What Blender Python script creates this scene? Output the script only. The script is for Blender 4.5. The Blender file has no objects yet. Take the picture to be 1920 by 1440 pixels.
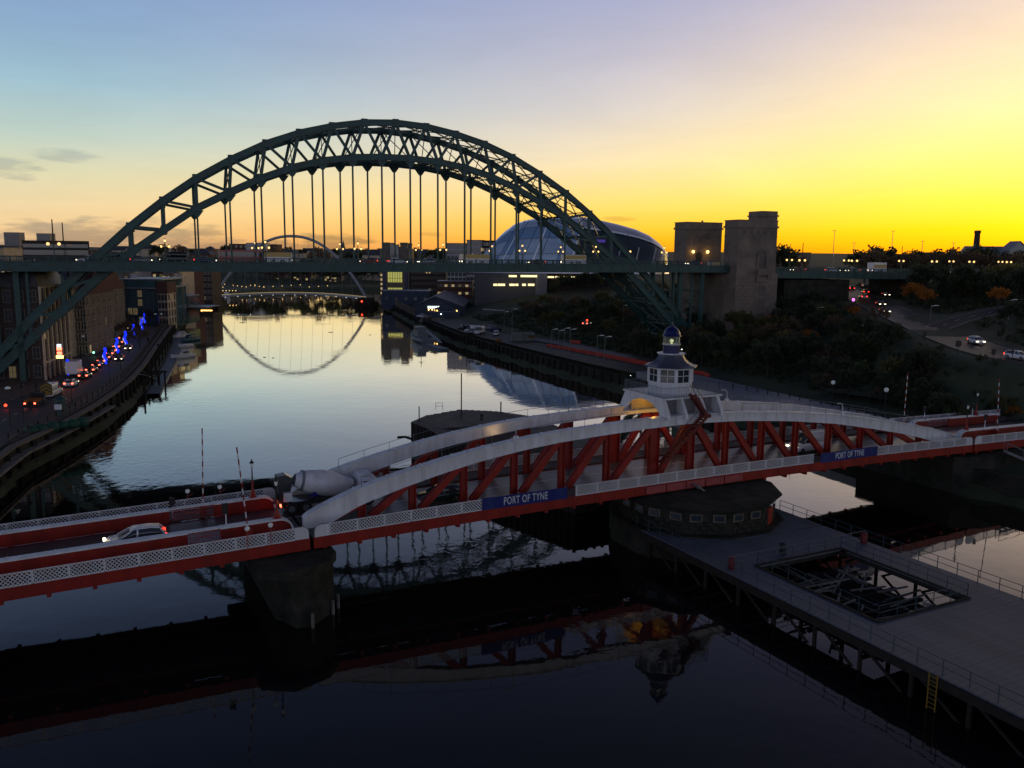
import bpy, bmesh, math, random
import numpy as np
from mathutils import Matrix, Vector
random.seed(7); RNG = np.random.RandomState(7)
SC = bpy.context.scene; COL = SC.collection
# ------------------------------------------------------------------ camera
FPX, CH, VH, RO = 1600.0, 29.0, 478.0, 0.010
TH = math.atan((720 - VH) / FPX)
cam_d = bpy.data.cameras.new('camera'); cam = bpy.data.objects.new('camera', cam_d); COL.objects.link(cam)
cam_d.sensor_width = 36.0; cam_d.lens = 36.0 * FPX / 1920.0; cam_d.clip_start = 0.5; cam_d.clip_end = 30000
_f = Vector((0, math.cos(TH), -math.sin(TH))); _u = Vector((0, math.sin(TH), math.cos(TH))); _x = Vector((1, 0, 0))
_cx = _x * math.cos(RO) + _u * math.sin(RO); _cy = _u * math.cos(RO) - _x * math.sin(RO)
m = Matrix.Identity(4)
for i in range(3): m[i][0] = _cx[i]; m[i][1] = _cy[i]; m[i][2] = -_f[i]; m[i][3] = (0, 0, CH)[i]
cam.matrix_world = m; SC.camera = cam
# ------------------------------------------------------------------ view, world, sun
SC.view_settings.view_transform = 'Standard'; SC.view_settings.look = 'None'
SC.view_settings.exposure = 0.0; SC.view_settings.gamma = 1.0; SC.view_settings.use_curve_mapping = False
SC.cycles.use_denoising = True; SC.cycles.max_bounces = 6; SC.cycles.transparent_max_bounces = 8
SC.cycles.volume_bounces = 0; SC.cycles.sample_clamp_indirect = 4.0; SC.cycles.caustics_reflective = False
SC.cycles.caustics_refractive = False

def lin(c):
    return tuple((x / 255 / 12.92 if x / 255 <= 0.04045 else ((x / 255 + 0.055) / 1.055) ** 2.4) for x in c)
W = bpy.data.worlds.new('World'); SC.world = W; W.use_nodes = True
nt = W.node_tree; nt.nodes.clear(); N = nt.nodes; LK = nt.links
def wn(t, **k):
    n = N.new(t)
    for a, b in k.items(): setattr(n, a, b)
    return n
def mth(op, a, b=None, c=None, clamp=False):
    n = wn('ShaderNodeMath', operation=op); n.use_clamp = clamp
    for i, v in enumerate((a, b, c)):
        if v is None: continue
        if isinstance(v, (int, float)): n.inputs[i].default_value = v
        else: LK.new(v, n.inputs[i])
    return n.outputs[0]
tc = wn('ShaderNodeTexCoord'); sx = wn('ShaderNodeSeparateXYZ'); LK.new(tc.outputs['Generated'], sx.inputs[0])
az = mth('MULTIPLY', mth('ARCTAN2', sx.outputs[0], sx.outputs[1]), 57.29578)
el = mth('MULTIPLY', mth('ARCSINE', sx.outputs[2]), 57.29578)
fac = mth('DIVIDE', el, 40.0, clamp=True)
def ramp(stops):
    r = wn('ShaderNodeValToRGB'); LK.new(fac, r.inputs[0]); e = r.color_ramp.elements
    while len(e) > 1: e.remove(e[0])
    for i, (d, c) in enumerate(stops):
        p = max(0, min(1, d / 40.0)); q = e[0] if i == 0 else e.new(p)
        q.position = p; q.color = lin(c) + (1,)
    return r.outputs[0]
skyL = ramp([(0, (222, 182, 136)), (1.2, (236, 201, 150)), (2.6, (235, 212, 168)), (4.6, (214, 212, 178)), (6.6, (182, 202, 194)), (9.6, (148, 184, 202)), (12.5, (132, 164, 198)), (16, (122, 150, 196)), (24, (58, 76, 124)), (40, (24, 32, 60))])
skyC = ramp([(0, (253, 150, 28)), (1.1, (255, 178, 44)), (2.2, (255, 200, 84)), (3.6, (253, 214, 132)), (6.0, (236, 216, 182)), (9.2, (206, 198, 198)), (12.5, (182, 178, 196)), (16, (160, 163, 196)), (24, (66, 74, 118)), (40, (25, 32, 60))])
skyR = ramp([(0, (232, 146, 12)), (0.8, (248, 178, 12)), (1.8, (255, 204, 24)), (3.4, (255, 224, 66)), (5.6, (255, 232, 120)), (8.6, (252, 230, 166)), (12, (243, 220, 182)), (16, (224, 204, 192)), (24, (104, 98, 118)), (40, (28, 34, 60))])
skyB = ramp([(0, (236, 234, 242)), (4, (234, 234, 246)), (9, (206, 210, 232)), (15, (128, 138, 176)), (24, (62, 72, 112)), (40, (26, 32, 60))])
def mixc(f, a, b):
    n = wn('ShaderNodeMix', data_type='RGBA'); LK.new(f, n.inputs[0]); LK.new(a, n.inputs[6]); LK.new(b, n.inputs[7]); return n.outputs[2]
def mapr(v, a, b, smooth=True):
    n = wn('ShaderNodeMapRange'); n.interpolation_type = 'SMOOTHSTEP' if smooth else 'LINEAR'
    LK.new(v, n.inputs[0]); n.inputs[1].default_value = a; n.inputs[2].default_value = b; return n.outputs[0]
c1 = mixc(mapr(mth('SUBTRACT', az, mth('MULTIPLY', el, 0.5)), -35, 7), skyL, skyC)
c2 = mixc(mapr(mth('SUBTRACT', az, mth('MULTIPLY', el, 0.95)), -8, 25), c1, skyR)
daz = mth('ABSOLUTE', mth('SUBTRACT', az, 14))
c3 = mixc(mapr(daz, 48, 120), c2, skyB)
# small wisps and banks of cloud, given where they stand in the sky (azimuth, elevation, half sizes, strength)
nz = wn('ShaderNodeTexNoise'); nz.inputs['Scale'].default_value = 30; nz.inputs['Detail'].default_value = 5
mp = wn('ShaderNodeMapping'); mp.inputs['Scale'].default_value = (1, 1, 4.5); LK.new(tc.outputs['Generated'], mp.inputs[0]); LK.new(mp.outputs[0], nz.inputs[0])
nzf = mth('SUBTRACT', nz.outputs[0], 0.5)
cloud = None
for (ca, ce, wa, we, st) in [(-27.0, 5.45, 1.7, 0.36, 0.42), (-30.6, 4.6, 2.4, 0.62, 0.5), (7.0, 2.4, 1.2, 0.2, 0.5), (-24.5, 0.6, 7.5, 1.3, 0.8), (-16.0, 0.0, 6.0, 0.8, 0.8), (-11.8, 0.45, 2.6, 0.9, 0.85), (-5.6, 1.25, 1.0, 0.16, 0.4)]:
    dx = mth('DIVIDE', mth('SUBTRACT', az, ca), wa); dy = mth('DIVIDE', mth('SUBTRACT', el, ce), we)
    r2 = mth('ADD', mth('MULTIPLY', dx, dx), mth('MULTIPLY', dy, dy))
    r2 = mth('ADD', r2, mth('MULTIPLY', nzf, 4.6))
    f = mth('MULTIPLY', mapr(r2, 1.35, -0.1), st)
    cloud = f if cloud is None else mth('MAXIMUM', cloud, f)
cc = wn('ShaderNodeMix', data_type='RGBA', blend_type='MULTIPLY'); cc.inputs[0].default_value = 1
LK.new(c3, cc.inputs[6]); cc.inputs[7].default_value = (0.42, 0.50, 0.72, 1)
c4 = mixc(cloud, c3, cc.outputs[2])
nw = wn('ShaderNodeTexNoise'); nw.inputs['Scale'].default_value = 5.5; nw.inputs['Detail'].default_value = 7; nw.inputs['Roughness'].default_value = 0.6; nw.inputs['Distortion'].default_value = 0.6
mw = wn('ShaderNodeMapping'); mw.inputs['Scale'].default_value = (1, 1, 5); mw.inputs['Rotation'].default_value = (0.0, 0.22, 0.0); LK.new(tc.outputs['Generated'], mw.inputs[0]); LK.new(mw.outputs[0], nw.inputs[0])
vs_ = wn('ShaderNodeVectorMath', operation='SCALE'); LK.new(c4, vs_.inputs[0]); LK.new(mth('ADD', 0.90, mth('MULTIPLY', nw.outputs[0], 0.20)), vs_.inputs['Scale']); c4 = vs_.outputs[0]
low = wn('ShaderNodeMix', data_type='RGBA'); LK.new(mapr(el, 0.0, -6.0), low.inputs[0]); LK.new(c4, low.inputs[6]); low.inputs[7].default_value = (0.03, 0.03, 0.035, 1)
bg = wn('ShaderNodeBackground'); LK.new(low.outputs[2], bg.inputs[0]); bg.inputs[1].default_value = 1.0
nish = wn('ShaderNodeTexSky'); nish.sky_type = 'NISHITA'; nish.sun_disc = False
nish.sun_elevation = math.radians(1.0); nish.sun_rotation = math.radians(36.0)
bg2 = wn('ShaderNodeBackground'); LK.new(nish.outputs[0], bg2.inputs[0]); bg2.inputs[1].default_value = 0.05
add = wn('ShaderNodeAddShader'); out = wn('ShaderNodeOutputWorld')
LK.new(bg.outputs[0], add.inputs[0]); LK.new(bg2.outputs[0], add.inputs[1]); LK.new(add.outputs[0], out.inputs[0])
sd = bpy.data.lights.new('sun', 'SUN'); sd.energy = 0.25; sd.angle = math.radians(3); sd.color = (1.0, 0.72, 0.36)
so = bpy.data.objects.new('sun', sd); COL.objects.link(so); so.location = (400, 500, 60)
_sd = Vector((math.sin(math.radians(36)) * math.cos(math.radians(2)), math.cos(math.radians(36)) * math.cos(math.radians(2)), math.sin(math.radians(2))))
so.rotation_euler = _sd.to_track_quat('Z', 'Y').to_euler()

# ------------------------------------------------------------------ pixel -> place helpers
def ray(u, v):
    p = u - 960; q = v - 720; cr, sr = math.cos(RO), math.sin(RO); c, s = math.cos(TH), math.sin(TH)
    a = (p * cr + q * sr) / FPX; b = -(-p * sr + q * cr) / FPX
    return (a, c + b * s, -s + b * c)
def onz(u, v, z):
    r = ray(u, v); t = (z - CH) / r[2]; return (r[0] * t, r[1] * t, z)
def ony(u, v, y):
    r = ray(u, v); t = y / r[1]; return (r[0] * t, y, CH + r[2] * t)
# ------------------------------------------------------------------ materials
def mat(name, col, rough=0.6, metal=0.0, var=0.0, scale=2.0, bump=0.0, bscale=None, emit=None, es=0.0, spec=0.5, streak=False, coord='Object', dirt=None):
    m = bpy.data.materials.new(name); m.use_nodes = True; t = m.node_tree; b = t.nodes['Principled BSDF']
    b.inputs['Base Color'].default_value = tuple(col) + (1,); b.inputs['Roughness'].default_value = rough
    b.inputs['Metallic'].default_value = metal; b.inputs['Specular IOR Level'].default_value = spec
    if emit is not None:
        b.inputs['Emission Color'].default_value = tuple(emit) + (1,); b.inputs['Emission Strength'].default_value = es
    if var > 0 or bump > 0:
        tcn = t.nodes.new('ShaderNodeTexCoord'); mpn = t.nodes.new('ShaderNodeMapping'); t.links.new(tcn.outputs[coord], mpn.inputs[0])
        if streak: mpn.inputs['Scale'].default_value = (1, 1, 0.15)
        n = t.nodes.new('ShaderNodeTexNoise'); n.inputs['Scale'].default_value = scale; n.inputs['Detail'].default_value = 6; n.inputs['Roughness'].default_value = 0.65
        t.links.new(mpn.outputs[0], n.inputs[0])
        if var > 0:
            r = t.nodes.new('ShaderNodeValToRGB'); t.links.new(n.outputs[0], r.inputs[0])
            lo = dirt if dirt else tuple(x * (1 - var) for x in col); hi = tuple(min(1, x * (1 + var * 0.7)) for x in col)
            r.color_ramp.elements[0].position = 0.32; r.color_ramp.elements[0].color = tuple(lo) + (1,)
            r.color_ramp.elements[1].position = 0.68; r.color_ramp.elements[1].color = tuple(hi) + (1,)
            t.links.new(r.outputs[0], b.inputs['Base Color'])
        if bump > 0:
            n2 = t.nodes.new('ShaderNodeTexNoise'); n2.inputs['Scale'].default_value = bscale or scale * 4; n2.inputs['Detail'].default_value = 4
            t.links.new(mpn.outputs[0], n2.inputs[0])
            bp = t.nodes.new('ShaderNodeBump'); bp.inputs['Strength'].default_value = bump; bp.inputs['Distance'].default_value = 0.05
            t.links.new(n2.outputs[0], bp.inputs['Height']); t.links.new(bp.outputs[0], b.inputs['Normal'])
    return m
def glow(name, col, s):
    m = bpy.data.materials.new(name); m.use_nodes = True; t = m.node_tree; t.nodes.clear()
    e = t.nodes.new('ShaderNodeEmission'); e.inputs[0].default_value = tuple(col) + (1,); e.inputs[1].default_value = s
    o = t.nodes.new('ShaderNodeOutputMaterial'); t.links.new(e.outputs[0], o.inputs[0]); return m
M = {}
M['green_steel'] = mat('green_steel', (0.012, 0.070, 0.072), 0.5, var=0.35, scale=0.6, dirt=(0.02, 0.045, 0.04))
M['white_paint'] = mat('white_paint', (0.76, 0.80, 0.85), 0.42, var=0.06, scale=1.4, streak=True, dirt=(0.58, 0.58, 0.58))
M['red_paint'] = mat('red_paint', (0.27, 0.011, 0.004), 0.5, var=0.3, scale=0.8, streak=True)
M['stair_red'] = mat('dull_red_paint', (0.13, 0.012, 0.009), 0.6, var=0.3, scale=1)
M['pink_paint'] = mat('faded_red_paint', (0.36, 0.07, 0.07), 0.6, var=0.3, scale=2)
M['blue_paint'] = mat('blue_paint', (0.005, 0.011, 0.095), 0.35, var=0.2, scale=3)
M['navy_sign'] = mat('navy_sign', (0.01, 0.018, 0.16), 0.4)
M['sign_white'] = mat('sign_lettering', (0.55, 0.6, 0.66), 0.5)
M['sign_line'] = mat('sign_outline', (0.05, 0.14, 0.30), 0.5)
M['lead'] = mat('lead_roof', (0.065, 0.07, 0.105), 0.35, var=0.25, scale=3)
M['asphalt'] = mat('asphalt', (0.05, 0.05, 0.055), 0.62, var=0.3, scale=1.5, bump=0.2, bscale=30)
M['wet_asphalt'] = mat('wet_asphalt', (0.04, 0.037, 0.036), 0.5, var=0.5, scale=0.35, bump=0.3, bscale=6, spec=0.18)
M['dry_asphalt'] = mat('damp_asphalt', (0.035, 0.035, 0.042), 0.7, var=0.3, scale=0.4, spec=0.15)
M['bridge_road'] = mat('bridge_road', (0.085, 0.082, 0.085), 0.34, var=0.3, scale=0.8, bump=0.08, bscale=8)
M['paving'] = mat('paving', (0.10, 0.09, 0.085), 0.8, var=0.28, scale=0.5, bump=0.1)
M['paving_red'] = mat('paving_brown', (0.085, 0.06, 0.052), 0.7, var=0.3, scale=0.4)
M['terrace'] = mat('terrace_paving', (0.20, 0.215, 0.25), 0.45, var=0.3, scale=0.4)
M['line'] = mat('road_marking', (0.6, 0.6, 0.57), 0.6, var=0.3, scale=4)
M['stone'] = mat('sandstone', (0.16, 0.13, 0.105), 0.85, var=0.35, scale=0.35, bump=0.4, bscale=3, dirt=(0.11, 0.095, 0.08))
M['stone_dark'] = mat('dark_stone', (0.04, 0.037, 0.031), 0.9, var=0.5, scale=0.5, bump=0.5, bscale=3, dirt=(0.012, 0.016, 0.011), spec=0.2)
M['granite'] = mat('tower_granite', (0.22, 0.17, 0.135), 0.85, var=0.3, scale=0.25, bump=0.4, bscale=2, dirt=(0.11, 0.10, 0.09))
M['granite_line'] = mat('tower_granite_dark', (0.13, 0.115, 0.10), 0.9, var=0.3, scale=0.5)
M['brick'] = mat('red_brick', (0.10, 0.04, 0.032), 0.85, var=0.35, scale=0.8, bump=0.3, bscale=8)
M['brick_dark'] = mat('brown_brick', (0.042, 0.03, 0.026), 0.85, var=0.35, scale=0.8)
M['cream'] = mat('cream_stone', (0.46, 0.38, 0.28), 0.8, var=0.3, scale=0.6)
M['render_white'] = mat('pale_render', (0.42, 0.42, 0.44), 0.8, var=0.15, scale=0.5)
M['render_grey'] = mat('cladding_and_shade_grey', (0.19, 0.19, 0.21), 0.7, var=0.2, scale=0.5)
M['slate'] = mat('slate', (0.06, 0.062, 0.075), 0.55, var=0.35, scale=1.0)
M['zinc'] = mat('zinc_roof', (0.20, 0.215, 0.25), 0.45, var=0.25, scale=0.3)
M['glass'] = mat('dark_glass', (0.03, 0.04, 0.05), 0.08, spec=0.9)
M['glass_blue'] = mat('blue_glass', (0.05, 0.12, 0.14), 0.12, var=0.4, scale=0.15, spec=0.8)
M['timber'] = mat('old_timber', (0.02, 0.017, 0.014), 0.9, var=0.5, scale=1.5, bump=0.4, bscale=6)
M['timber_pale'] = mat('weathered_timber', (0.17, 0.16, 0.15), 0.8, var=0.5, scale=1.2, bump=0.3, bscale=6)
M['deck_boards'] = mat('deck_board', (0.10, 0.118, 0.15), 0.6, var=0.35, scale=0.35, bump=0.2, bscale=5)
M['pier_deck'] = mat('pier_deck_board', (0.15, 0.14, 0.125), 0.8, var=0.5, scale=0.35, bump=0.3, bscale=5)
M['rail'] = mat('galvanised_rail', (0.16, 0.18, 0.20), 0.45, metal=0.3)
M['rail_green'] = mat('green_grey_rail', (0.035, 0.07, 0.085), 0.5)
M['black_iron'] = mat('black_iron', (0.012, 0.012, 0.013), 0.5)
M['grass'] = mat('grass', (0.055, 0.07, 0.034), 0.95, var=0.5, scale=0.08, coord='Object', bump=0.6, bscale=1.5)
M['grass_pale'] = mat('lawn', (0.06, 0.085, 0.045), 0.95, var=0.3, scale=0.2)
M['mud'] = mat('river_mud', (0.045, 0.042, 0.035), 0.7, var=0.5, scale=0.5, bump=0.5, bscale=2)
M['bark'] = mat('bark', (0.05, 0.04, 0.03), 0.95, var=0.4, scale=2)
for k, c in dict(leaf_green=(0.065, 0.085, 0.032), leaf_olive=(0.10, 0.095, 0.035), leaf_dark=(0.042, 0.055, 0.03), leaf_orange=(0.34, 0.13, 0.02), leaf_brown=(0.11, 0.08, 0.05)).items():
    M[k] = mat(k, c, 0.85, var=0.45, scale=1.2); _t = M[k].node_tree; _p = _t.nodes['Principled BSDF']; _o = _t.nodes['Material Output']
    _tr = _t.nodes.new('ShaderNodeBsdfTranslucent'); _tr.inputs[0].default_value = tuple(min(1, x * 2.2) for x in c) + (1,); _mx = _t.nodes.new('ShaderNodeMixShader'); _mx.inputs[0].default_value = 0.4
    _t.links.new(_p.outputs[0], _mx.inputs[1]); _t.links.new(_tr.outputs[0], _mx.inputs[2]); _t.links.new(_mx.outputs[0], _o.inputs[0])
M['tyre'] = mat('tyre', (0.012, 0.012, 0.012), 0.8)
M['rim'] = mat('wheel_rim', (0.25, 0.25, 0.26), 0.35, metal=0.7)
M['car_white'] = mat('white_bodywork', (0.74, 0.76, 0.82), 0.25, spec=0.7)
M['car_silver'] = mat('silver_bodywork', (0.32, 0.34, 0.38), 0.25, metal=0.4)
M['car_dark'] = mat('dark_bodywork', (0.015, 0.017, 0.022), 0.2, spec=0.7)
M['car_green'] = mat('dark_green_bodywork', (0.01, 0.035, 0.03), 0.2, spec=0.7)
M['car_blue'] = mat('blue_bodywork', (0.015, 0.03, 0.11), 0.2, spec=0.7)
M['car_red'] = mat('red_bodywork', (0.25, 0.015, 0.012), 0.25, spec=0.7)
M['drum'] = mat('mixer_drum_white', (0.70, 0.72, 0.78), 0.45, var=0.08, scale=0.7, streak=False, dirt=(0.52, 0.52, 0.54))
M['yellow'] = mat('yellow_paint', (0.26, 0.16, 0.015), 0.6, var=0.2, scale=4)
M['chevron_red'] = mat('chevron_dark', (0.06, 0.03, 0.01), 0.6)
M['boat_white'] = mat('boat_white', (0.55, 0.57, 0.6), 0.3)
M['boat_teal'] = mat('boat_teal', (0.02, 0.09, 0.13), 0.4)
M['navy_grey'] = mat('navy_grey', (0.16, 0.19, 0.22), 0.5, var=0.2, scale=1)
M['shed_blue'] = mat('shed_blue_cladding', (0.018, 0.04, 0.085), 0.55, var=0.3, scale=0.3)
M['hoarding_red'] = mat('red_hoarding', (0.42, 0.03, 0.02), 0.6, var=0.3, scale=0.5)
M['hall_red'] = mat('red_panel', (0.13, 0.008, 0.012), 0.6)
M['container'] = mat('container_grey', (0.15, 0.17, 0.165), 0.7, var=0.25, scale=0.6)
M['steel_white'] = mat('footbridge_white', (0.30, 0.32, 0.36), 0.4)
M['shell_steel'] = mat('shell_steel', (0.55, 0.55, 0.66), 0.3, metal=0.4, var=0.15, scale=0.1)
M['shell_glass'] = mat('shell_glass', (0.52, 0.68, 0.92), 0.2, metal=0.25, var=0.25, scale=0.12, spec=0.8)
M['shell_glass_dark'] = mat('shell_glass_dark', (0.28, 0.46, 0.70), 0.18, metal=0.3, spec=0.8)
M['shell_line'] = mat('shell_joint_pale', (0.8, 0.88, 0.98), 0.3)
M['ring_purple'] = glow('purple_sign_light', (0.10, 0.06, 0.40), 0.55)
M['far_hill'] = mat('far_hillside', (0.035, 0.04, 0.032), 1.0, var=0.4, scale=0.004)
M['awning'] = mat('pale_awning', (0.34, 0.36, 0.38), 0.7)
M['person'] = mat('dark_clothing', (0.02, 0.02, 0.028), 0.9)
M['gull'] = mat('floating_debris', (0.04, 0.035, 0.03), 0.9)
G = {}
G['lamp'] = glow('lamp_warm', (1.0, 0.60, 0.20), 2.0)
G['lamp_orange'] = glow('lamp_orange', (1.0, 0.55, 0.14), 5.0)
G['head'] = glow('headlight_lit', (1.0, 0.84, 0.58), 4.0)
G['tail'] = glow('taillight_lit', (1.0, 0.04, 0.02), 3.2)
G['brake'] = glow('brakelight_lit', (1.0, 0.10, 0.05), 7.0)
G['blue'] = glow('blue_festoon_lit', (0.01, 0.03, 0.95), 1.5)
G['bluewhite'] = glow('white_festoon_lit', (0.75, 0.8, 1.0), 2.0)
G['window'] = glow('lit_window', (0.95, 0.70, 0.34), 0.4)
G['window_dim'] = glow('dim_lit_window', (0.55, 0.42, 0.22), 0.14)
G['window_yellow'] = glow('yellow_lit_glazing', (0.62, 0.60, 0.16), 0.62)
G['strip'] = glow('strip_light', (1.0, 0.82, 0.42), 1.5)
G['white'] = glow('white_light', (0.95, 1.0, 0.95), 3.0)
G['sign'] = glow('lit_lettering', (0.85, 1.0, 0.92), 2.0)
G['green'] = glow('green_signal', (0.25, 1.0, 0.55), 3.0)
G['red'] = glow('red_signal', (1.0, 0.05, 0.02), 4.0)
G['magenta'] = glow('magenta_light', (0.8, 0.12, 1.0), 4.0)
G['globe_dull'] = mat('globe_opal', (0.5, 0.55, 0.58), 0.3, emit=(0.8, 0.9, 1.0), es=0.06)
G['lantern'] = glow('lantern_lit', (0.85, 0.85, 0.5), 0.9)
M.update(G)
# leather-fine joints for ashlar and brick surfaces that are too far away to build singly
# ------------------------------------------------------------------ mesh builder
class B:
    def __init__(s): s.v = []; s.f = []; s.m = []; s.cur = 0; s.smooth = []
    def add(s, vs, fs, smooth=False):
        o = len(s.v); s.v += [tuple(p) for p in vs]
        for f in fs: s.f.append(tuple(i + o for i in f)); s.m.append(s.cur); s.smooth.append(smooth)
        return s
    def mt(s, i): s.cur = i; return s
    def box(s, x0, x1, y0, y1, z0, z1):
        return s.add([(x0, y0, z0), (x1, y0, z0), (x1, y1, z0), (x0, y1, z0), (x0, y0, z1), (x1, y0, z1), (x1, y1, z1), (x0, y1, z1)],
                     [(3, 2, 1, 0), (4, 5, 6, 7), (0, 1, 5, 4), (1, 2, 6, 5), (2, 3, 7, 6), (3, 0, 4, 7)])
    def cbox(s, c, d): return s.box(c[0] - d[0] / 2, c[0] + d[0] / 2, c[1] - d[1] / 2, c[1] + d[1] / 2, c[2] - d[2] / 2, c[2] + d[2] / 2)
    def beam(s, p, q, w, h, up=(0, 0, 1)):          # w across, h along 'up'
        p = np.array(p, float); q = np.array(q, float); d = q - p; L = np.linalg.norm(d)
        if L < 1e-6: return s
        d /= L; up = np.array(up, float); x = np.cross(d, up)
        if np.linalg.norm(x) < 1e-4: x = np.cross(d, (1, 0, 0))
        x /= np.linalg.norm(x); y = np.cross(x, d); a = x * w / 2; b = y * h / 2
        vs = [p - a - b, p + a - b, p + a + b, p - a + b, q - a - b, q + a - b, q + a + b, q - a + b]
        return s.add(vs, [(3, 2, 1, 0)[::-1], (4, 5, 6, 7)[::-1], (0, 1, 5, 4)[::-1], (1, 2, 6, 5)[::-1], (2, 3, 7, 6)[::-1], (3, 0, 4, 7)[::-1]])
    def tube(s, p, q, r, r2=None, n=6, caps=True):
        r2 = r if r2 is None else r2
        p = np.array(p, float); q = np.array(q, float); d = q - p; L = np.linalg.norm(d); d /= max(L, 1e-9)
        x = np.cross(d, (0, 0, 1))
        if np.linalg.norm(x) < 1e-3: x = np.array((1.0, 0, 0))
        x /= np.linalg.norm(x); y = np.cross(d, x)
        vs = []
        for c, rr in ((p, r), (q, r2)):
            for i in range(n): a = 2 * math.pi * i / n; vs.append(c + rr * (x * math.cos(a) + y * math.sin(a)))
        fs = [(i, (i + 1) % n, n + (i + 1) % n, n + i) for i in range(n)]
        s.add(vs, fs, True)
        if caps: s.add(vs, [tuple(range(n))[::-1], tuple(range(n, 2 * n))])
        return s
    def poly(s, pts, r, n=6):
        for a, b in zip(pts[:-1], pts[1:]): s.tube(a, b, r, n=n)
        return s
    def lathe(s, prof, n=12, c=(0, 0, 0), smooth=True, rot=0.0, cap=True):   # prof [(r,z)]
        vs = [(c[0] + r * math.cos(2 * math.pi * i / n + rot), c[1] + r * math.sin(2 * math.pi * i / n + rot), c[2] + z) for r, z in prof for i in range(n)]
        fs = [(k * n + i, k * n + (i + 1) % n, (k + 1) * n + (i + 1) % n, (k + 1) * n + i) for k in range(len(prof) - 1) for i in range(n)]
        s.add(vs, fs, smooth)
        if cap: s.add(vs, [tuple(range(n))[::-1], tuple(range((len(prof) - 1) * n, len(prof) * n))])
        return s
    def ball(s, c, r, n=8, sz=1.0):
        k = max(4, n // 2 + 1)
        return s.lathe([(max(1e-3, r * math.sin(math.pi * i / k)), -r * sz * math.cos(math.pi * i / k)) for i in range(k + 1)], n, c, cap=False)
    def prism(s, pts, z0, z1):                      # polygon in xy
        n = len(pts); vs = [(x, y, z0) for x, y in pts] + [(x, y, z1) for x, y in pts]
        return s.add(vs, [tuple(range(n))[::-1], tuple(range(n, 2 * n))] + [(i, (i + 1) % n, n + (i + 1) % n, n + i) for i in range(n)])
    def prismy(s, pts, y0, y1):                     # polygon in xz, extruded along y
        n = len(pts); vs = [(x, y0, z) for x, z in pts] + [(x, y1, z) for x, z in pts]
        return s.add(vs, [tuple(range(n)), tuple(range(n, 2 * n))[::-1]] + [(i, n + i, n + (i + 1) % n, (i + 1) % n) for i in range(n)])
    def prismx(s, pts, x0, x1):                     # polygon in yz
        n = len(pts); vs = [(x0, y, z) for y, z in pts] + [(x1, y, z) for y, z in pts]
        return s.add(vs, [tuple(range(n))[::-1], tuple(range(n, 2 * n))] + [(i, (i + 1) % n, n + (i + 1) % n, n + i) for i in range(n)])
    def mesh(s, name, mats):
        me = bpy.data.meshes.new(name); me.from_pydata(s.v, [], s.f)
        for k in (mats if isinstance(mats, (list, tuple)) else [mats]): me.materials.append(M[k])
        me.polygons.foreach_set('material_index', s.m); me.polygons.foreach_set('use_smooth', s.smooth); me.update()
        return me
    def obj(s, name, mats, parent=None, **k): return link(name, s.mesh(name, mats), parent, **k)
def link(name, me, parent=None, loc=(0, 0, 0), rz=0.0, label=None, cat=None, group=None, kind=None):
    o = bpy.data.objects.new(name, me); COL.objects.link(o); o.location = loc; o.rotation_euler = (0, 0, rz)
    if parent is not None: o.parent = parent
    return tag(o, label, cat, group, kind)
def tag(o, label=None, cat=None, group=None, kind=None):
    if label: o['label'] = label
    if cat: o['category'] = cat
    if group: o['group'] = group
    if kind: o['kind'] = kind
    return o
def thing(name, label, cat, loc=(0, 0, 0), rz=0.0, group=None): return link(name, None, None, loc, rz, label, cat, group)
def copy_tree(o, parent=None):
    c = o.copy(); COL.objects.link(c)
    if parent is not None: c.parent = parent
    for ch in KIDS.get(o.name, ()): copy_tree(ch, c)
    return c
KIDS = {}
def index_kids():
    KIDS.clear()
    for o in COL.objects:
        if o.parent: KIDS.setdefault(o.parent.name, []).append(o)
class Proto:                                       # first use moves the original, later uses copy it
    def __init__(s, root): s.root = root; s.used = False
    def put(s, loc, rz=0.0, label=None, cat=None, group=None, sc=None):
        if s.used: o = copy_tree(s.root)
        else:
            o = s.root; s.used = True
            KIDS.update({k: v for k, v in ((o.name, [c for c in COL.objects if c.parent == o]),)})
            for c in KIDS[o.name]: KIDS[c.name] = [d for d in COL.objects if d.parent == c]
        o.location = loc; o.rotation_euler = (0, 0, rz)
        if sc: o.scale = (sc, sc, sc) if not isinstance(sc, tuple) else sc
        return tag(o, label, cat, group)
def structure(b, name, mats, **k): return b.obj(name, mats, kind='structure', **k)
ORD = ['first', 'second', 'third', 'fourth', 'fifth', 'sixth', 'seventh', 'eighth', 'ninth', 'tenth', 'eleventh', 'twelfth', 'thirteenth', 'fourteenth', 'fifteenth', 'sixteenth', 'seventeenth', 'eighteenth', 'nineteenth', 'twentieth']
def text_mesh(s, size, ext=0.01, off=0.0, sx=1.0, name='lettering', m='sign_white', spacing=1.0):
    cu = bpy.data.curves.new(name, 'FONT'); cu.body = s; cu.size = size; cu.extrude = ext; cu.offset = off; cu.align_x = 'CENTER'; cu.align_y = 'CENTER'; cu.space_character = spacing
    o = bpy.data.objects.new(name, cu); COL.objects.link(o); dg = bpy.context.evaluated_depsgraph_get()
    me = bpy.data.meshes.new_from_object(o.evaluated_get(dg)); bpy.data.objects.remove(o)
    me.transform(Matrix.Scale(sx, 4, (1, 0, 0))); me.transform(Matrix.Rotation(math.pi / 2, 4, 'X'))
    me.materials.clear(); me.materials.append(M[m]); return me
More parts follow.
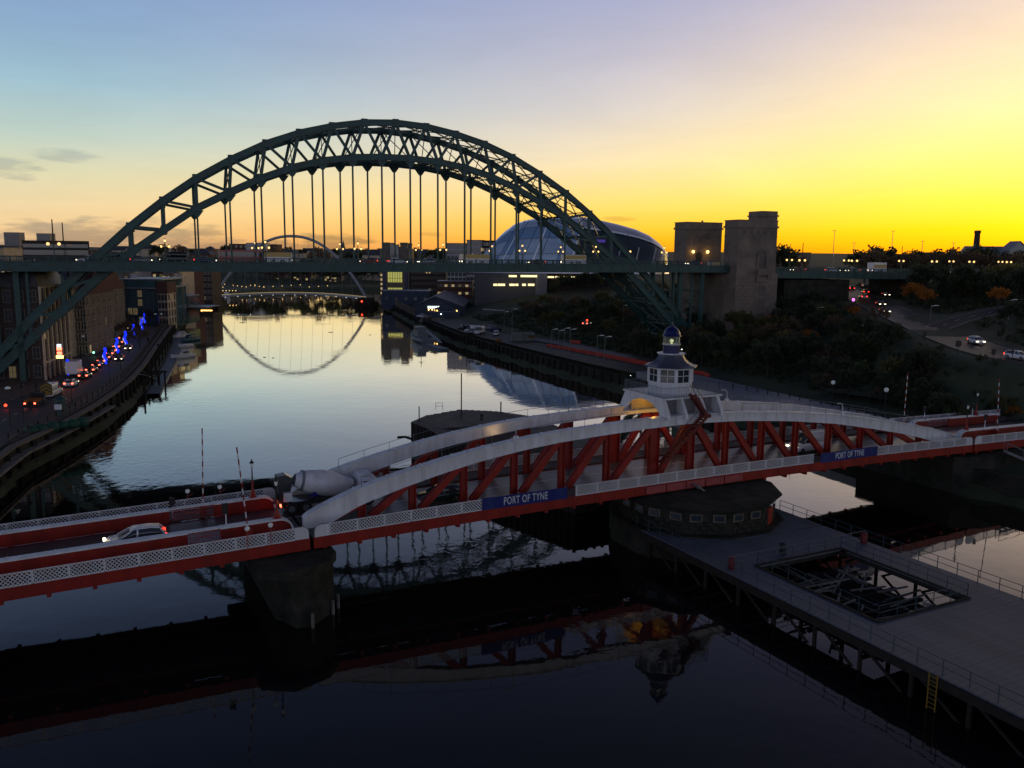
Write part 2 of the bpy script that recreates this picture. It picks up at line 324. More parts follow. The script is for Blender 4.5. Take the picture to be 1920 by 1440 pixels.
# ================================================================== THE SETTING
NB = [(-40, -60), (-45, 30), (-52, 70), (-64.8, 105.5), (-66.3, 122.4), (-70.1, 145.4), (-78.6, 178.4), (-100, 241), (-126.9, 321.4), (-162.8, 435.5), (-182, 500), (-190, 560), (-165, 640), (-60, 690), (60, 720), (400, 800)]
SB = [(400, 700), (60, 640), (-40, 610), (-64, 560), (-71, 472), (-36, 340), (-17.6, 278), (0, 236.5), (17.4, 198), (27, 180), (40, 150), (50, 125), (57, 105), (66, 92), (90, 60), (130, 20), (200, -60)]
RIV = NB + SB
def seg_dist(X, Y, pts):
    D = np.full(X.shape, 1e9)
    for (x0, y0), (x1, y1) in zip(pts[:-1], pts[1:]):
        dx, dy = x1 - x0, y1 - y0; L = dx * dx + dy * dy
        t = np.clip(((X - x0) * dx + (Y - y0) * dy) / L, 0, 1)
        D = np.minimum(D, np.hypot(X - x0 - t * dx, Y - y0 - t * dy))
    return D
def inside(X, Y, poly):
    r = np.zeros(X.shape, bool); n = len(poly)
    for i in range(n):
        x0, y0 = poly[i]; x1, y1 = poly[(i + 1) % n]
        if y0 == y1: continue
        c = ((y0 > Y) != (y1 > Y)) & (X < (x1 - x0) * (Y - y0) / (y1 - y0) + x0); r ^= c
    return r
ROADR = [(150, 420, 20.5), (124, 340, 19), (107, 270, 18), (99, 235, 17), (93.5, 205, 15.5), (89.5, 180, 14), (86.5, 160, 13), (86, 148, 12.4), (90, 138, 12.1), (104, 131, 12.2), (150, 126, 14)]
ROADB = [(91, 184, 14.2), (104, 196, 16), (122, 205, 18), (150, 215, 20), (200, 225, 21)]
def road_info(X, Y, path):
    D = np.full(X.shape, 1e9); Z = np.zeros(X.shape)
    for (x0, y0, z0), (x1, y1, z1) in zip(path[:-1], path[1:]):
        dx, dy = x1 - x0, y1 - y0; L = dx * dx + dy * dy
        t = np.clip(((X - x0) * dx + (Y - y0) * dy) / L, 0, 1); d = np.hypot(X - x0 - t * dx, Y - y0 - t * dy)
        k = d < D; D = np.where(k, d, D); Z = np.where(k, z0 + t * (z1 - z0), Z)
    return D, Z
def wav(X, Y, s, a=0.0): return np.sin(X / s + 1.7 * a + 0.8 * np.sin(Y / s * 1.3 + a)) * np.cos(Y / s * 0.9 - a)
def HT(X, Y):
    X = np.asarray(X, float); Y = np.asarray(Y, float)
    ins = inside(X, Y, RIV); dN = seg_dist(X, Y, NB); dS = seg_dist(X, Y, SB); north = dN < dS; d = np.where(north, dN, dS)
    zN = np.interp(d, [0, 4, 70, 130, 250, 600, 1500, 5000], [0.5, 3.2, 3.3, 9, 18, 25, 38, 46])
    zS = np.interp(d, [0, 3, 12, 25, 40, 60, 100, 200, 400, 1500, 5000], [1.0, 3.1, 3.9, 4.6, 7.5, 11.5, 15.5, 20, 23, 37, 46])
    z = np.where(north, zN, zS) + np.where(d > 30, np.clip((d - 30) / 200, 0, 1), 0) * 1.2 * wav(X, Y, 27) + np.clip((d - 500) / 2000, 0, 1) * 7 * wav(X, Y, 420, 2)
    for P, hw in ((ROADR, 9.5), (ROADB, 6)):
        D, Z = road_info(X, Y, P); w = 1 - np.clip((D - hw) / 9, 0, 1); w = w * w * (3 - 2 * w)
        z = np.where(ins, z, z * (1 - w) + (Z - 0.08) * w)
    return np.where(ins, np.interp(d, [0, 6, 20], [0.5, -1.6, -4]), z)
def H1(x, y): return float(HT(np.array([x]), np.array([y]))[0])
def hit(u, v, y0=60, y1=900):
    r = ray(u, v); ys = np.linspace(y0, y1, 900); X = r[0] / r[1] * ys; Z = CH + r[2] / r[1] * ys
    k = np.nonzero(HT(X, ys) >= Z)[0]
    i = k[0] if len(k) else -1
    return (float(X[i]), float(ys[i]), float(HT(X[i:i + 1] if i >= 0 else X[-1:], ys[i:i + 1] if i >= 0 else ys[-1:])[0]))
xs = np.concatenate([-np.geomspace(2400, 450, 26), np.arange(-420, 421, 5.0), np.geomspace(450, 2400, 26)])
ys = np.concatenate([[-400, -200, -80], np.arange(-20, 761, 5.0), np.geomspace(790, 2600, 34)])
XX, YY = np.meshgrid(xs, ys); ZZ = HT(XX, YY)
gb = B(); gb.v = list(zip(XX.ravel().tolist(), YY.ravel().tolist(), ZZ.ravel().tolist())); nx = len(xs)
gb.f = [(j * nx + i, j * nx + i + 1, (j + 1) * nx + i + 1, (j + 1) * nx + i) for j in range(len(ys) - 1) for i in range(nx - 1)]
gb.m = [0] * len(gb.f); gb.smooth = [True] * len(gb.f)
structure(gb, 'ground', 'grass')
# river water
wm = bpy.data.materials.new('river_water'); wm.use_nodes = True; t = wm.node_tree; t.nodes.clear()
tcn = t.nodes.new('ShaderNodeTexCoord')
def wnoise(sc, det, st=(1, 1, 1)):
    mpn = t.nodes.new('ShaderNodeMapping'); mpn.inputs['Scale'].default_value = st; t.links.new(tcn.outputs['Object'], mpn.inputs[0])
    n = t.nodes.new('ShaderNodeTexNoise'); n.inputs['Scale'].default_value = sc; n.inputs['Detail'].default_value = det; t.links.new(mpn.outputs[0], n.inputs[0]); return n.outputs[0]
def tm(op, a, bb, clamp=False):
    n = t.nodes.new('ShaderNodeMath'); n.operation = op; n.use_clamp = clamp
    for i, v in enumerate((a, bb)):
        if isinstance(v, (int, float)): n.inputs[i].default_value = v
        else: t.links.new(v, n.inputs[i])
    return n.outputs[0]
n1 = wnoise(0.9, 3, (1.0, 0.7, 1)); n2 = wnoise(0.18, 2); n3 = wnoise(0.022, 3)
mask = tm('MULTIPLY', tm('SUBTRACT', n3, 0.53, True), 9.0, True)
hgt = tm('ADD', tm('MULTIPLY', n1, tm('ADD', 0.0036, tm('MULTIPLY', mask, 0.02))), tm('MULTIPLY', n2, 0.012))
bp = t.nodes.new('ShaderNodeBump'); bp.inputs['Strength'].default_value = 1.0; bp.inputs['Distance'].default_value = 1.0
t.links.new(hgt, bp.inputs['Height'])
# calm silty water: dark body under a reflection that rises steeply towards grazing view
frn = t.nodes.new('ShaderNodeFresnel'); frn.inputs['IOR'].default_value = 1.333; t.links.new(bp.outputs[0], frn.inputs['Normal'])
rf = tm('MULTIPLY', tm('POWER', frn.outputs[0], 1.38), 3.2, True)
df_ = t.nodes.new('ShaderNodeBsdfDiffuse'); df_.inputs[0].default_value = (0.010, 0.010, 0.010, 1)
gl_ = t.nodes.new('ShaderNodeBsdfGlossy'); gl_.inputs[0].default_value = (1.0, 0.955, 0.87, 1); gl_.inputs['Roughness'].default_value = 0.03; t.links.new(bp.outputs[0], gl_.inputs['Normal'])
mxw = t.nodes.new('ShaderNodeMixShader'); t.links.new(rf, mxw.inputs[0]); t.links.new(df_.outputs[0], mxw.inputs[1]); t.links.new(gl_.outputs[0], mxw.inputs[2])
ow_ = t.nodes.new('ShaderNodeOutputMaterial'); t.links.new(mxw.outputs[0], ow_.inputs[0]); M['river_water'] = wm
wb = B(); wb.add([(-700, -390, 0), (900, -390, 0), (900, 1000, 0), (-700, 1000, 0)], [(0, 1, 2, 3)]); structure(wb, 'river_water', 'river_water')

def offset(pts, d):                                # positive d: to the left of travel
    P = [np.array(p[:2], float) for p in pts]; r = []
    for i, p in enumerate(P):
        a = P[max(i - 1, 0)]; c = P[min(i + 1, len(P) - 1)]; e = (c - a) / np.linalg.norm(c - a); r.append((p[0] - e[1] * d, p[1] + e[0] * d))
    return r
def resample(pts, step):
    P = [np.array(p, float) for p in pts]; r = [P[0]]
    for a, c in zip(P[:-1], P[1:]):
        L = np.linalg.norm(c[:2] - a[:2]); n = max(1, int(round(L / step)))
        for k in range(1, n + 1): r.append(a + (c - a) * k / n)
    return [tuple(float(q) for q in p) for p in r]
def smooth_path(pts, it=2):
    P = [np.array(p, float) for p in pts]
    for _ in range(it):
        Q = [P[0]]
        for a, c in zip(P[:-1], P[1:]): Q += [a * 0.75 + c * 0.25, a * 0.25 + c * 0.75]
        P = Q + [P[-1]]
    return [tuple(float(q) for q in p) for p in P]
def strip(b, pts, d0, d1, z0, z1=None):            # ribbon between two offsets; z per point or number
    A = offset(pts, d0); C = offset(pts, d1); n = len(pts); z = [(p[2] + z0 if len(p) > 2 else z0) for p in pts]
    vs = [(A[i][0], A[i][1], z[i]) for i in range(n)] + [(C[i][0], C[i][1], z[i] if z1 is None else z1) for i in range(n)]
    if z1 is None or z1 != z0: fs = [(i, n + i, n + i + 1, i + 1) for i in range(n - 1)]
    return b.add(vs, fs)
def wall(b, pts, d, thick, z0, z1):                # vertical wall with thickness along a path
    A = offset(pts, d); C = offset(pts, d + thick); n = len(pts)
    for i in range(n - 1):
        vs = [(*A[i], z0), (*A[i + 1], z0), (*C[i + 1], z0), (*C[i], z0), (*A[i], z1), (*A[i + 1], z1), (*C[i + 1], z1), (*C[i], z1)]
        b.add(vs, [(3, 2, 1, 0), (4, 5, 6, 7), (0, 1, 5, 4), (1, 2, 6, 5), (2, 3, 7, 6), (3, 0, 4, 7)])
    return b
# north quay
NQ = smooth_path([p for p in NB[1:12]], 1)
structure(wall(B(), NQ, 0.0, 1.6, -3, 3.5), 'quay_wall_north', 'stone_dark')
structure(strip(B(), NQ, 1.6, 75, 3.508), 'quayside_promenade', 'paving_red')
structure(wall(B(), NQ, -0.15, 1.0, 3.35, 3.62), 'quay_coping_north', 'stone')
ROADL = smooth_path([onz(u, v, 3.5)[:2] for u, v in [(-120, 862), (0, 792), (50, 765), (98, 742), (140, 722), (175, 700), (203, 678), (226, 654), (237, 630), (232, 610), (222, 596), (212, 585)]], 2)
structure(strip(B(), ROADL, -5.0, 5.0, 3.52), 'quayside_road', 'asphalt')
structure(wall(B(), ROADL, -5.25, 0.25, 3.4, 3.64), 'road_kerb_river_side', 'paving'); structure(wall(B(), ROADL, 5.0, 0.25, 3.4, 3.64), 'road_kerb_building_side', 'paving')
lb = B(); rs = resample(ROADL, 2.0)
for i in range(1, len(rs) - 2, 3): strip(lb, [rs[i], rs[i + 1]], -0.08, 0.08, 3.526)
structure(lb, 'road_markings_quayside', 'line')
# south bank
SQ = SB[3:14]
structure(wall(B(), SQ, 0.0, 1.2, -3, 3.2), 'quay_wall_south', 'stone_dark')
structure(strip(B(), SB[5:11], 1.2, 15, 3.9), 'hardstanding', 'mud')
TER = smooth_path([(30, 186), (38.5, 165), (49, 150), (54.5, 128), (60, 112)], 1)
structure(wall(B(), smooth_path([(26.5, 181), (40, 150), (50, 125), (55.5, 110)], 1), 0.1, 9.5, 1.0, 4.6), 'riverside_terrace', 'terrace')
def road(path, hw, nm, z=0.02, m='wet_asphalt', lines=True):
    p = smooth_path(path, 2); structure(strip(B(), p, -hw, hw, z), nm, m)
    kb = B()
    for o in (-hw - 0.25, hw):
        A = offset(p, o); C = offset(p, o + 0.25)
        for i in range(len(p) - 1):
            z0, z1 = p[i][2] - 0.1, p[i + 1][2] - 0.1
            kb.add([(*A[i], z0), (*A[i + 1], z1), (*C[i + 1], z1), (*C[i], z0), (*A[i], z0 + .24), (*A[i + 1], z1 + .24), (*C[i + 1], z1 + .24), (*C[i], z0 + .24)], [(3, 2, 1, 0), (4, 5, 6, 7), (0, 1, 5, 4), (1, 2, 6, 5), (2, 3, 7, 6), (3, 0, 4, 7)])
    structure(kb, nm + '_kerb', 'paving')
    if lines:
        lb = B(); rs = resample(p, 2.0)
        for i in range(0, len(rs) - 1, 3): strip(lb, [rs[i], rs[i + 1]], -0.08, 0.08, z + 0.006)
        for o in (-hw + 0.5, hw - 0.6): strip(lb, rs, o, o + 0.1, z + 0.006)
        structure(lb, nm + '_markings', 'line')
    return p
PR = road(ROADR, 5.2, 'hillside_road'); PB = road(ROADB, 3.2, 'branch_road', z=0.035, m='dry_asphalt')
lawn = B(); lp = [hit(u, v) for u, v in [(1535, 738), (1650, 742), (1780, 752), (1850, 775), (1830, 790), (1740, 778), (1640, 758), (1560, 748)]]
lawn.add([(x, y, 5.3) for x, y, z in lp], [tuple(range(len(lp)))[::-1]]); structure(lawn, 'lawn', 'grass_pale')
# ================================================================== SWING BRIDGE  (local frame: x along, y across away from the camera, z up)
SA = (-16.186, 66.915); SPH = math.radians(27.088)
def SW(s, t, z=0.0): return (SA[0] + s * math.cos(SPH) - t * math.sin(SPH), SA[1] + s * math.sin(SPH) + t * math.cos(SPH), z)
def zc(s):
    if s < 0: return 6.0 + 0.024 * s
    if s > 83.4: return 6.0 - 0.02 * (s - 83.4)
    return 6.0 + 0.55 * (1 - ((s - 41.7) / 41.7) ** 2)
T1, T2, TW = 3.0, 10.2, 13.2; SLEN = 83.4
def ztop(s):
    return float(np.interp(s - 41.7, [-41.7, -41.2, -40.2, -38.5, -36.5, -33, -29, -25.2, -20.8, -16.7, -10.6, -5.3, -1, 5.3, 13, 20, 28, 33.7, 36.8, 40, 41.2, 41.7], [6.9, 7.3, 7.74, 8.42, 9.08, 9.9, 10.72, 11.36, 11.92, 12.26, 12.52, 12.66, 12.72, 12.5, 11.92, 11.12, 9.78, 8.78, 8.08, 7.3, 6.85, 6.5]))
def zdep(s): return float(np.interp(abs(s - 41.7), [0, 6, 18, 26, 33, 36], [1.0, 1.0, 1.1, 1.2, 1.4, 1.55]))
sb = thing('swing_bridge', 'white and red iron swing bridge with curved top girders crossing the river in the foreground', 'bridge', (SA[0], SA[1], 0), SPH)
def chord(t):
    b = B(); ss = np.concatenate([[0.0, 0.4, 1.2, 2.6], np.arange(4.6, 79.3, 1.55), [80.8, 82.2, 83.0, 83.4]])
    for a, c in zip(ss[:-1], ss[1:]):
        za, zb = ztop(a), ztop(c)
        def low(s, z):
            e = min(s, SLEN - s)
            if e < 1.6: return zc(s) - 0.15
            if e < 5.6: k = (e - 1.6) / 4.0; return zc(s) - 0.15 + (z - zdep(s) - zc(s) + 0.15) * math.sin(k * math.pi / 2) ** 0.62
            return z - zdep(s)
        la, lb_ = low(a, za), low(c, zb)
        for (w0, h0, h1) in ((0.62, 0.10, None), (1.0, 0.0, 0.10)):
            ta, tb_ = (za - h0, zb - h0); ba, bb = ((la, lb_) if h1 is None else (za - h1, zb - h1))
            b.add([(a, t - w0 / 2, ba), (c, t - w0 / 2, bb), (c, t + w0 / 2, bb), (a, t + w0 / 2, ba), (a, t - w0 / 2, ta), (c, t - w0 / 2, tb_), (c, t + w0 / 2, tb_), (a, t + w0 / 2, ta)],
                  [(3, 2, 1, 0), (4, 5, 6, 7), (0, 1, 5, 4), (1, 2, 6, 5), (2, 3, 7, 6), (3, 0, 4, 7)])
        if min(a, SLEN - c) > 5.6:                 # bottom flange lip
            b.add([(a, t - .42, la), (c, t - .42, lb_), (c, t + .42, lb_), (a, t + .42, la), (a, t - .42, la + .08), (c, t - .42, lb_ + .08), (c, t + .42, lb_ + .08), (a, t + .42, la + .08)],
                  [(3, 2, 1, 0), (4, 5, 6, 7), (0, 1, 5, 4), (1, 2, 6, 5), (2, 3, 7, 6), (3, 0, 4, 7)])
    for s in np.arange(4.5, 80, 3.1): b.box(s - .07, s + .07, t - .52, t + .52, ztop(s) - .02, ztop(s) + .05); b.box(s - .04, s + .04, t - .37, t + .37, ztop(s) - zdep(s) + .1, ztop(s) - .12)   # splice plates and stiffeners
    return b
for t in (T1, T2): chord(t).obj('top_girder', 'white_paint', sb)
def rail_along(t, s0, s1, step=2.5, h=0.95, zf=None):
    b = B(); ss = np.arange(s0, s1 + .01, step); zf = zf or ztop
    for a in ss: b.tube((a, t, zf(a)), (a, t, zf(a) + h), 0.022, n=4)
    for a, c in zip(ss[:-1], ss[1:]): b.tube((a, t, zf(a) + h), (c, t, zf(c) + h), 0.022, n=4)
    return b
for t in (T1, T2):
    rail_along(t - .42, 5.0, 33.5).obj('girder_handrail', 'rail', sb); rail_along(t - .42, 47.5, 78.5).obj('girder_handrail', 'rail', sb)
POST = [5.1, 9.8, 14.8, 20.0, 25.2, 30.4, 36.2, 40.9, 45.7, 50.8, 55.9, 61.1, 66.4, 71.7, 76.9]
pm = {}
for t in (T1, T2):
    for i, s in enumerate(POST):
        w = 1.15 if i == 6 else (0.9 if i == 7 else 0.62); zt = ztop(s) - zdep(s) + 0.1; b = B()
        b.box(-w / 2, w / 2, -.05, .05, 0, zt - zc(s) + .4); b.box(-w / 2, -w / 2 + .08, -.24, .24, 0, zt - zc(s) + .4); b.box(w / 2 - .08, w / 2, -.24, .24, 0, zt - zc(s) + .4)
        if t == T1: pm[i] = b.mesh('post', 'red_paint')
        link('post', pm[i], sb, (s, t, zc(s) - .4))
    prs = [(POST[i] + .75, 0, POST[i + 1] - .35, 1) for i in range(0, 6)] + [(36.9, 0, 40.5, 1)] + [(POST[i] + .35, 1, POST[i + 1] - .75, 0) for i in range(7, 14)] + [(77.3, 1, 79.6, .45), (1.9, .5, 4.7, 1)]
    for s0, k0, s1, k1 in prs:
        f = lambda s, k: zc(s) + 0.05 + (ztop(s) - zdep(s) + 0.05 - zc(s)) * k
        b = B(); p, q = (s0, t, f(s0, k0)), (s1, t, f(s1, k1)); b.beam(p, q, .4, .5, (0, 0, 1))
        for dy in (-.22, .22): b.beam((p[0], t + dy, p[2]), (q[0], t + dy, q[2]), .05, .62, (0, 0, 1))
        b.obj('diagonal', 'red_paint', sb)
def seg_box(b, s0, s1, t0, t1, h0, h1, step=4.0):   # follows the deck camber
    n = max(1, int(round((s1 - s0) / step))); ss = np.linspace(s0, s1, n + 1)
    for a, c in zip(ss[:-1], ss[1:]):
        za, zb = zc(a), zc(c)
        b.add([(a, t0, za + h0), (c, t0, zb + h0), (c, t1, zb + h0), (a, t1, za + h0), (a, t0, za + h1), (c, t0, zb + h1), (c, t1, zb + h1), (a, t1, za + h1)],
              [(3, 2, 1, 0), (4, 5, 6, 7), (0, 1, 5, 4), (1, 2, 6, 5), (2, 3, 7, 6), (3, 0, 4, 7)])
    return b
def span(root, s0, s1):
    for t0 in (0.0, TW - .22):
        b = seg_box(B(), s0, s1, t0, t0 + .22, -.92, 0.0)
        for h in (-.92, -.06): seg_box(b, s0 + .02, s1 - .02, t0 - .05, t0 + .27, h, h + .06)
        for s in np.arange(s0 + 1.2, s1, 2.35): b.box(s - .03, s + .03, t0 - .03, t0 + .25, zc(s) - .9, zc(s) - .04)
        b.obj('edge_girder', 'red_paint', root)
    seg_box(B(), s0, s1, .22, T1 - .4, -.2, -.03).obj('footway', 'paving', root); seg_box(B(), s0, s1, T2 + .4, TW - .22, -.2, -.03).obj('footway', 'paving', root)
    seg_box(B(), s0, s1, T1 + .4, T2 - .4, -.45, -.12).obj('carriageway', 'bridge_road', root)
    b = seg_box(B(), s0, s1, T1 - .35, T1 + .35, -1.5, -.25); seg_box(b, s0, s1, T2 - .35, T2 + .35, -1.5, -.25)
    for s in np.arange(s0 + 1, s1, 3.0): b.box(s - .15, s + .15, .3, TW - .3, zc(s) - 1.3, zc(s) - .5)
    b.obj('under_girders', 'red_paint', root)
    b = seg_box(B(), s0, s1, (T1 + T2) / 2 - .06, (T1 + T2) / 2 + .06, -.1195, -.113); b.obj('centre_line', 'line', root)
span(sb, 0.15, SLEN - .15)
LP = 2.35
def lattice(h=1.02, w=LP, cell=0.3):
    b = B(); n = 0; bw = .062
    b.box(-w / 2, -w / 2 + .16, -.03, .03, 0, h); b.box(-w / 2, w / 2, -.045, .045, h - .05, h); b.box(-w / 2, w / 2, -.03, .03, 0, .08)
    x0, x1, z0, z1 = -w / 2 + .16, w / 2, .08, h - .05; H = z1 - z0
    x = x0 - H
    while x < x1:
        for sg in (1, -1):
            xa, za, xb, zb = x, (z0 if sg > 0 else z1), x + H, (z1 if sg > 0 else z0)
            if xa < x0: za += sg * (x0 - xa); xa = x0
            if xb > x1: zb -= sg * (xb - x1); xb = x1
            if xb - xa > .03: b.beam((xa, .012 * sg, za), (xb, .012 * sg, zb), .012, bw, (0, 0, 1))
        x += cell
    return b.mesh('lattice_panel', 'white_paint')
LM = lattice()
def end_panel(d):                                   # solid rounded end of the lattice parapet
    b = B(); pts = [(0, 0), (1.15, 0), (1.15, 1.02), (.45, 1.02), (.22, .95), (.06, .78), (0, .55)]
    b.prismy([(x * d, z) for x, z in (pts if d > 0 else pts[::-1])], -.03, .03)
    o = [(0, 0), (0, .55), (.06, .78), (.22, .95), (.45, 1.02), (1.15, 1.02)]
    b.mt(1)
    for p, q in zip(o[:-1], o[1:]): b.beam((p[0] * d, 0, p[1]), (q[0] * d, 0, q[1]), .11, .05, (0, 1, 0))
    return b.mesh('parapet_end', ['white_paint', 'rail'])
EL, ER = end_panel(1), end_panel(-1)
def parapets(root, s0, s1, skip=(), ends=(True, True), tt=(0.08, TW - .08)):
    for t in tt:
        if ends[0]: link('parapet_end', EL, root, (s0, t, zc(s0)))
        if ends[1]: link('parapet_end', ER, root, (s1, t, zc(s1)))
        a = s0 + (1.15 if ends[0] else 0); c = s1 - (1.15 if ends[1] else 0); n = int(round((c - a) / LP)); w = (c - a) / n
        for i in range(n):
            s = a + (i + .5) * w
            if t < 1 and any(p - .3 < s < q + .3 for p, q in skip): continue
            o = link('lattice_panel', LM, root, (s, t, zc(s))); o.scale = (w / LP, 1, 1)
            o.rotation_euler = (0, -math.atan2(zc(s + .5) - zc(s - .5), 1.0), 0)
SIGNS = [(15.3, 24.1), (56.9, 65.9)]
parapets(sb, .25, SLEN - .25, skip=SIGNS)
for s0, s1 in SIGNS:
    mid = (s0 + s1) / 2; sg = link('sign_panel', B().box(s0 - mid, s1 - mid, -.04, .04, -.03, 1.06).mesh('sign_panel', 'navy_sign'), sb, (mid, -.02, zc(mid)))
    sg['label'] = 'navy blue sign panel with pale capitals' 
    tm_ = text_mesh('PORT OF TYNE', 0.98, .012, .016, .62, spacing=1.12); link('lettering', tm_, sg, (0, -.055, .52))
    for sx_ in (-1, 1):
        b = B(); c = sx_ * (s1 - s0) / 2 - sx_ * .75
        for p, q in (((-.3, .14), (.3, .14)), ((.3, .14), (.3, .9)), ((.3, .9), (-.3, .9)), ((-.3, .9), (-.3, .14)), ((-.16, .62), (.12, .62)), ((-.1, .36), (.18, .36)), ((-.16, .5), (.05, .5))): b.beam((c + p[0], -.05, p[1]), (c + q[0], -.05, q[1]), .02, .035, (0, 1, 0))
        b.obj('emblem', 'sign_line', sg)
b = B()
for i in range(5): b.box(33.2 + i * 2.5, 35.55 + i * 2.5, -.09, -.06, zc(38) - .86, zc(38) - .12)
b.obj('faded_plate', 'pink_paint', sb)
# portal, platform and control cabin over the pivot
def portal(s):
    b = B(); n = 14; L, R, zb, zt = 1.35, 10.05, 12.55, 14.55
    outer = [(L, zb), (L + .1, zb + .5), (2.3, zt), (9.1, zt), (R - .1, zb + .5), (R, zb)]
    inner = [(2.55 + 6.3 * i / n, zb + (1.62 * math.sin(math.pi * i / n) ** .55 if 0 < i < n else 0)) for i in range(n + 1)]
    pts = outer + inner[::-1]
    for dx in (-.2, .2): pass
    A = [(s - .2, y, z) for y, z in pts]; C = [(s + .2, y, z) for y, z in pts]; k = len(pts)
    ti = [(a[1], a[2]) for a in A]
    b.add(A + C, [(i, (i + 1) % k, k + (i + 1) % k, k + i) for i in range(k)])
    # faces as quads between outer outline and arch
    m_ = []
    for i in range(n):
        y0, z0 = inner[i]; y1, z1 = inner[i + 1]
        o0 = float(np.interp(y0, [L, L + .1, 2.3, 9.1, R - .1, R], [zb, zb + .5, zt, zt, zb + .5, zb])); o1 = float(np.interp(y1, [L, L + .1, 2.3, 9.1, R - .1, R], [zb, zb + .5, zt, zt, zb + .5, zb]))
        for dx in (-.2, .2): b.add([(s + dx, y0, z0), (s + dx, y1, z1), (s + dx, y1, o1), (s + dx, y0, o0)], [(0, 1, 2, 3)])
    for dx in (-.2, .2):
        b.add([(s + dx, L, zb), (s + dx, 2.55, zb), (s + dx, 2.55, zt), (s + dx, 2.3, zt), (s + dx, L + .1, zb + .5)], [(0, 1, 2, 3, 4)])
        b.add([(s + dx, R, zb), (s + dx, 8.85, zb), (s + dx, 8.85, zt), (s + dx, 9.1, zt), (s + dx, R - .1, zb + .5)], [(0, 1, 2, 3, 4)])
    return b
PS = [36.1, 38.4, 40.9, 43.1]
for i, s in enumerate(PS):
    if i in (0, 3): portal(s).obj('portal_frame', 'white_paint', sb)
    else:
        for t0, t1, dd in ((1.35, 2.35, 1), (10.05, 9.05, -1)): B().prismx([(t0, 12.55), (t0 + .12 * dd, 13.0), (t1, 14.55), (t1 + .9 * dd, 14.55), (t1 + .5 * dd, 12.55)][::dd], s - .18, s + .18).obj('buttress', 'white_paint', sb)
b = B().box(36.2, 43.0, 3.0, 3.15, 12.4, 14.55); b.box(36.2, 43.0, 8.3, 8.45, 12.6, 14.55); b.obj('platform_web', 'render_grey', sb)  # webs coloured grey to stand for the shadow between the white fins
b = B()
for s in np.arange(36.7, 43, 1.7): b.box(s - .1, s + .1, 2.9, 8.5, 14.2, 14.55)
b.obj('platform_beams', 'red_paint', sb)
B().box(35.8, 43.5, 2.0, 9.4, 14.55, 14.72).obj('platform', 'white_paint', sb)
b = B()
def ring_rail(b, pts, z, h=1.05, step=.22):
    for (x0, y0), (x1, y1) in zip(pts, pts[1:] + pts[:1]):
        L = math.hypot(x1 - x0, y1 - y0); n = int(L / step)
        for i in range(n): k = i / n; x, y = x0 + (x1 - x0) * k, y0 + (y1 - y0) * k; b.box(x - .014, x + .014, y - .014, y + .014, z, z + h)
        for zz in (z + .08, z + h): b.tube((x0, y0, zz), (x1, y1, zz), .025, n=4)
ring_rail(b, [(35.9, 2.1), (43.4, 2.1), (43.4, 9.3), (35.9, 9.3)], 14.72); b.obj('platform_railing', 'rail', sb)
for o in COL.objects:
    if o.parent == sb and o.name.split('.')[0] in ('portal_frame', 'buttress', 'platform_web', 'platform_beams', 'platform', 'platform_railing'): o.location = (1.4, .9, -.2)
CX, CY = 41.0, 6.9
cab = thing('control_cabin', None, None); del_keys = None
cab.parent = sb; cab.location = (CX, CY, 14.52)
r8 = math.pi / 8
b = B().lathe([(2.42, 0), (2.42, 1.05)], 8, rot=r8, smooth=False); b.lathe([(2.5, 1.05), (2.5, 1.15)], 8, rot=r8, smooth=False); b.lathe([(2.45, 2.62), (2.45, 2.85)], 8, rot=r8, smooth=False); b.obj('cabin_wall', 'white_paint', cab)
for i in range(8):
    a = i * math.pi / 4 + r8; c, s_ = 2.34 * math.cos(a), 2.34 * math.sin(a)
    o = link('corner_post', B().box(-.16, .16, -.16, .16, 1.15, 2.62).mesh('corner_post', 'white_paint') if i == 0 else bpy.data.meshes['corner_post'], cab, (c, s_, 0), a)
    a2 = i * math.pi / 4
    if i == 0:
        wb_ = B(); wb_.box(-.02, .02, -.78, .78, 1.15, 2.62); wb_.mt(1)
        for z in (1.15, 1.9, 2.56): wb_.box(-.045, .045, -.78, .78, z, z + .06)
        for y in (-.78, -.03, .72): wb_.box(-.045, .045, y, y + .06, 1.15, 2.62)
        wme = wb_.mesh('cabin_window', ['glass', 'white_paint'])
    link('cabin_window', wme, cab, (2.19 * math.cos(a2), 2.19 * math.sin(a2), 0), a2)
pf = [(2.95, 2.78), (2.9, 2.86), (2.45, 2.98), (2.0, 3.2), (1.65, 3.5), (1.45, 3.85), (1.35, 4.12)]
B().lathe(pf, 8, rot=r8, smooth=False).obj('cabin_roof', 'lead', cab)
b = B().lathe([(1.5, 4.1), (1.5, 4.2)], 16)
for i in range(8): b.tube((1.3 * math.cos(i * .785), 1.3 * math.sin(i * .785), 4.15), (1.55 * math.cos(i * .785), 1.55 * math.sin(i * .785), 4.2), .05, n=4)
b.obj('roof_rim', 'white_paint', cab)
B().lathe([(.9, 4.15), (.9, 5.1)], 16).obj('lantern_drum', 'blue_paint', cab)
B().lathe([(1.0, 5.1), (1.0, 5.18)], 16).obj('lantern_gallery', 'white_paint', cab)
lgm = bpy.data.materials.new('lantern_glass'); lgm.use_nodes = True; _b = lgm.node_tree.nodes['Principled BSDF']; _b.inputs['Base Color'].default_value = (.75, .8, .6, 1); _b.inputs['Transmission Weight'].default_value = .8; _b.inputs['Roughness'].default_value = .15; _b.inputs['IOR'].default_value = 1.1; M['lantern_glass'] = lgm
B().lathe([(.84, 5.18), (.84, 6.0)], 16, cap=False).obj('lantern_glass', 'lantern_glass', cab)
b = B()
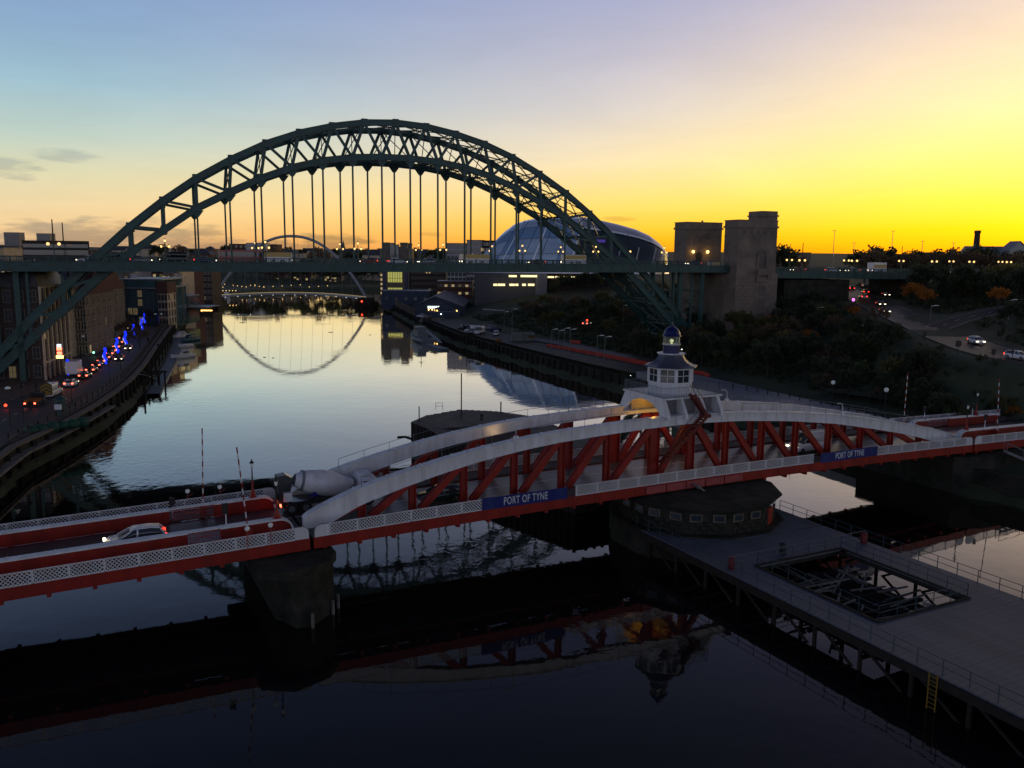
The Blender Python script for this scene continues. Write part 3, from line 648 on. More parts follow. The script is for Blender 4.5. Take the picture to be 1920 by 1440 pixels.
for i in range(8): a = i * .7854; b.tube((.86 * math.cos(a), .86 * math.sin(a), 5.18), (.86 * math.cos(a), .86 * math.sin(a), 6.0), .025, n=4)
b.obj('lantern_bars', 'white_paint', cab)
b = B().ball((0, 0, 5.5), .2, 8); b.tube((0, 0, 5.15), (0, 0, 5.4), .1); b.obj('lantern_lamp', 'lantern', cab)
B().lathe([(1.0, 5.98), (1.0, 6.08), (.92, 6.12), (.88, 6.4), (.74, 6.68), (.5, 6.9), (.25, 7.03), (.1, 7.12), (.07, 7.3), (.12, 7.4), (.03, 7.55)], 16).obj('lantern_dome', 'blue_paint', cab)
# red stair climbing the near side to the platform
b = B(); p0, p1, p2 = np.array((36.6, 2.1, 8.0)), np.array((41.9, 1.9, 12.6)), np.array((40.3, 2.3, 14.9))
for A_, C_ in ((p0, p1), (p1, p2)):
    for dy in (-.38, .38): b.beam(A_ + (0, dy, 0), C_ + (0, dy, 0), .06, .3); 
    for dy in (-.38, .38): b.tube(A_ + (0, dy, 1.0), C_ + (0, dy, 1.0), .03, n=4)
    n = 18
    for i in range(n): q = A_ + (C_ - A_) * (i + .5) / n; b.cbox(q, (.32, .76, .05))
b.cbox((41.9, 1.95, 12.6), (.9, .85, .35)); b.obj('access_stair', 'stair_red', sb)
b = B().beam((38.8, -.25, 6.2), (41.6, -.25, 4.1), .12, .2); b.beam((38.8, -.95, 6.2), (41.6, -.95, 4.1), .12, .2)
for i in range(9): k = (i + .5) / 9; b.cbox((38.8 + 2.8 * k, -.6, 6.2 - 2.1 * k), (.22, .7, .05))
b.obj('lower_stair', 'rail', sb)
# three old hooked lamp arms on the girders
for s, t in ((20.2, T1), (63.2, T1), (52.0, T2)):
    b = B(); z = ztop(s); b.box(-.22, .22, -.16, .16, 0, .3); b.poly([(.0, 0, .2), (0, 0, 1.0), (-.12, 0, 1.25), (-.4, 0, 1.38), (-.9, 0, 1.4)], .05, n=5); link('lamp_arm', b.mesh('lamp_arm', 'white_paint'), sb, (s, t, z))
def pt(name, loc, e, col, r=.08, parent=None):
    l = bpy.data.lights.new(name, 'POINT'); l.energy = e; l.color = col; l.shadow_soft_size = r; o = bpy.data.objects.new(name, l); COL.objects.link(o); o.location = loc; return o
pt('girder_lamp', SW(21.2, T2 - 1.3, 11.2), 16, (1, .58, .18)); pt('portal_lamp', SW(39.2, 7.4, 13.3), 150, (1, .46, .05)); pt('portal_lamp', SW(43.0, 6.4, 13.5), 90, (1, .46, .05))
# --- approach spans
ap = thing('approach_span', 'fixed red approach span with lattice rails left of the swinging span', 'bridge', (SA[0], SA[1], 0), SPH)
span(ap, -62, -.15); parapets(ap, -61.9, -.25, ends=(False, True))
aq = thing('approach_span', 'fixed red approach span with lattice rails at the right bank end', 'bridge', (SA[0], SA[1], 0), SPH)
span(aq, SLEN + .15, SLEN + 26); parapets(aq, SLEN + .25, SLEN + 25, ends=(True, False))
def plate(root, s0, s1, t, gate=None, rl=False, rr=False):
    segs = [(s0, s1)] if not gate else [(s0, gate[0]), (gate[1], s1)]
    for a, c in segs:
        b = B(); n = max(1, int((c - a) / 3)); ss = np.linspace(a, c, n + 1)
        for p, q in zip(ss[:-1], ss[1:]):
            b.mt(0); b.add([(x, y, zc(x) + h) for h in (-.1, 1.05) for x, y in ((p, t - .1), (q, t - .1), (q, t + .1), (p, t + .1))], [(3, 2, 1, 0), (4, 5, 6, 7), (0, 1, 5, 4), (1, 2, 6, 5), (2, 3, 7, 6), (3, 0, 4, 7)])
            b.mt(1); b.add([(x, y, zc(x) + h) for h in (1.05, 1.19) for x, y in ((p, t - .38), (q, t - .38), (q, t + .38), (p, t + .38))], [(3, 2, 1, 0), (4, 5, 6, 7), (0, 1, 5, 4), (1, 2, 6, 5), (2, 3, 7, 6), (3, 0, 4, 7)])
            b.box(p - .04, p + .04, t - .4, t + .4, zc(p) + 1.13, zc(p) + 1.22)
        if (rr and c == s1) or (rl and a == s0):     # rounded end
            x, d = (c, 1) if rr and c == s1 else (a, -1); o = []
            for i in range(7): an = math.pi / 2 * i / 6; o.append((x + d * 1.15 * math.sin(an), zc(x) - .1 + 1.15 * math.cos(an) ** .8))
            b.mt(0); pts = [(x, zc(x) - .1)] + [(x, zc(x) + 1.05)] + o[1:]
            b.prismy(pts if d < 0 else pts[::-1], t - .1, t + .1); b.mt(1)
            o2 = [(x, zc(x) + 1.12)] + [(p + d * .03, z + .07) for p, z in o[1:]]
            for p, q in zip(o2[:-1], o2[1:]): b.beam((p[0], t, p[1]), (q[0], t, q[1]), .76, .13)
        b.obj('parapet_plate', ['red_paint', 'white_paint'], root)
    if gate:
        b = B(); g0, g1 = gate; z = zc(g0)
        for x in np.arange(g0, g1, .22): b.box(x - .02, x + .02, t - .02, t + .02, z + .1, z + 1.1)
        for zz in (z + .12, z + .6, z + 1.0): b.beam((g0, t, zz), (g1, t, zz), .05, .06)
        b.beam((g0, t, z + .12), (g1, t, z + 1.1), .04, .06); b.beam((g0, t, z + 1.1), (g1, t, z + .12), .04, .06); b.mt(1)
        n = 3; seg_box(b, g0, g1, t - .3, t + .3, 1.1, 1.18)
        b.obj('gate', ['pink_paint', 'white_paint'], root)
plate(ap, -62, -2.1, T1, gate=(-9.2, -6.7), rr=True); plate(ap, -62, -2.1, T2, gate=(-9.9, -6.2), rr=True)
plate(aq, SLEN + 2.3, SLEN + 26, T1, rl=True); plate(aq, SLEN + 2.3, SLEN + 20, T2, gate=(SLEN + 4.5, SLEN + 9), rl=True)
# iron lamp posts
def lamp_post():
    r = thing('lamp_post', '', 'street lamp'); b = B(); b.lathe([(.42, 0), (.42, .1), (.33, .16), (.3, .35), (.22, .45), (.19, .7), (.12, .85), (.1, 1.7), (.07, 1.9)], 8); b.obj('base', 'red_paint', r)
    B().lathe([(.085, 1.9), (.07, 2.4), (.055, 3.25)], 8).obj('column', 'black_iron', r)
    g = B().lathe([(.1, 3.3), (.2, 3.75)], 6, smooth=False); g.obj('lantern_glass', 'globe_dull', r)
    B().lathe([(.06, 3.22), (.11, 3.3)], 6).lathe([(.25, 3.74), (.26, 3.8), (.12, 3.98), (.05, 4.05), (.07, 4.12), (.01, 4.22)], 6).obj('lantern_cap', 'black_iron', r)
    return r
P_ = Proto(lamp_post())
for (s, t, l) in ((-2.15, T1, 'red based iron lamp post on near parapet end beside white arch foot'), (-2.8, T2, 'red based iron lamp post on far parapet end left of cement mixer'), (SLEN + 2.6, T1, 'red based iron lamp post on near parapet at right end of bridge'), (SLEN + 15, T2, 'red based iron lamp post on far red parapet near right bank')):
    P_.put(SW(s, t, zc(s) + 1.19), SPH, l, 'street lamp', 'iron lamp posts on the swing bridge', .84)
def boom():
    r = thing('barrier_pole', '', 'barrier'); n = 14; L = 6.9
    for i in range(n):
        b = B().tube((0, 0, L * i / n + .9), (0, 0, L * (i + 1) / n + .9), .055, n=6); b.obj('stripe', 'red_paint' if i % 2 else 'car_white', r)
    B().box(-.28, .28, -.24, .24, 0, .95).obj('housing', 'red_paint', r); return r
P_ = Proto(boom())
for k, (s, t, dz, tx, ty, l) in enumerate(((-7.0, T2 + .9, 0, .0, .03, 'raised striped barrier pole behind far parapet, tallest at left'), (-4.6, T1 - .9, 0, .0, -.09, 'raised striped barrier pole leaning left over the near footway'), (SLEN + .8, T2 + .8, 0, 0, .01, 'raised striped barrier pole at far right bank end of girder'), (SLEN + 8.0, T1 - .7, 0, 0, -.08, 'raised striped barrier pole leaning left beside right near parapet'))):
    o = P_.put(SW(s, t, zc(s)), SPH, l, 'barrier pole', 'raised barrier poles'); o.rotation_euler = (0, ty, SPH)
def signal():
    r = thing('traffic_signal', '', 'traffic light'); B().tube((0, 0, 0), (0, 0, 1.5), .07).obj('pole', 'car_white', r); b = B().box(-.2, .2, -.16, .16, 1.45, 2.5); b.box(-.36, .36, .16, .2, 1.35, 2.6); b.obj('signal_head', 'black_iron', r); b = B()
    for z in (1.65, 1.97, 2.3): b.prismy([(-.17, z), (.17, z), (.17, z + .15), (0, z + .24), (-.17, z + .15)], -.34, -.16)
    b.obj('hood', 'black_iron', r); return r
P_ = Proto(signal())
for s, t, rz, l in ((-9.6, T2 + .4, 1.2, 'dark traffic signal on white post behind far lattice rail'), (-6.2, T1 + .1, 2.6, 'dark traffic signal on white post above near parapet cap'), (SLEN + 3.9, T2, .8, 'traffic signal on white post above far right parapet'), (SLEN + 14, T2 - .1, .8, 'wide dark traffic signal on far right red parapet'), (SLEN + 6.5, T1 + .1, .5, 'traffic signal on white post on right near parapet')):
    P_.put(SW(s, t, zc(s) + (1.19 if abs(t - T2) < .3 or abs(t - T1) < .3 else 0.2)), SPH + rz, l, 'traffic light', 'traffic signals on the swing bridge', .72)
def mini_lamp():
    r = thing('footway_lamp', '', 'street lamp'); B().tube((0, 0, 0), (0, 0, 1.5), .03).obj('column', 'pink_paint', r); b = B().ball((0, 0, 1.68), .2, 8); b.obj('globe', 'globe_dull', r); B().poly([(0, 0, 1.2), (.3, 0, 1.3), (.45, 0, 1.55)], .02, n=4).obj('bracket', 'pink_paint', r); return r
P_ = Proto(mini_lamp())
for s, t, l in ((-5.1, -.15, 'small globe lamp on near lattice rail just left of striped pole'), (-3.3, -.15, 'small globe lamp on near lattice rail just right of striped pole'), (-8.0, TW + .1, 'small globe lamp on far lattice rail behind red box'), (-5.2, TW + .1, 'small globe lamp on far lattice rail left of tall lamp post')):
    P_.put(SW(s, t, zc(s)), SPH, l, 'lamp', 'small lamps on the lattice rails')
# ------------------------------------------------------------------ piers and jetty
pr = thing('left_pier', 'dark octagonal stone pier with sloping cutwater under left end of swinging span', 'bridge pier', (SA[0], SA[1], 0), SPH)
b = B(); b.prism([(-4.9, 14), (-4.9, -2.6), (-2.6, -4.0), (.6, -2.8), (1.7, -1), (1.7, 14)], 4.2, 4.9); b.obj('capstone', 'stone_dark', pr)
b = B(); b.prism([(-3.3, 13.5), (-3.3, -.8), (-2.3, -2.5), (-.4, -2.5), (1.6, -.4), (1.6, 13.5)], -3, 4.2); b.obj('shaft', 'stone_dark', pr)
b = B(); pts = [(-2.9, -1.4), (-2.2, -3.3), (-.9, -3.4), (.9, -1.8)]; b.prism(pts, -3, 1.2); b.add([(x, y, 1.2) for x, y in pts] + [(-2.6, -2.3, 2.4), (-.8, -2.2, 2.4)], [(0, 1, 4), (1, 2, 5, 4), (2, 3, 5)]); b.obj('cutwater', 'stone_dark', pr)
for i, (x, y) in enumerate(((-1.0, -3.7), (1.1, -1.9), (1.8, -.9))): B().tube((x, y, -1), (x, y, 1.2), .14, n=6).obj('fender_pile', 'timber_pale', pr)
ph = thing('pier_house', 'round stone machinery house with flat roof, white framed windows and red door', 'building', (*SW(40.6, 1.5)[:2], 0), SPH)
R = 8.8; n = 12; ra = math.pi / 12
def ngon(r, z0, z1): return [(r, z0), (r, z1)]
b = B().lathe([(R + .2, -3), (R + .2, 2.62)], n, rot=ra, smooth=False); b.obj('plinth', 'stone_dark', ph)
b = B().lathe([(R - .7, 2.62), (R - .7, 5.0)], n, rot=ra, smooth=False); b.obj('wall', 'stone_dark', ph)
B().lathe([(R - .25, 5.0), (R - .1, 5.12), (R - .1, 5.3), (R - 1.0, 5.42), (R - 3, 5.46)], n, rot=ra, smooth=False).obj('roof', 'stone_dark', ph)
wb_ = B(); wb_.box(-.03, .0, -.5, .5, 0, .55); wb_.mt(1)
for a_ in ((-.05, .07, -.6, .6, -.1, .0), (-.05, .07, -.6, .6, .55, .65), (-.05, .07, -.6, -.48, 0, .55), (-.05, .07, .48, .6, 0, .55)): wb_.box(*a_)
wme = wb_.mesh('window', ['glass', 'stone'])
rr = (R - .7) * math.cos(ra) + .03
for i in range(n):
    a = i * 2 * math.pi / n
    if not (3.0 < a < 6.0): continue
    for off in (-1.1, 1.1):
        if 5.2 < a: continue
        c = (rr * math.cos(a) - off * math.sin(a), rr * math.sin(a) + off * math.cos(a)); link('window', wme, ph, (c[0], c[1], 3.95), a)
# stone courses on the wall, laid as recessed-joint blocks
blk = B().box(-.02, .09, -.52, .52, -.19, .19).mesh('stone', 'stone_dark')
for i in range(n):
    a = i * 2 * math.pi / n
    if not (3.0 < a < 6.1): continue
    for row in range(3):
        for kk in range(-1, 3):
            off = kk * 1.1 - .55 + (.5 if row % 2 else 0)
            if abs(off) > 1.55: continue
            link('stone', blk, ph, (rr * math.cos(a) - off * math.sin(a), rr * math.sin(a) + off * math.cos(a), 2.85 + row * .41), a)
a = 300 * math.pi / 180 + 0; d = B().box(-.05, .12, -.75, .75, 0, 1.7); link('door', d.mesh('door', 'hall_red'), ph, (rr * math.cos(a), rr * math.sin(a), 2.65), a).data.materials[0] = M['red_paint']
for off in (-.5, .4): B().ball((rr * math.cos(a) - off * math.sin(a) + .2, rr * math.sin(a) + off * math.cos(a) - .2, 4.75), .14, 6).obj('bulkhead_lamp', 'globe_dull', ph)
# jetty (long timber deck running towards the camera)
jt = thing('jetty', 'long weathered grey timber jetty with an open pit, running from the round pier house', 'jetty', (SA[0], SA[1], 0), SPH)
JX0, JX1, JY0, JY1 = 32.0, 49.4, -75.0, 3.0; PX0, PX1, PY0, PY1 = 35.3, 45.4, -26.2, -13.6
bm = {}
def board(x0, x1, y):
    k = round(x1 - x0, 2)
    if k not in bm: bm[k] = B().box(0, k, -.262, .262, -.12, 0).mesh('board', 'deck_boards')
    o = link('board', bm[k], jt, (x0, y, 2.5 + RNG.uniform(-.006, .006))); return o
cnt = 0; y = -8.0; rest = B()
while y > -44:
    if PY0 < y < PY1: board(JX0, PX0, y); board(PX1, JX1, y)
    else: board(JX0, JX1, y)
    y -= .54
yy = 3.0
while yy > JY0:
    if yy > -8.0 + .3 or yy < y + .3: rest.box(JX0, JX1, yy - .262, yy + .262, 2.38, 2.5 + RNG.uniform(-.01, .01))
    yy -= .54
rest.obj('further_boards', 'deck_boards', jt, kind='stuff')
b = B()
for x in (JX0 - .15, JX1 - .15): b.box(x, x + .3, JY0, JY1, 1.75, 2.36)
for x in (PX0 - .2, PX1): b.box(x, x + .2, PY0, PY1, 2.0, 2.62)
for yv in (PY0 - .2, PY1): b.box(PX0 - .2, PX1 + .2, yv, yv + .2, 2.0, 2.62)
b.obj('edge_beams', 'timber', jt)
pl = B().tube((0, 0, -5), (0, 0, 2.3), .17, n=7).mesh('pile', 'timber')
br = B().beam((0, -1.9, -.3), (0, 1.9, 1.9), .12, .2).mesh('brace', 'timber')
for yv in np.arange(2, -60, -4.2):
    for x in (JX0 + .2, JX0 + 3.2, 37, 40.7, 44, JX1 - .5):
        if PX0 < x < PX1 and PY0 < yv < PY1: continue
        link('pile', pl, jt, (x, yv, 0))
    link('brace', br, jt, (JX0 + .2, yv - 2.1, 0))
    if yv > -44: link('brace', br, jt, (JX1 - .5, yv - 2.1, 0), math.pi)
def jrail(b, pts, z=2.5, h=1.1, step=1.9, mid=True):
    for p, q in zip(pts[:-1], pts[1:]):
        L = math.hypot(q[0] - p[0], q[1] - p[1]); n = max(1, int(round(L / step)))
        for i in range(n + 1): x = p[0] + (q[0] - p[0]) * i / n; y_ = p[1] + (q[1] - p[1]) * i / n; b.tube((x, y_, z), (x, y_, z + h), .035, n=5)
        for hh in ((h, h * .52) if mid else (h,)): b.tube((*p, z + hh), (*q, z + hh), .028, n=5)
    return b
jrail(B(), [(JX0 + .25, 0), (JX0 + .25, -60)]).obj('railing', 'rail_green', jt, label='railing along the left jetty edge')
jrail(B(), [(JX1 - .2, -2), (JX1 - .2, -60)]).obj('railing', 'rail_green', jt, label='railing along the right jetty edge')
jrail(B(), [(PX0, PY0), (PX1, PY0), (PX1, PY1), (PX0, PY1), (PX0, PY0)], z=2.62).obj('pit_railing', 'rail_green', jt)
jrail(B(), [(JX0 + .3, PY1 + .5), (JX1 - .3, PY1 + .5)]).obj('cross_railing', 'rail', jt)
# timbers lying in the pit
LTN = ['short', 'long', 'thin', 'broken', 'thick', 'half sunken', 'leaning']
for i in range(34):
    L = RNG.uniform(1.0, 6.0); x = RNG.uniform(PX0 + 1, PX1 - 1); yv = RNG.uniform(PY0 + 1.2, PY1 - 1); a = RNG.choice([0.05, 1.55, 0.02, 0.0, 1.57, 0.6]) + RNG.uniform(-.12, .12)
    b = B().box(-L / 2, L / 2, -.07, .07, -.06, .06); o = b.obj('loose_timber', 'timber_pale', None, label='weathered loose timber lying across the jetty pit', cat='timber', group='loose timbers in the jetty pit')
    o.location = SW(x, yv, 1.2 + RNG.uniform(-.4, .5)); o.rotation_euler = (RNG.uniform(-.05, .05), RNG.uniform(-.06, .06), SPH + a)
for i, (x, yv) in enumerate(((36, -15.5), (36, -18.5), (36, -22), (44.6, -16), (41, -24.8), (43.5, -24.2))):
    o = B().box(-.35, .35, -.2, .2, 0, .12).obj('concrete_fragment', 'cream', None, label='pale broken slab fragment lying in the jetty pit', cat='rubble', group='pale fragments in the pit'); o.location = SW(x, yv, 1.5); o.rotation_euler = (.1, .05, SPH + i)
pfb = B()
for x in np.arange(PX0 + .8, PX1, 1.9): pfb.box(x, x + .25, PY0, PY1, .55, .85)
for yv in np.arange(PY0 + 1.2, PY1, 2.6): pfb.box(PX0, PX1, yv, yv + .25, .8, 1.05)
pfb.box(PX0, PX1, PY0, PY1, .25, .45); pfb.obj('pit_bearers', 'timber', jt)  # solid dark floor added for massed old timbers, keeps the pit black
def barrel(m):
    r = thing('drum_bin', '', 'bin'); B().lathe([(.28, 0), (.3, .05), (.3, .9), (.24, .95)], 12).obj('body', m, r); B().lathe([(.32, .93), (.32, 1.0), (.1, 1.06)], 12).obj('lid', m, r); return r
for x, yv, m_, l in ((JX0 + .9, -13.0, 'hall_red', 'red litter drum by the left jetty railing'), (39.6, -12.2, 'black_iron', 'dark blue black litter drum behind cross railing'), (48.6, -13.4, 'hall_red', 'red life ring box by the right jetty railing')):
    o = barrel(m_); o.location = SW(x, yv, 2.5); tag(o, l)
lad = thing('boarding_ladder', 'yellow steel ladder hanging down the jetty edge to the water', 'ladder', SW(JX0 - .28, -33.5, 0), SPH)
b = B()
for yv in (-.3, .3): b.tube((0, yv, .1), (0, yv, 2.7), .045, n=6)
b.obj('stile', 'yellow', lad); rg = B().tube((0, -.3, 0), (0, .3, 0), .03, n=5).mesh('rung', 'yellow')
for z in np.arange(.3, 2.6, .3): link('rung', rg, lad, (0, 0, z))
# far fender pier with plank deck (behind the bridge)
ep = thing('fender_pier', 'dark boat shaped timber pier with grey plank deck behind the swing bridge', 'pier', (0, 0, 0))
out_ = [onz(u, v, 4.6)[:2] for u, v in [(773, 790), (800, 778), (862, 767), (930, 770), (1000, 780), (1060, 805)]] + [SW(50, 15)[:2], SW(46, 15)[:2]]
low_ = [onz(u, v, 4.6)[:2] for u, v in [(800, 796), (905, 798), (960, 815)]] + [SW(36, 16)[:2], SW(33.5, 16)[:2]]
hull = [onz(773, 790, 4.6)[:2]] + out_[1:6] + [SW(50, 13)[:2], SW(33.0, 13)[:2], SW(29.5, 27)[:2]]
b = B().prism(hull, -3, 4.35); b.obj('timber_hull', 'timber', ep)
e0 = np.array(hull[0]); 
xd = np.array((math.cos(SPH), math.sin(SPH))); yd = np.array((-xd[1], xd[0])); hl = [((np.array(p) - SA) @ xd, (np.array(p) - SA) @ yd) for p in hull]
tt_ = 14.0
while tt_ < max(p[1] for p in hl):
    xsx = []
    for (a0, b0), (a1, b1) in zip(hl, hl[1:] + hl[:1]):
        if (b0 > tt_) != (b1 > tt_): xsx.append(a0 + (a1 - a0) * (tt_ - b0) / (b1 - b0))
    if len(xsx) >= 2:
        x0, x1 = min(xsx) - .1, max(xsx) + .1; lens = [(x0, x1)]
        if 18 < tt_ < 44: lens = [(x0, x0 + 1.4), ((x0 + x1) / 2 + 1.5, x1)]
        for a0, a1 in lens:
            if a1 - a0 > .4:
                bb = B().box(0, a1 - a0, -.27, .27, 0, .14); q = SW(a0, tt_, 4.36 + RNG.uniform(0, .03)); o = bb.obj('board', 'pier_deck', ep, ); o.location = q; o.rotation_euler = (0, 0, SPH)
    tt_ += .6
b = B()
for p, q in zip(hull, hull[1:] + hull[:1]):
    L = math.hypot(q[0] - p[0], q[1] - p[1])
    for i in range(int(L / 1.1)): k = i / (L / 1.1); x, y_ = p[0] + (q[0] - p[0]) * k, p[1] + (q[1] - p[1]) * k; b.tube((x, y_, -2), (x, y_, 4.5), .2, n=6)
b.obj('sheet_piles', 'timber', ep, kind='stuff')
for (u, vt, vb, w) in ((786, 762, 792, .08), (865, 700, 785, .09), (939, 753, 778, .1), (830, 758, 768, .03), (903, 776, 788, .22)):
    x, y_, z = onz(u, vb, 4.5); zt = ony(u, vt, y_)[2]; B().tube((x, y_, 4.4), (x, y_, zt), w, n=6).obj('mast', 'black_iron', ep)
b = B(); p = onz(817, 768, 4.5); q = onz(830, 768, 4.5); jrail(b, [p[:2], q[:2]], 4.5, 1.1, .8); b.obj('handrail', 'rail', ep)
for p, q in (((800, 800), (835, 822)), ((815, 798), (860, 815)), ((1003, 800), (1040, 812))):
    a0, a1 = onz(*p, 4.7), onz(*q, 4.2); B().beam(a0, a1, .15, .2).obj('cross_beam', 'timber_pale', ep)
# right abutment
rb = thing('right_abutment', 'massive dark stone abutment under the right end of the bridge', 'abutment', (SA[0], SA[1], 0), SPH)
B().prism([(64, 15.5), (65.2, -1.2), (84, -7.0), (125, -9), (125, 16)], -3, 4.3).obj('masonry', 'stone_dark', rb) if False else B().prism([(81, 15.5), (80.5, .5), (84.2, -1.5), (125, -3), (125, 16)], -3, 4.6).obj('masonry', 'stone_dark', rb)
B().prism([(88, -10), (125, -14), (125, -3), (90, -2.4)], -3, 2.2).obj('landing', 'stone_dark', rb)
b = B().beam((86.5, -2.4, 5.2), (92.5, -6.4, 2.3), .12, .25); b.beam((87.3, -1.4, 5.2), (93.3, -5.4, 2.3), .12, .25)
for i in range(12): k = (i + .5) / 12; b.cbox((86.9 + 6 * k, -1.9 - 4 * k, 5.2 - 2.9 * k), (.5, 1.0, .05))
for k in (0, .33, .66, 1): b.tube((86.5 + 6 * k, -2.4 - 4 * k, 5.2 - 2.9 * k), (86.5 + 6 * k, -2.4 - 4 * k, 6.3 - 2.9 * k), .04, n=4); b.tube((87.3 + 6 * k, -1.4 - 4 * k, 5.2 - 2.9 * k), (87.3 + 6 * k, -1.4 - 4 * k, 6.3 - 2.9 * k), .04, n=4)
b.tube((86.5, -2.4, 6.3), (92.5, -6.4, 3.4), .035, n=4); b.tube((87.3, -1.4, 6.3), (93.3, -5.4, 3.4), .035, n=4); b.obj('stair', 'rail', rb)
# ================================================================== STEEL ARCH BRIDGE (local frame again: x along, y across)
TA = (-65.22, 179.04); TPH = math.radians(22.525); TC = 42.1
def TY(s, t, z=0.0): return (TA[0] + s * math.cos(TPH) - t * math.sin(TPH), TA[1] + s * math.sin(TPH) + t * math.cos(TPH), z)
tb = thing('arch_bridge', 'dark green steel through arch bridge with twin trussed ribs spanning the river', 'bridge', (TA[0], TA[1], 0), TPH)
TX = [0, 7, 14, 21, 28, 35, 42.1, 48.6, 55.0, 61.3, 67.7, 73.8, 79.2, 84.3]; TZ = [57.6, 57.2, 56.0, 54.2, 51.6, 48.1, 43.9, 39.2, 33.9, 27.9, 21.6, 15.4, 9.4, 2.4]
LX = [3.24, 9.72, 16.2, 22.7, 29.2, 35.6, 42.1, 48.6, 55.0, 61.3, 67.7, 73.8, 79.2, 84.3]; LZ = [50.1, 49.7, 48.7, 47.0, 44.5, 41.4, 38.0, 33.4, 28.8, 23.6, 17.6, 11.7, 6.6, 1.8]
RW = 13.9
def ribpts(X, Z): return [(TC - x, z) for x, z in zip(X[::-1], Z[::-1])] + [(TC + x, z) for x, z in zip(X, Z) if x > 0]
TOPP, LOWP = ribpts(TX, TZ), ribpts(LX, LZ)
for t in (0, RW):
    for nm, P, w, h in (('top_chord', TOPP, 1.0, 1.25), ('bottom_chord', LOWP, 1.0, 1.3)):
        b = B()
        for (x0, z0), (x1, z1) in zip(P[:-1], P[1:]):
            hh = h + 0.5 * max(0, (abs((x0 + x1) / 2 - TC) - 45) / 40)
            b.beam((x0, t, z0), (x1, t, z1), w, hh); b.beam((x0, t, z0 + hh / 2), (x1, t, z1 + hh / 2), w + .3, .08)
        for x, z in P[1:-1]: b.cbox((x, t, z), (1.3, w + .12, h + .35))
        b.obj(nm, 'green_steel', tb)
    for sgn in (-1, 1):
        for k in range(13):
            lx, lz = LX[k], LZ[k]; j = k if k < 6 else k
            tx, tz = (TX[k] if k > 0 else TX[0], TZ[k])
            if k == 0: tx = 0.0
            p, q = (TC + sgn * lx, t, lz), (TC + sgn * tx, t, tz)
            B().beam(p, q, .5, .62 if k < 7 else .75, (1, 0, 0)).obj('web_post', 'green_steel', tb)
            if k < 12:
                # diagonal from the top node outward to the next lower node nearer the crown
                p2 = (TC + sgn * TX[k + 1], t, TZ[k + 1]); B().beam(p2, (TC + sgn * LX[k], t, LZ[k]), .42, .55, (1, 0, 0)).obj('web_diagonal', 'green_steel', tb) 
            if k < 7:                               # hanger with its gusset
                x = TC + sgn * lx; B().beam((x, t, 26.6), (x, t, lz - .4), .34, .34, (1, 0, 0)).obj('hanger', 'green_steel', tb)
                B().prismy([(x - 1.3, lz - .55), (x - .3, lz - 1.9), (x + .3, lz - 1.9), (x + 1.3, lz - .55)], t - .28, t + .28).obj('gusset', 'green_steel', tb)
            elif k > 9: 
                x = TC + sgn * lx; B().beam((x, t, tz), (x, t, 25.2), .45, .5, (1, 0, 0)).obj('spandrel_post', 'green_steel', tb)
def lstrut(b, x, z, n=8, h=.9):
    b.beam((x, .4, z + h / 2), (x, RW - .4, z + h / 2), .22, .16); b.beam((x, .4, z - h / 2), (x, RW - .4, z - h / 2), .22, .16)
    for i in range(n): a = .4 + (RW - .8) * i / n; c = .4 + (RW - .8) * (i + 1) / n; b.beam((x, a, z - h / 2), (x, c, z + h / 2), .07, .08); b.beam((x, a, z + h / 2), (x, c, z - h / 2), .07, .08)
for P, nm in ((TOPP, 'top'), (LOWP, 'low')):
    for i, (x, z) in enumerate(P):
        dxx = abs(x - TC)
        if 57 < dxx < 66: continue
        b = B(); lstrut(b, x, z); b.obj('lateral_strut', 'green_steel', tb)
        if i + 1 < len(P):
            x2, z2 = P[i + 1]
            if 55 < (abs(x2 - TC) + dxx) / 2 < 67: continue
            b = B(); b.beam((x, .3, z), (x2, RW / 2, (z2)), .16, .3); b.beam((x, RW - .3, z), (x2, RW / 2, z2), .16, .3); b.beam((x2, RW / 2, z2), (x2, RW / 2, z2 + .01), .1, .1)
            b.beam((x, RW / 2, z), (x2, .3, z2), .14, .22); b.beam((x, RW / 2, z), (x2, RW - .3, z2), .14, .22); b.obj('lateral_brace', 'green_steel', tb)
for sgn in (-1, 1):
    for k in range(13):
        if 8 <= k <= 10: continue
        a = (TC + sgn * LX[k], LZ[k]); c = (TC + sgn * (0 if k == 0 else TX[k]), TZ[k])
        b = B().beam((a[0], .3, a[1]), (c[0], RW - .3, c[1]), .12, .18, (1, 0, 0)); b.beam((a[0], RW - .3, a[1]), (c[0], .3, c[1]), .12, .18, (1, 0, 0)); b.obj('sway_brace', 'green_steel', tb)
DE0, DE1 = -3.3, 17.2
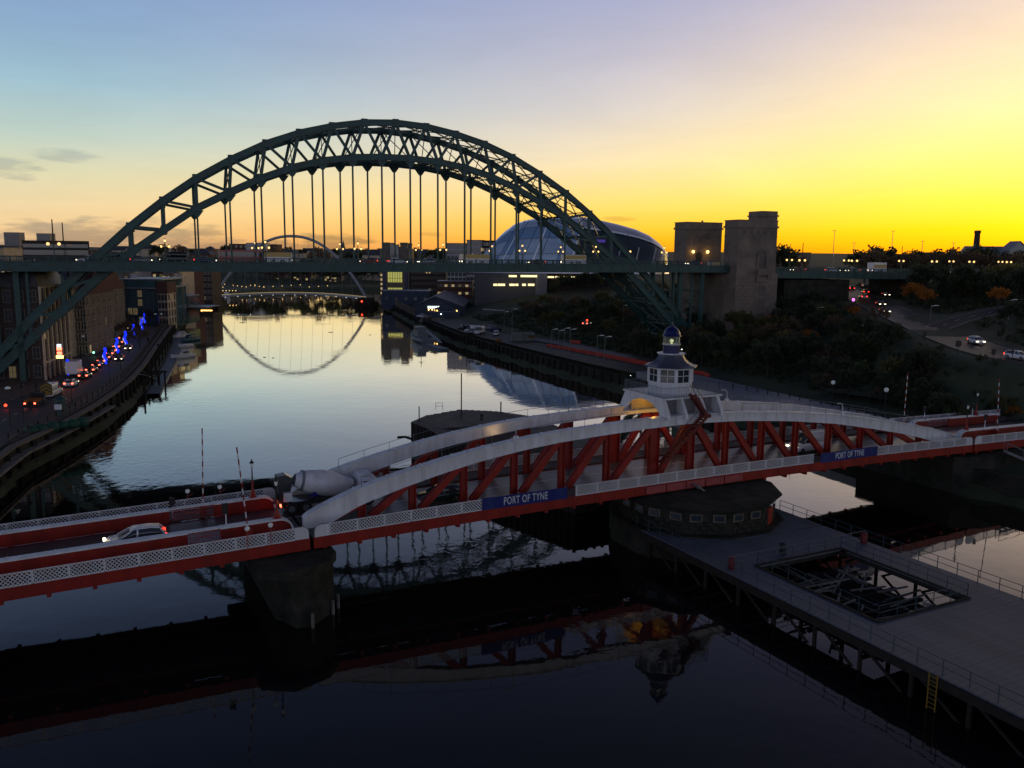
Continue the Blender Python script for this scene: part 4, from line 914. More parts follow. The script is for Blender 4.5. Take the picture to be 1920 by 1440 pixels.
def tdeck(root, s0, s1, z0=26.55, z1=26.55, col='green_steel'):
    def zz(s): return z0 + (z1 - z0) * (s - s0) / (s1 - s0)
    def sb_(b, t0, t1, h0, h1, step=12):
        n = max(1, int((s1 - s0) / step)); ss = np.linspace(s0, s1, n + 1)
        for a, c in zip(ss[:-1], ss[1:]):
            b.add([(a, t0, zz(a) + h0), (c, t0, zz(c) + h0), (c, t1, zz(c) + h0), (a, t1, zz(a) + h0), (a, t0, zz(a) + h1), (c, t0, zz(c) + h1), (c, t1, zz(c) + h1), (a, t1, zz(a) + h1)],
                  [(3, 2, 1, 0), (4, 5, 6, 7), (0, 1, 5, 4), (1, 2, 6, 5), (2, 3, 7, 6), (3, 0, 4, 7)])
        return b
    sb_(B(), .9, RW - .9, -.4, 0).obj('carriageway', 'asphalt', root)
    for t0, t1 in ((DE0 + .2, .6), (RW - .6, DE1 - .2)): sb_(B(), t0, t1, -.3, .12).obj('footway', 'paving', root)
    for t0 in (DE0, DE1 - .2):
        b = sb_(B(), t0, t0 + .2, -1.55, .14); sb_(b, t0 - .12, t0 + .3, -1.58, -1.48); sb_(b, t0 - .14, t0 + .3, .12, .24); sb_(b, t0 - .05, t0 + .22, -.72, -.62)
        for s in np.arange(s0 + 1, s1, 3.24): b.box(s - .06, s + .06, t0 - .08, t0 + .24, zz(s) - 1.5, zz(s) + .12)
        b.obj('edge_girder', col, root)
        b = sb_(B(), t0 + .02, t0 + .14, 1.16, 1.28); sb_(b, t0 + .03, t0 + .13, .34, .42)
        for s in np.arange(s0 + .2, s1, .34): b.box(s - .05, s + .05, t0 + .04, t0 + .12, zz(s) + .24, zz(s) + 1.18)
        for s in np.arange(s0 + 1, s1, 3.24): b.box(s - .12, s + .12, t0 - .02, t0 + .2, zz(s) + .2, zz(s) + 1.36)
        b.obj('parapet', col, root)
    b = sb_(B(), .3, .9, -1.5, -.3); sb_(b, RW - .9, RW - .3, -1.5, -.3)
    for s in np.arange(s0 + 1, s1, 6.48): b.box(s - .2, s + .2, DE0 + .2, DE1 - .2, zz(s) - 1.45, zz(s) - .4)
    b.obj('cross_girders', col, root)
tdeck(tb, -90, 130.5)
for s in (-47.5, -40.5, -33.5, 117.7, 124.5):
    for t in (0, RW): B().beam((s, t, 2), (s, t, 25.1), 1.0, 1.0, (1, 0, 0)).obj('column', 'green_steel', tb)
    b = B()
    for z in (8, 14, 20): b.beam((s, 0, z), (s, RW, z), .4, .5)
    for z0, z1 in ((8, 14), (14, 20)): b.beam((s, 0, z0), (s, RW, z1), .2, .25, (1, 0, 0)); b.beam((s, RW, z0), (s, 0, z1), .2, .25, (1, 0, 0))
    b.obj('column_bracing', 'green_steel', tb)
for s in (-44, 128.2):
    pt_ = thing('arch_abutment', 'low granite abutment carrying the %s feet of the steel arch' % ('left' if s < 0 else 'right'), 'abutment', TY(s, RW / 2), TPH)
    B().prism([(-4.5, -10), (4.5, -10), (4.5, 10), (-4.5, 10)], 0, 3.4).obj('masonry', 'granite', pt_)
# granite towers
def tower(s0, s1, t0, t1, label, front_low=True):
    r = thing('bridge_tower', label, 'tower', TY((s0 + s1) / 2, (t0 + t1) / 2), TPH, 'granite towers of the arch bridge'); hs, ht = (s1 - s0) / 2, (t1 - t0) / 2
    k = hs / 6.3
    b = B().box(-hs, hs, -ht, ht, 24.9, 36.6); b.box(-hs - .28, hs + .28, -ht - .28, ht + .28, 36.6, 37.1); b.box(-hs - .02, hs + .02, -ht - .02, ht + .02, 37.1, 38.4); b.box(-hs - .15, hs + .15, -ht - .15, ht + .15, 38.4, 38.62)
    b.obj('shaft', 'granite', r)
    return r, hs, ht
r, hs, ht = tower(131, 143.4, -6, -.1, 'nearer granite bridge tower with a raised corner turret and niche')
b = B().box(1.0, hs - .1, -ht + .1, ht - .3, 38.5, 40.2); b.box(.75, hs + .2, -ht - .15, ht - .1, 39.6, 40.0); b.box(1.0, hs - .1, -ht + .1, ht - .3, 40.2, 41.0); b.obj('turret', 'granite', r)
b = B().box(-hs - .5, hs + .5, -ht - .5, ht + 20.2, 0, 24.9); b.obj('lower_shaft', 'granite', r)
b = B()
for z in (34.3, 30.6): b.box(-hs - .06, hs + .06, -ht - .06, ht + .06, z, z + .28)
b.obj('string_course', 'granite', r)
b = B()
for i in range(5): b.box(-hs + 1.5 + i * 2.2, -hs + 2.4 + i * 2.2, -ht - .04, -ht + .1, 34.9, 36.2)
b.obj('louvre', 'granite_line', r)
b = B(); b.box(-.1, 3.4, -ht - .62, -ht - .4, 8, 22.6); b.mt(1); b.box(.6, 2.7, -ht - .7, -ht - .56, 8, 21.6); b.mt(0)
for z in (11, 14.5, 18): b.box(.5, 2.8, -ht - .78, -ht - .5, z, z + .9)
b.box(-.5, 3.8, -ht - 1.1, -ht - .4, 22.6, 23.6); b.obj('window_bay', ['granite', 'granite_line'], r)
b = B(); b.box(-.6, 3.9, -ht - 1.7, -ht, 24.4, 25.0); b.box(-.6, 3.9, -ht - 1.75, -ht - 1.55, 25.0, 26.1); b.box(-.5, .3, -ht - 1.2, -ht, 22.9, 24.4); b.box(3.0, 3.8, -ht - 1.2, -ht, 22.9, 24.4); b.obj('balcony', 'granite', r)
b = B()
for i in range(9):
    a0, a1 = math.pi * i / 9, math.pi * (i + 1) / 9; b.beam((1.65 - 1.45 * math.cos(a0), -ht - .15, 29.0 + 1.9 * math.sin(a0)), (1.65 - 1.45 * math.cos(a1), -ht - .15, 29.0 + 1.9 * math.sin(a1)), .5, .4, (0, 1, 0))
b.beam((.2, -ht - .15, 25), (.2, -ht - .15, 29), .5, .4, (0, 1, 0)); b.beam((3.1, -ht - .15, 25), (3.1, -ht - .15, 29), .5, .4, (0, 1, 0)); b.obj('niche_surround', 'granite', r)
b = B().box(.4, 2.9, -ht - .05, -ht + .1, 25, 29.2); b.obj('niche', 'granite_line', r)
# courses of granite blocks that can be told apart on the lower front
cb = B().box(-1.02, 1.02, -.07, .0, -.42, .42).mesh('stone', 'granite')
for row in range(17):
    z = 8.4 + row * .93
    for col in range(6):
        x = -hs + .6 + col * 2.16 + (1.05 if row % 2 else 0)
        if -1.3 < x < 4.6 or x > hs - .5: continue
        link('stone', cb, r, (x, -ht - .5, z))
r2, hs, ht = tower(128.6, 140.4, 14, 20, 'farther granite bridge tower with arched doorway between two lit lamps')
b = B(); pts = [(-1.0, 26.7), (1.0, 26.7)] + [(1.0 * math.cos(math.pi * i / 8), 29.4 + 1.0 * math.sin(math.pi * i / 8)) for i in range(9)]; b.prismy(pts, -ht - .05, -ht + .2); b.obj('doorway', 'black_iron', r2).location.x = -1.6
b = B().box(-.3, 1.8, -ht - .03, -ht + .05, 34, 35.4); b.box(-3.6, -3.0, -ht - .03, -ht + .05, 32.2, 34); b.obj('louvre', 'granite_line', r2)
B().box(1.0, 1.4, -.2, .2, 38.6, 39.2).obj('vent', 'granite', r2)
for x in (-3.8, 1.0):
    b = B().ball((x, -ht - .5, 30.4), .42, 8); b.obj('wall_lamp', 'lamp_orange', r2)
    q = TY(134.5 + x, 17 - ht - 1.2, 30.2); pt('tower_lamp', q, 40, (1, .5, .12), .2)
# approach viaduct
vb = thing('approach_viaduct', 'green girder road viaduct leading right from the granite towers', 'viaduct', (TA[0], TA[1], 0), TPH)
tdeck(vb, 143.6, 330, 25.1, 23.6)
for s0, s1 in ((150, 173), (198, 203), (228, 233), (258, 263), (290, 295)): B().box(s0, s1, -2, 16, 4, 23.0).obj('pier', 'stone_dark', vb)  # wide first block: dark stone stands in for trees and shadow below deck
# street lamps on the arch bridge
def tri_lamp():
    r = thing('cluster_lamp', '', 'street lamp'); B().lathe([(.32, 0), (.3, .5), (.16, .8), (.12, 1.4), (.08, 3.0), (.06, 4.1)], 8).obj('column', 'green_steel', r)
    b = B()
    for d in (-1, 1): b.poly([(0, 0, 2.2), (.35 * d, 0, 2.1), (.68 * d, 0, 2.45), (.72 * d, 0, 2.85)], .05, n=4)
    b.obj('bracket', 'green_steel', r)
    for x, z in ((-.72, 3.1), (.72, 3.1), (0, 4.25)):
        B().lathe([(.1, z - .22), (.2, z - .08), (.21, z + .08), (.12, z + .2)], 8, c=(x, 0, 0)).obj('globe', 'lamp', r); B().lathe([(.2, z + .26), (.02, z + .5)], 6, c=(x, 0, 0)).obj('finial', 'black_iron', r)
    return r
P_ = Proto(tri_lamp()); GRP = 'cluster lamps along the arch bridge parapets'
for i in range(7):
    s = -6.5 + 19.55 * i
    P_.put(TY(s, -2.9, 26.9), TPH, '%s three globe cluster lamp from the left on near parapet of arch bridge' % ORD[i], 'street lamp', GRP)
    if i: P_.put(TY(s, 16.9, 26.9), TPH, '%s three globe cluster lamp from the left on far parapet of arch bridge' % ORD[i - 1], 'street lamp', GRP)
def twin_lamp(mast):
    r = thing('twin_lamp', '', 'street lamp'); B().lathe([(.3, 0), (.28, .5), (.14, .8), (.08, 3.2)], 8).obj('column', 'green_steel', r)
    b = B()
    for d in (-1, 1): b.poly([(0, 0, 2.5), (.5 * d, 0, 2.4), (.95 * d, 0, 2.75), (.95 * d, 0, 3.1)], .05, n=4)
    b.obj('bracket', 'green_steel', r)
    for x in (-.95, .95): B().lathe([(.14, 3.05), (.27, 3.2), (.29, 3.42), (.14, 3.6)], 8, c=(x, 0, 0)).obj('globe', 'lamp', r)
    if mast: B().tube((0, 0, 3.0), (0, 0, 8.0), .14, .1, n=6).obj('mast', 'brick_dark', r)
    return r
PM, PN = Proto(twin_lamp(True)), Proto(twin_lamp(False)); n_ = 0
for s, t, l in ((-26.4, -2.9, 'twin globe lamp with tall bare mast on near parapet at left end'), (-26.4, 16.9, 'twin globe lamp with tall bare mast on far parapet at left end'), (111.5, 16.9, 'twin globe lamp with mast beside the far granite tower')):
    PM.put(TY(s, t, 26.9), TPH, l, 'street lamp', 'twin lamps with masts on the arch bridge')
for i, u in enumerate((1480, 1504, 1587, 1602, 1690, 1752, 1784, 1822, 1876, 1892)):
    t = 16.8 if i % 2 == 0 else -2.9; p = np.array(TY(0, t)[:2]); r_ = ray(u, 490); nrm = (-math.sin(TPH), math.cos(TPH)); tt_ = (p[0] * nrm[0] + p[1] * nrm[1]) / (r_[0] * nrm[0] + r_[1] * nrm[1]); q = (r_[0] * tt_, r_[1] * tt_)
    (PM if i in (0, 1, 4, 6) else PN).put((q[0], q[1], 25.0), TPH, '%s twin globe lamp right of the granite towers on the viaduct' % ORD[i], 'street lamp', 'twin lamps on the viaduct')
# ================================================================== FAR FOOTBRIDGE (white tilted arch)
fA, fB = onz(402, 571, 0.5), onz(688, 574, 0.5); fl = math.hypot(fB[0] - fA[0], fB[1] - fA[1]); fph = math.atan2(fB[1] - fA[1], fB[0] - fA[0])
fb = thing('arch_footbridge', 'slender white arch footbridge far off with a curved deck over the river', 'bridge', (fA[0], fA[1], 0), fph)
b = B(); n = 28; ap_ = [(fl * (.5 - .5 * math.cos(math.pi * i / n)), -10 * math.sin(math.pi * i / n), 4.5 + 33.6 * math.sin(math.pi * i / n) ** .92) for i in range(n + 1)]
ap_ = [(fl * i / n, 6 * (1 - ((2 * i / n) - 1) ** 2), 4.5 + 33.5 * (1 - abs((2 * i / n) - 1) ** 2.15)) for i in range(n + 1)]
for i in range(n): b.tube(ap_[i], ap_[i + 1], .75, n=8)
b.obj('arch', 'steel_white', fb)
b = B(); dp = [(fl * i / n, 12 * (1 - ((2 * i / n) - 1) ** 2), 4.6 + 1.6 * (1 - ((2 * i / n) - 1) ** 2)) for i in range(n + 1)]
for i in range(n): b.beam(dp[i], dp[i + 1], 3.5, .7)
b.obj('deck', 'steel_white', fb)
b = B()
for i in range(n): b.beam((dp[i][0], dp[i][1] - 2.2, dp[i][2] + 1), (dp[i + 1][0], dp[i + 1][1] - 2.2, dp[i + 1][2] + 1), .12, .25)
b.obj('handrail', 'steel_white', fb)
for i in range(3, 26, 2): B().tube((dp[i][0], dp[i][1] + 2, dp[i][2]), ap_[i], .05, n=4).obj('cable', 'steel_white', fb)
for x in (0, fl):
    b = B().box(x - 5, x + 5, -9, 6, -2, 3.0); b.box(x - 3.5, x + 3.5, -7, 4, 3.0, 5.2); b.obj('abutment', 'stone_dark', fb)
b = B().cbox((-1, -9.4, 2.9), (6, .3, 2.0)); b.obj('end_window', 'lamp_orange', fb); fb.children[-1].data.materials[0] = M['window']
B().ball((fl - 1, -9.6, 3.6), .5, 6).obj('signal_lamp', 'red', fb)
b = B()
for i in range(2, 27, 2): b.ball((dp[i][0], dp[i][1] - 2.6, dp[i][2] - .5), .13, 6)
b.obj('deck_lights', 'white', fb, kind='stuff')
# ================================================================== BUILDINGS
WIN = {}
def win_mesh(w, h, g, fr, bars=True):
    k = (w, h, g, fr)
    if k not in WIN:
        b = B().box(-w / 2, w / 2, -.02, .0, 0, h); b.mt(1); f = min(.12, w * .1)
        b.box(-w / 2 - f, -w / 2, -.12, .02, -f, h + f); b.box(w / 2, w / 2 + f, -.12, .02, -f, h + f); b.box(-w / 2, w / 2, -.12, .02, -f, 0); b.box(-w / 2, w / 2, -.12, .02, h, h + f)
        if bars and w > .9: b.box(-.04, .04, -.08, -.02, 0, h); b.box(-w / 2, w / 2, -.08, -.02, h * .5 - .03, h * .5 + .03)
        WIN[k] = b.mesh('window', [g, fr])
    return WIN[k]
def building(label, x, y, z, rz, w, d, h, wall='brick', fr='cream', roof='flat', rm='slate', floors=4, bays=5, ww=1.1, wh=1.6, lit=.06, side='', name='building', cat='building', pil=0, group=None, sbays=4, glass='glass', band=None, litm=('window', 'window_dim'), gap=1.0, sidew=True):
    """front faces local -y; origin at the front left corner"""
    r = thing(name, label, cat, (x, y, z), rz, group)
    B().box(0, w, 0, d, -2, h).obj('wall', wall, r)
    rb_ = B()
    if roof == 'flat': rb_.box(-.25, w + .25, -.25, d + .25, h, h + .35)
    elif roof == 'gable': rb_.prismx([(-.4, h), (d + .4, h), (d / 2, h + d * .36)], -.3, w + .3)
    elif roof == 'gablef': rb_.prismy([(-.4, h), (w + .4, h), (w / 2, h + w * .3)], -.3, d + .3)
    elif roof == 'hip':
        k = min(w, d) * .5; H = k * .75; rb_.add([(-.4, -.4, h), (w + .4, -.4, h), (w + .4, d + .4, h), (-.4, d + .4, h), (k, d / 2, h + H), (max(k + .1, w - k), d / 2, h + H)], [(0, 1, 5, 4), (1, 2, 5), (2, 3, 4, 5), (3, 0, 4), (3, 2, 1, 0)])
    elif roof == 'mansard':
        rb_.add([(-.2, -.2, h), (w + .2, -.2, h), (w + .2, d + .2, h), (-.2, d + .2, h), (1.2, 1.2, h + 2.6), (w - 1.2, 1.2, h + 2.6), (w - 1.2, d - 1.2, h + 2.6), (1.2, d - 1.2, h + 2.6)], [(0, 1, 5, 4), (1, 2, 6, 5), (2, 3, 7, 6), (3, 0, 4, 7), (4, 5, 6, 7), (3, 2, 1, 0)])
    ro = rb_.obj('roof', rm, r)
    if roof in ('gable', 'hip', 'mansard') and w > 7:
        for cx_ in (w * .15, w * .8): B().box(cx_ - .5, cx_ + .5, d * .4, d * .4 + .8, h + .5, h + 4.2).obj('chimney', wall, ro)
    fh = h / floors; bw = w / bays; sb2 = d / sbays
    for f in range(floors):
        for i in range(bays):
            g = glass if random.random() > lit else random.choice(litm)
            link('window', win_mesh(ww, wh, g, fr), r, ((i + .5) * bw, -.03, f * fh + (fh - wh) * .45))
        if sidew:
            for i in range(sbays):
                g = glass if random.random() > lit else random.choice(litm)
                if 'r' in side: link('window', win_mesh(ww, wh, g, fr), r, (w + .03, (i + .5) * sb2, f * fh + (fh - wh) * .45), math.pi / 2)
                if 'l' in side: link('window', win_mesh(ww, wh, g, fr), r, (-.03, (i + .5) * sb2, f * fh + (fh - wh) * .45), -math.pi / 2)
    if pil:
        for i in range(bays + 1): x_ = min(max(i * bw, .25), w - .25); link('pilaster', B().box(-.3, .3, -.35, 0, 0, h).mesh('pilaster', band or 'cream') if i == 0 else bpy.data.meshes[PILN[0]], r, (x_, 0, 0)) if i else PILN.__setitem__(0, link('pilaster', B().box(-.3, .3, -.35, 0, 0, h).mesh('pilaster', band or 'cream'), r, (x_, 0, 0)).data.name)
        b = B()
        for f in (1, floors): b.box(-.1, w + .1, -.45, .02, f * fh - .35, f * fh)
        b.obj('cornice', band or 'cream', r)
    return r
PILN = ['']
def facing(p, q):                                   # front from p (left, seen from the street) to q
    return math.hypot(q[0] - p[0], q[1] - p[1]), math.atan2(q[1] - p[1], q[0] - p[0])
def street(label, pa, pb, d, h, **k):
    a, c = onz(*pa, 3.5), onz(*pb, 3.5); w, rz = facing(a, c); return building(label, a[0], a[1], 3.5, rz, w, d, h, **k)
def bpx(label, u0, u1, vb, vt, y, d, **k):           # block whose front stands at depth y
    a = ony(u0, vb, y); c = ony(u1, vb, y); t_ = ony((u0 + u1) / 2, vt, y); z0 = k.pop('z0', None); z0 = H1(a[0], y) if z0 is None else z0
    return building(label, a[0], y, z0, k.pop('rz', 0), c[0] - a[0], d, max(2.5, t_[2] - z0), **k)
# quayside street, left: fronts face the river road
street('ornate soot dark stone quayside block with pale pilasters and red signal before it', (84, 713), (133, 690), 9, 18.5, wall='brick_dark', fr='stone', roof='mansard', floors=5, bays=6, ww=1.2, wh=2.2, pil=1, band='cream', side='l', sbays=4, lit=.05)
bpx('brown stone quayside hall with rows of cream framed windows', 141, 163, 668, 553, 208, 20, wall='stone', fr='cream', roof='gable', rm='brick', floors=5, bays=4, ww=1.1, wh=1.9, side='r', sbays=5, lit=.06, z0=3.5, rz=.12)
hb0 = bpx('taller brown stone warehouse behind the quayside hall', 160, 185, 650, 546, 238, 22, wall='stone', fr='cream', roof='gable', rm='brick', floors=6, bays=4, ww=1.1, wh=1.9, side='r', sbays=5, lit=.06, z0=3.5, rz=.1)
a0, a1 = ony(168, 632, 236.5), ony(182, 580, 236.5); B().box(0, a1[0] - a0[0], -.2, .1, 0, a1[2] - a0[2]).obj('banner', 'hall_red', None, label='tall dark red banner hanging on the brown stone warehouse', cat='banner').location = a0
bpx('narrow pale stone tower house with pointed gable on the quayside', 184, 193, 640, 558, 258, 10, wall='cream', fr='stone', roof='gablef', floors=6, bays=2, ww=.8, wh=1.7, lit=.1, z0=3.5, sidew=False)
bpx('tall slim tan quayside building at the end of the old street', 193, 204, 625, 528, 285, 14, wall='stone', fr='cream', roof='flat', floors=8, bays=2, ww=.9, wh=1.8, lit=.08, z0=3.5, side='r', pil=1, band='cream')
# behind and left of the arch foot
bpx('low dark gabled quayside warehouse at the far left edge under the deck', -70, 34, 640, 555, 212, 10, wall='brick_dark', roof='gable', floors=3, bays=8, rm='slate', lit=.03)
bpx('dark brick merchant house with grey slate roof behind the arch foot', 36, 80, 640, 552, 208, 9, wall='brick_dark', roof='gable', floors=4, bays=5, lit=.04)
bpx('pale hipped roof building seen under the bridge deck at far left', -10, 30, 560, 524, 240, 20, wall='stone', roof='hip', rm='zinc', floors=3, bays=5, lit=.05)
bpx('old stone office block with tall chimneys behind the left arch rib', 50, 108, 600, 516, 230, 22, wall='stone', roof='hip', floors=5, bays=6, fr='cream', lit=.05)
bpx('cream gabled office with dormer between the two left arch ribs', 92, 132, 640, 545, 205, 16, wall='cream', roof='gable', floors=5, bays=5, fr='stone', lit=.3, litm=('window', 'window_dim'))
bpx('dark slate roofed terrace beyond the left arch foot', 112, 165, 580, 520, 275, 20, wall='brick_dark', roof='gable', floors=4, bays=6, lit=.08)
bpx('grey rooftop block above the parapet at far left edge', -30, 14, 560, 465, 330, 18, wall='cream', roof='flat', floors=8, bays=6, lit=.2)
# glass court building with brick and stone corner
gx = ony(208, 545, 300); gx2 = ony(296, 545, 300)
gr = building('modern glass fronted courts building with overhanging flat roofs', gx[0], 300, 3.5, 0, gx2[0] - gx[0], 26, 12.4, wall='glass_blue', fr='rail', roof='flat', rm='zinc', floors=4, bays=9, ww=1.5, wh=2.3, lit=.12, side='r', glass='glass_blue', litm=('window_dim',))
B().box(3, gx2[0] - gx[0] + 1, -2.0, 26, 12.6, 13.0).obj('eaves', 'zinc', gr); B().box(5, gx2[0] - gx[0] - .5, -.6, 22, 13.0, 15.6).obj('upper_storey', 'glass_blue', gr); B().box(4, gx2[0] - gx[0] + 2, -1.6, 23, 15.6, 16.0).obj('upper_roof', 'zinc', gr); B().box(-6, 3, 4, 20, 12, 15.5).obj('plant_room', 'render_grey', gr)
a = ony(296, 560, 298); cr = building('brick topped stone corner block beside the glass courts', a[0], 298, 3.5, 0.1, 3.2, 10, 11.0, wall='cream', fr='stone', floors=4, bays=3, ww=.7, wh=1.9, sbays=3, side='r', lit=.05, roof='flat', rm='brick')
B().box(-.2, 3.4, -.2, 10.2, 11.3, 15).obj('upper_wall', 'brick', cr)
for i, (u0, u1, vb, vt, y, wl, lb_, lt) in enumerate(((228, 262, 520, 497, 380, 'stone', 'brown brick flats behind the glass courts with pale bays', .2), (245, 258, 522, 500, 365, 'render_white', 'narrow white rendered stair tower behind the glass courts', .4), (268, 306, 525, 492, 390, 'brick', 'red brick flats with tan bays right behind the courts roof', .25), (307, 327, 540, 495, 370, 'stone', 'tan stone flats with lit balconies left of white framed tower', .5), (327, 342, 538, 500, 368, 'cream', 'cream framed tower flats with two tall window strips', .1), (343, 362, 545, 490, 400, 'brick', 'dark red brick flats beyond the cream framed tower', .12), (362, 398, 548, 505, 440, 'brick_dark', 'terraced brown flats stepping down near white footbridge', .18))):
    bpx(lb_, u0, u1, vb, vt, y, 14, wall=wl, fr='cream', roof='flat', floors=5, bays=3 if u1 - u0 < 20 else 6, ww=1.2, wh=1.7, lit=lt, z0=4)
pv = bpx('low riverside pavilion with thin projecting flat roof', 318, 352, 574, 556, 330, 12, wall='glass_blue', fr='rail', roof='flat', rm='zinc', floors=1, bays=7, ww=1.6, wh=2.2, lit=.15, z0=3.5); B().box(-1.5, 15, -2.5, 13, 4.2, 4.5).obj('canopy', 'zinc', pv)
# skyline things on the left
for i, (u0, u1, vt, lb_) in enumerate(((10, 38, 436, 'distant grey tower block left of the lamp masts'), (71, 96, 438, 'distant grey tower block right behind the lamp masts'))):
    bpx(lb_, u0, u1, 480, vt, 1150, 14, wall='render_grey', fr='render_grey', roof='flat', rm='render_grey', floors=12, bays=7, ww=2.0, wh=1.5, lit=.0, z0=22, name='tower_block', group='distant tower blocks', sidew=False)
rng2 = random.Random(5)
for i in range(46):
    u = -20 + i * 29 + rng2.uniform(-8, 8)
    if u > 905: break
    y = rng2.choice((760, 860, 980, 1150, 1350)); x = ony(u, 480, y)[0]; z = H1(x, y); w_ = rng2.uniform(14, 34); h_ = max(5, ony(u, rng2.uniform(462, 476), y)[2] - z)
    rt = rng2.choice(('gable', 'flat', 'hip', 'gable')); wl = rng2.choice(('stone', 'brick', 'brick_dark', 'cream', 'render_grey'))
    building('%s %s roofed %s house block on the far skyline, number %s from left' % (rng2.choice(('small', 'broad', 'plain')), {'gable': 'gable', 'flat': 'flat', 'hip': 'hipped'}[rt], {'stone': 'tan', 'brick': 'red brick', 'brick_dark': 'brown', 'cream': 'cream', 'render_grey': 'grey'}[wl], i + 1), x, y, z, 0, w_, 14, h_ * .8, wall=wl, roof=rt, floors=3, bays=3, ww=1.6, wh=2, lit=.06, name='distant_house', group='distant houses on the skyline', sidew=False)
BANKT = []
# riverside flats at the bend
for i, (u0, u1, vt) in enumerate(((495, 512, 514), (514, 533, 516), (546, 566, 515), (568, 588, 513), (604, 622, 515), (622, 640, 518))):
    bpx('%s tan gabled riverside flats block from the left at the river bend' % ORD[i], u0, u1, 537, vt, 742, 14, wall='cream' if i % 2 else 'stone', fr='cream', roof='gablef', rm='brick', floors=4, bays=4, ww=1.8, wh=2, lit=.16, z0=3.6, group='riverside flats at the bend', sidew=False)
for i in range(44):
    u_ = 395 + i * 7.6; y_ = 704 + (i * 37 % 30); x_ = ony(u_, 500, y_)[0]
    BANKT.append((x_, y_, 1.6 + (i * 53 % 17) / 17 * 1.1))
# hill chapel / hospital block and spire
BANKT
bpx('broad pale hillside institute with stepped roof left of arch footbridge', 430, 520, 480, 458, 900, 20, wall='brick', roof='flat', floors=4, bays=10, ww=2, wh=2, lit=.05, sidew=False)
bpx('white stepped hillside flats right above the red bus', 462, 498, 480, 456, 860, 16, wall='render_white', roof='flat', floors=4, bays=6, lit=.05, sidew=False)
x, y, z = ony(644, 478, 1000); sp = thing('church_spire', 'thin dark church spire on the skyline beyond the footbridge', 'church', (x, y, H1(x, y))); hh = ony(644, 450, 1000)[2] - H1(x, y)
B().box(-3, 3, -3, 3, 0, hh * .5).obj('tower', 'stone_dark', sp); B().lathe([(3, hh * .5), (.1, hh)], 8, smooth=False).obj('spire', 'slate', sp)
# flour mill gallery
bx0, bx1 = ony(713, 545, 500), ony(768, 545, 500); bw_ = bx1[0] - bx0[0]; zb_ = 3.6
bal = thing('mill_gallery', 'square former flour mill with four corner towers and tall yellow lit glazing', 'building', (bx0[0], 500, zb_))
zt1, zt2 = ony(740, 466, 500)[2] - zb_, ony(730, 454.5, 500)[2] - zb_
B().box(0, bw_, 0, 24, -2, zt1).obj('wall', 'stone', bal)
for x_, y_ in ((1.5, 0), (bw_ - 5.2, 0), (1.5, 20), (bw_ - 5.2, 20)):
    b = B().box(x_, x_ + 4.0, y_ - .3, y_ + 4, zt1 - 6, zt2); b.box(x_ - .3, x_ + 4.3, y_ - .6, y_ + 4.3, zt2 - 1.2, zt2 - .5); b.obj('corner_tower', 'stone', bal)
b = B().box(bw_ * .36, bw_ * .64, -.3, 3, zt1 - 2, zt1 + 2.4); b.obj('roof_box', 'glass_blue', bal)
b = B().box(bw_ * .37, bw_ * .63, -.6, -.35, zt1 - 5.2, zt1 - 1.0); b.mt(1)
for x_ in (bw_ * .37, bw_ * .63): b.box(x_ - .25, x_ + .25, -.7, -.55, zt1 - 5.4, zt1 - .8)
b.box(bw_ * .37, bw_ * .63, -.7, -.55, zt1 - 5.5, zt1 - 5.1); b.obj('framed_screen', ['glass', 'render_white'], bal)
for k_ in range(2):
    z0 = 2.6 + k_ * 6.4 - (1 if k_ == 0 else 0)
    b = B().box(bw_ * .26, bw_ * .76, -.35, -.1, z0, z0 + 4.2 + k_ * 2.2); b.mt(1)
    for q in range(7): x_ = bw_ * (.26 + .5 * q / 6); b.box(x_ - .12, x_ + .12, -.5, -.34, z0, z0 + 4.2 + k_ * 2.2)
    b.box(bw_ * .26, bw_ * .76, -.5, -.34, z0 + 2.2, z0 + 2.4); b.obj('glazing', ['window_yellow', 'glass'], bal)
for x_ in (bw_ * .1, bw_ * .84): B().box(x_, x_ + 1.6, -.4, 0, 2, 16).obj('purple_recess', 'blue_paint', bal)
for q in range(6): link('window', win_mesh(1.1, 1.4, 'window', 'stone', False), bal, (bw_ * .045, -.05, 2 + q * 2.6))
# apartments with curved white tops
for (u0, u1, vt, lb_, wl) in ((838, 874, 457, 'pale apartment block with concave roofline left of twin block', 'render_white'), (875, 907, 451, 'tall pale apartment block with dark window strips beside the glass shell', 'render_white'), (908, 922, 456, 'tan edged apartment block tucked behind the glass shell', 'cream'), (903, 935, 452, 'dark apartment block peeping over at the shell left end', 'brick_dark')):
    bpx(lb_, u0, u1, 545, vt, 470 if u0 < 905 else 490, 12, wall=wl, fr='render_grey', roof='flat', rm='brick', floors=9, bays=3 if u1 - u0 < 20 else 5, ww=1.4, wh=1.7, lit=.04, z0=8, sidew=False)
bpx('dark brick hotel block with small windows right of the old mill', 770, 836, 560, 505, 500, 14, wall='brick_dark', roof='flat', floors=5, bays=12, ww=.9, wh=1.1, lit=.06, z0=4, sidew=False)
bpx('low brick leisure building with curved grey roof and warm lit front', 820, 885, 560, 528, 430, 14, wall='brick', roof='flat', rm='zinc', floors=2, bays=10, ww=1.4, wh=1.1, lit=.35, z0=8, sidew=False)
bpx('long low warehouse with pale flat eaves before the old mill', 716, 806, 570, 546, 430, 12, wall='shed_blue', roof='flat', rm='zinc', floors=1, bays=5, ww=1, wh=1, lit=0.0, z0=3.6, sidew=False)
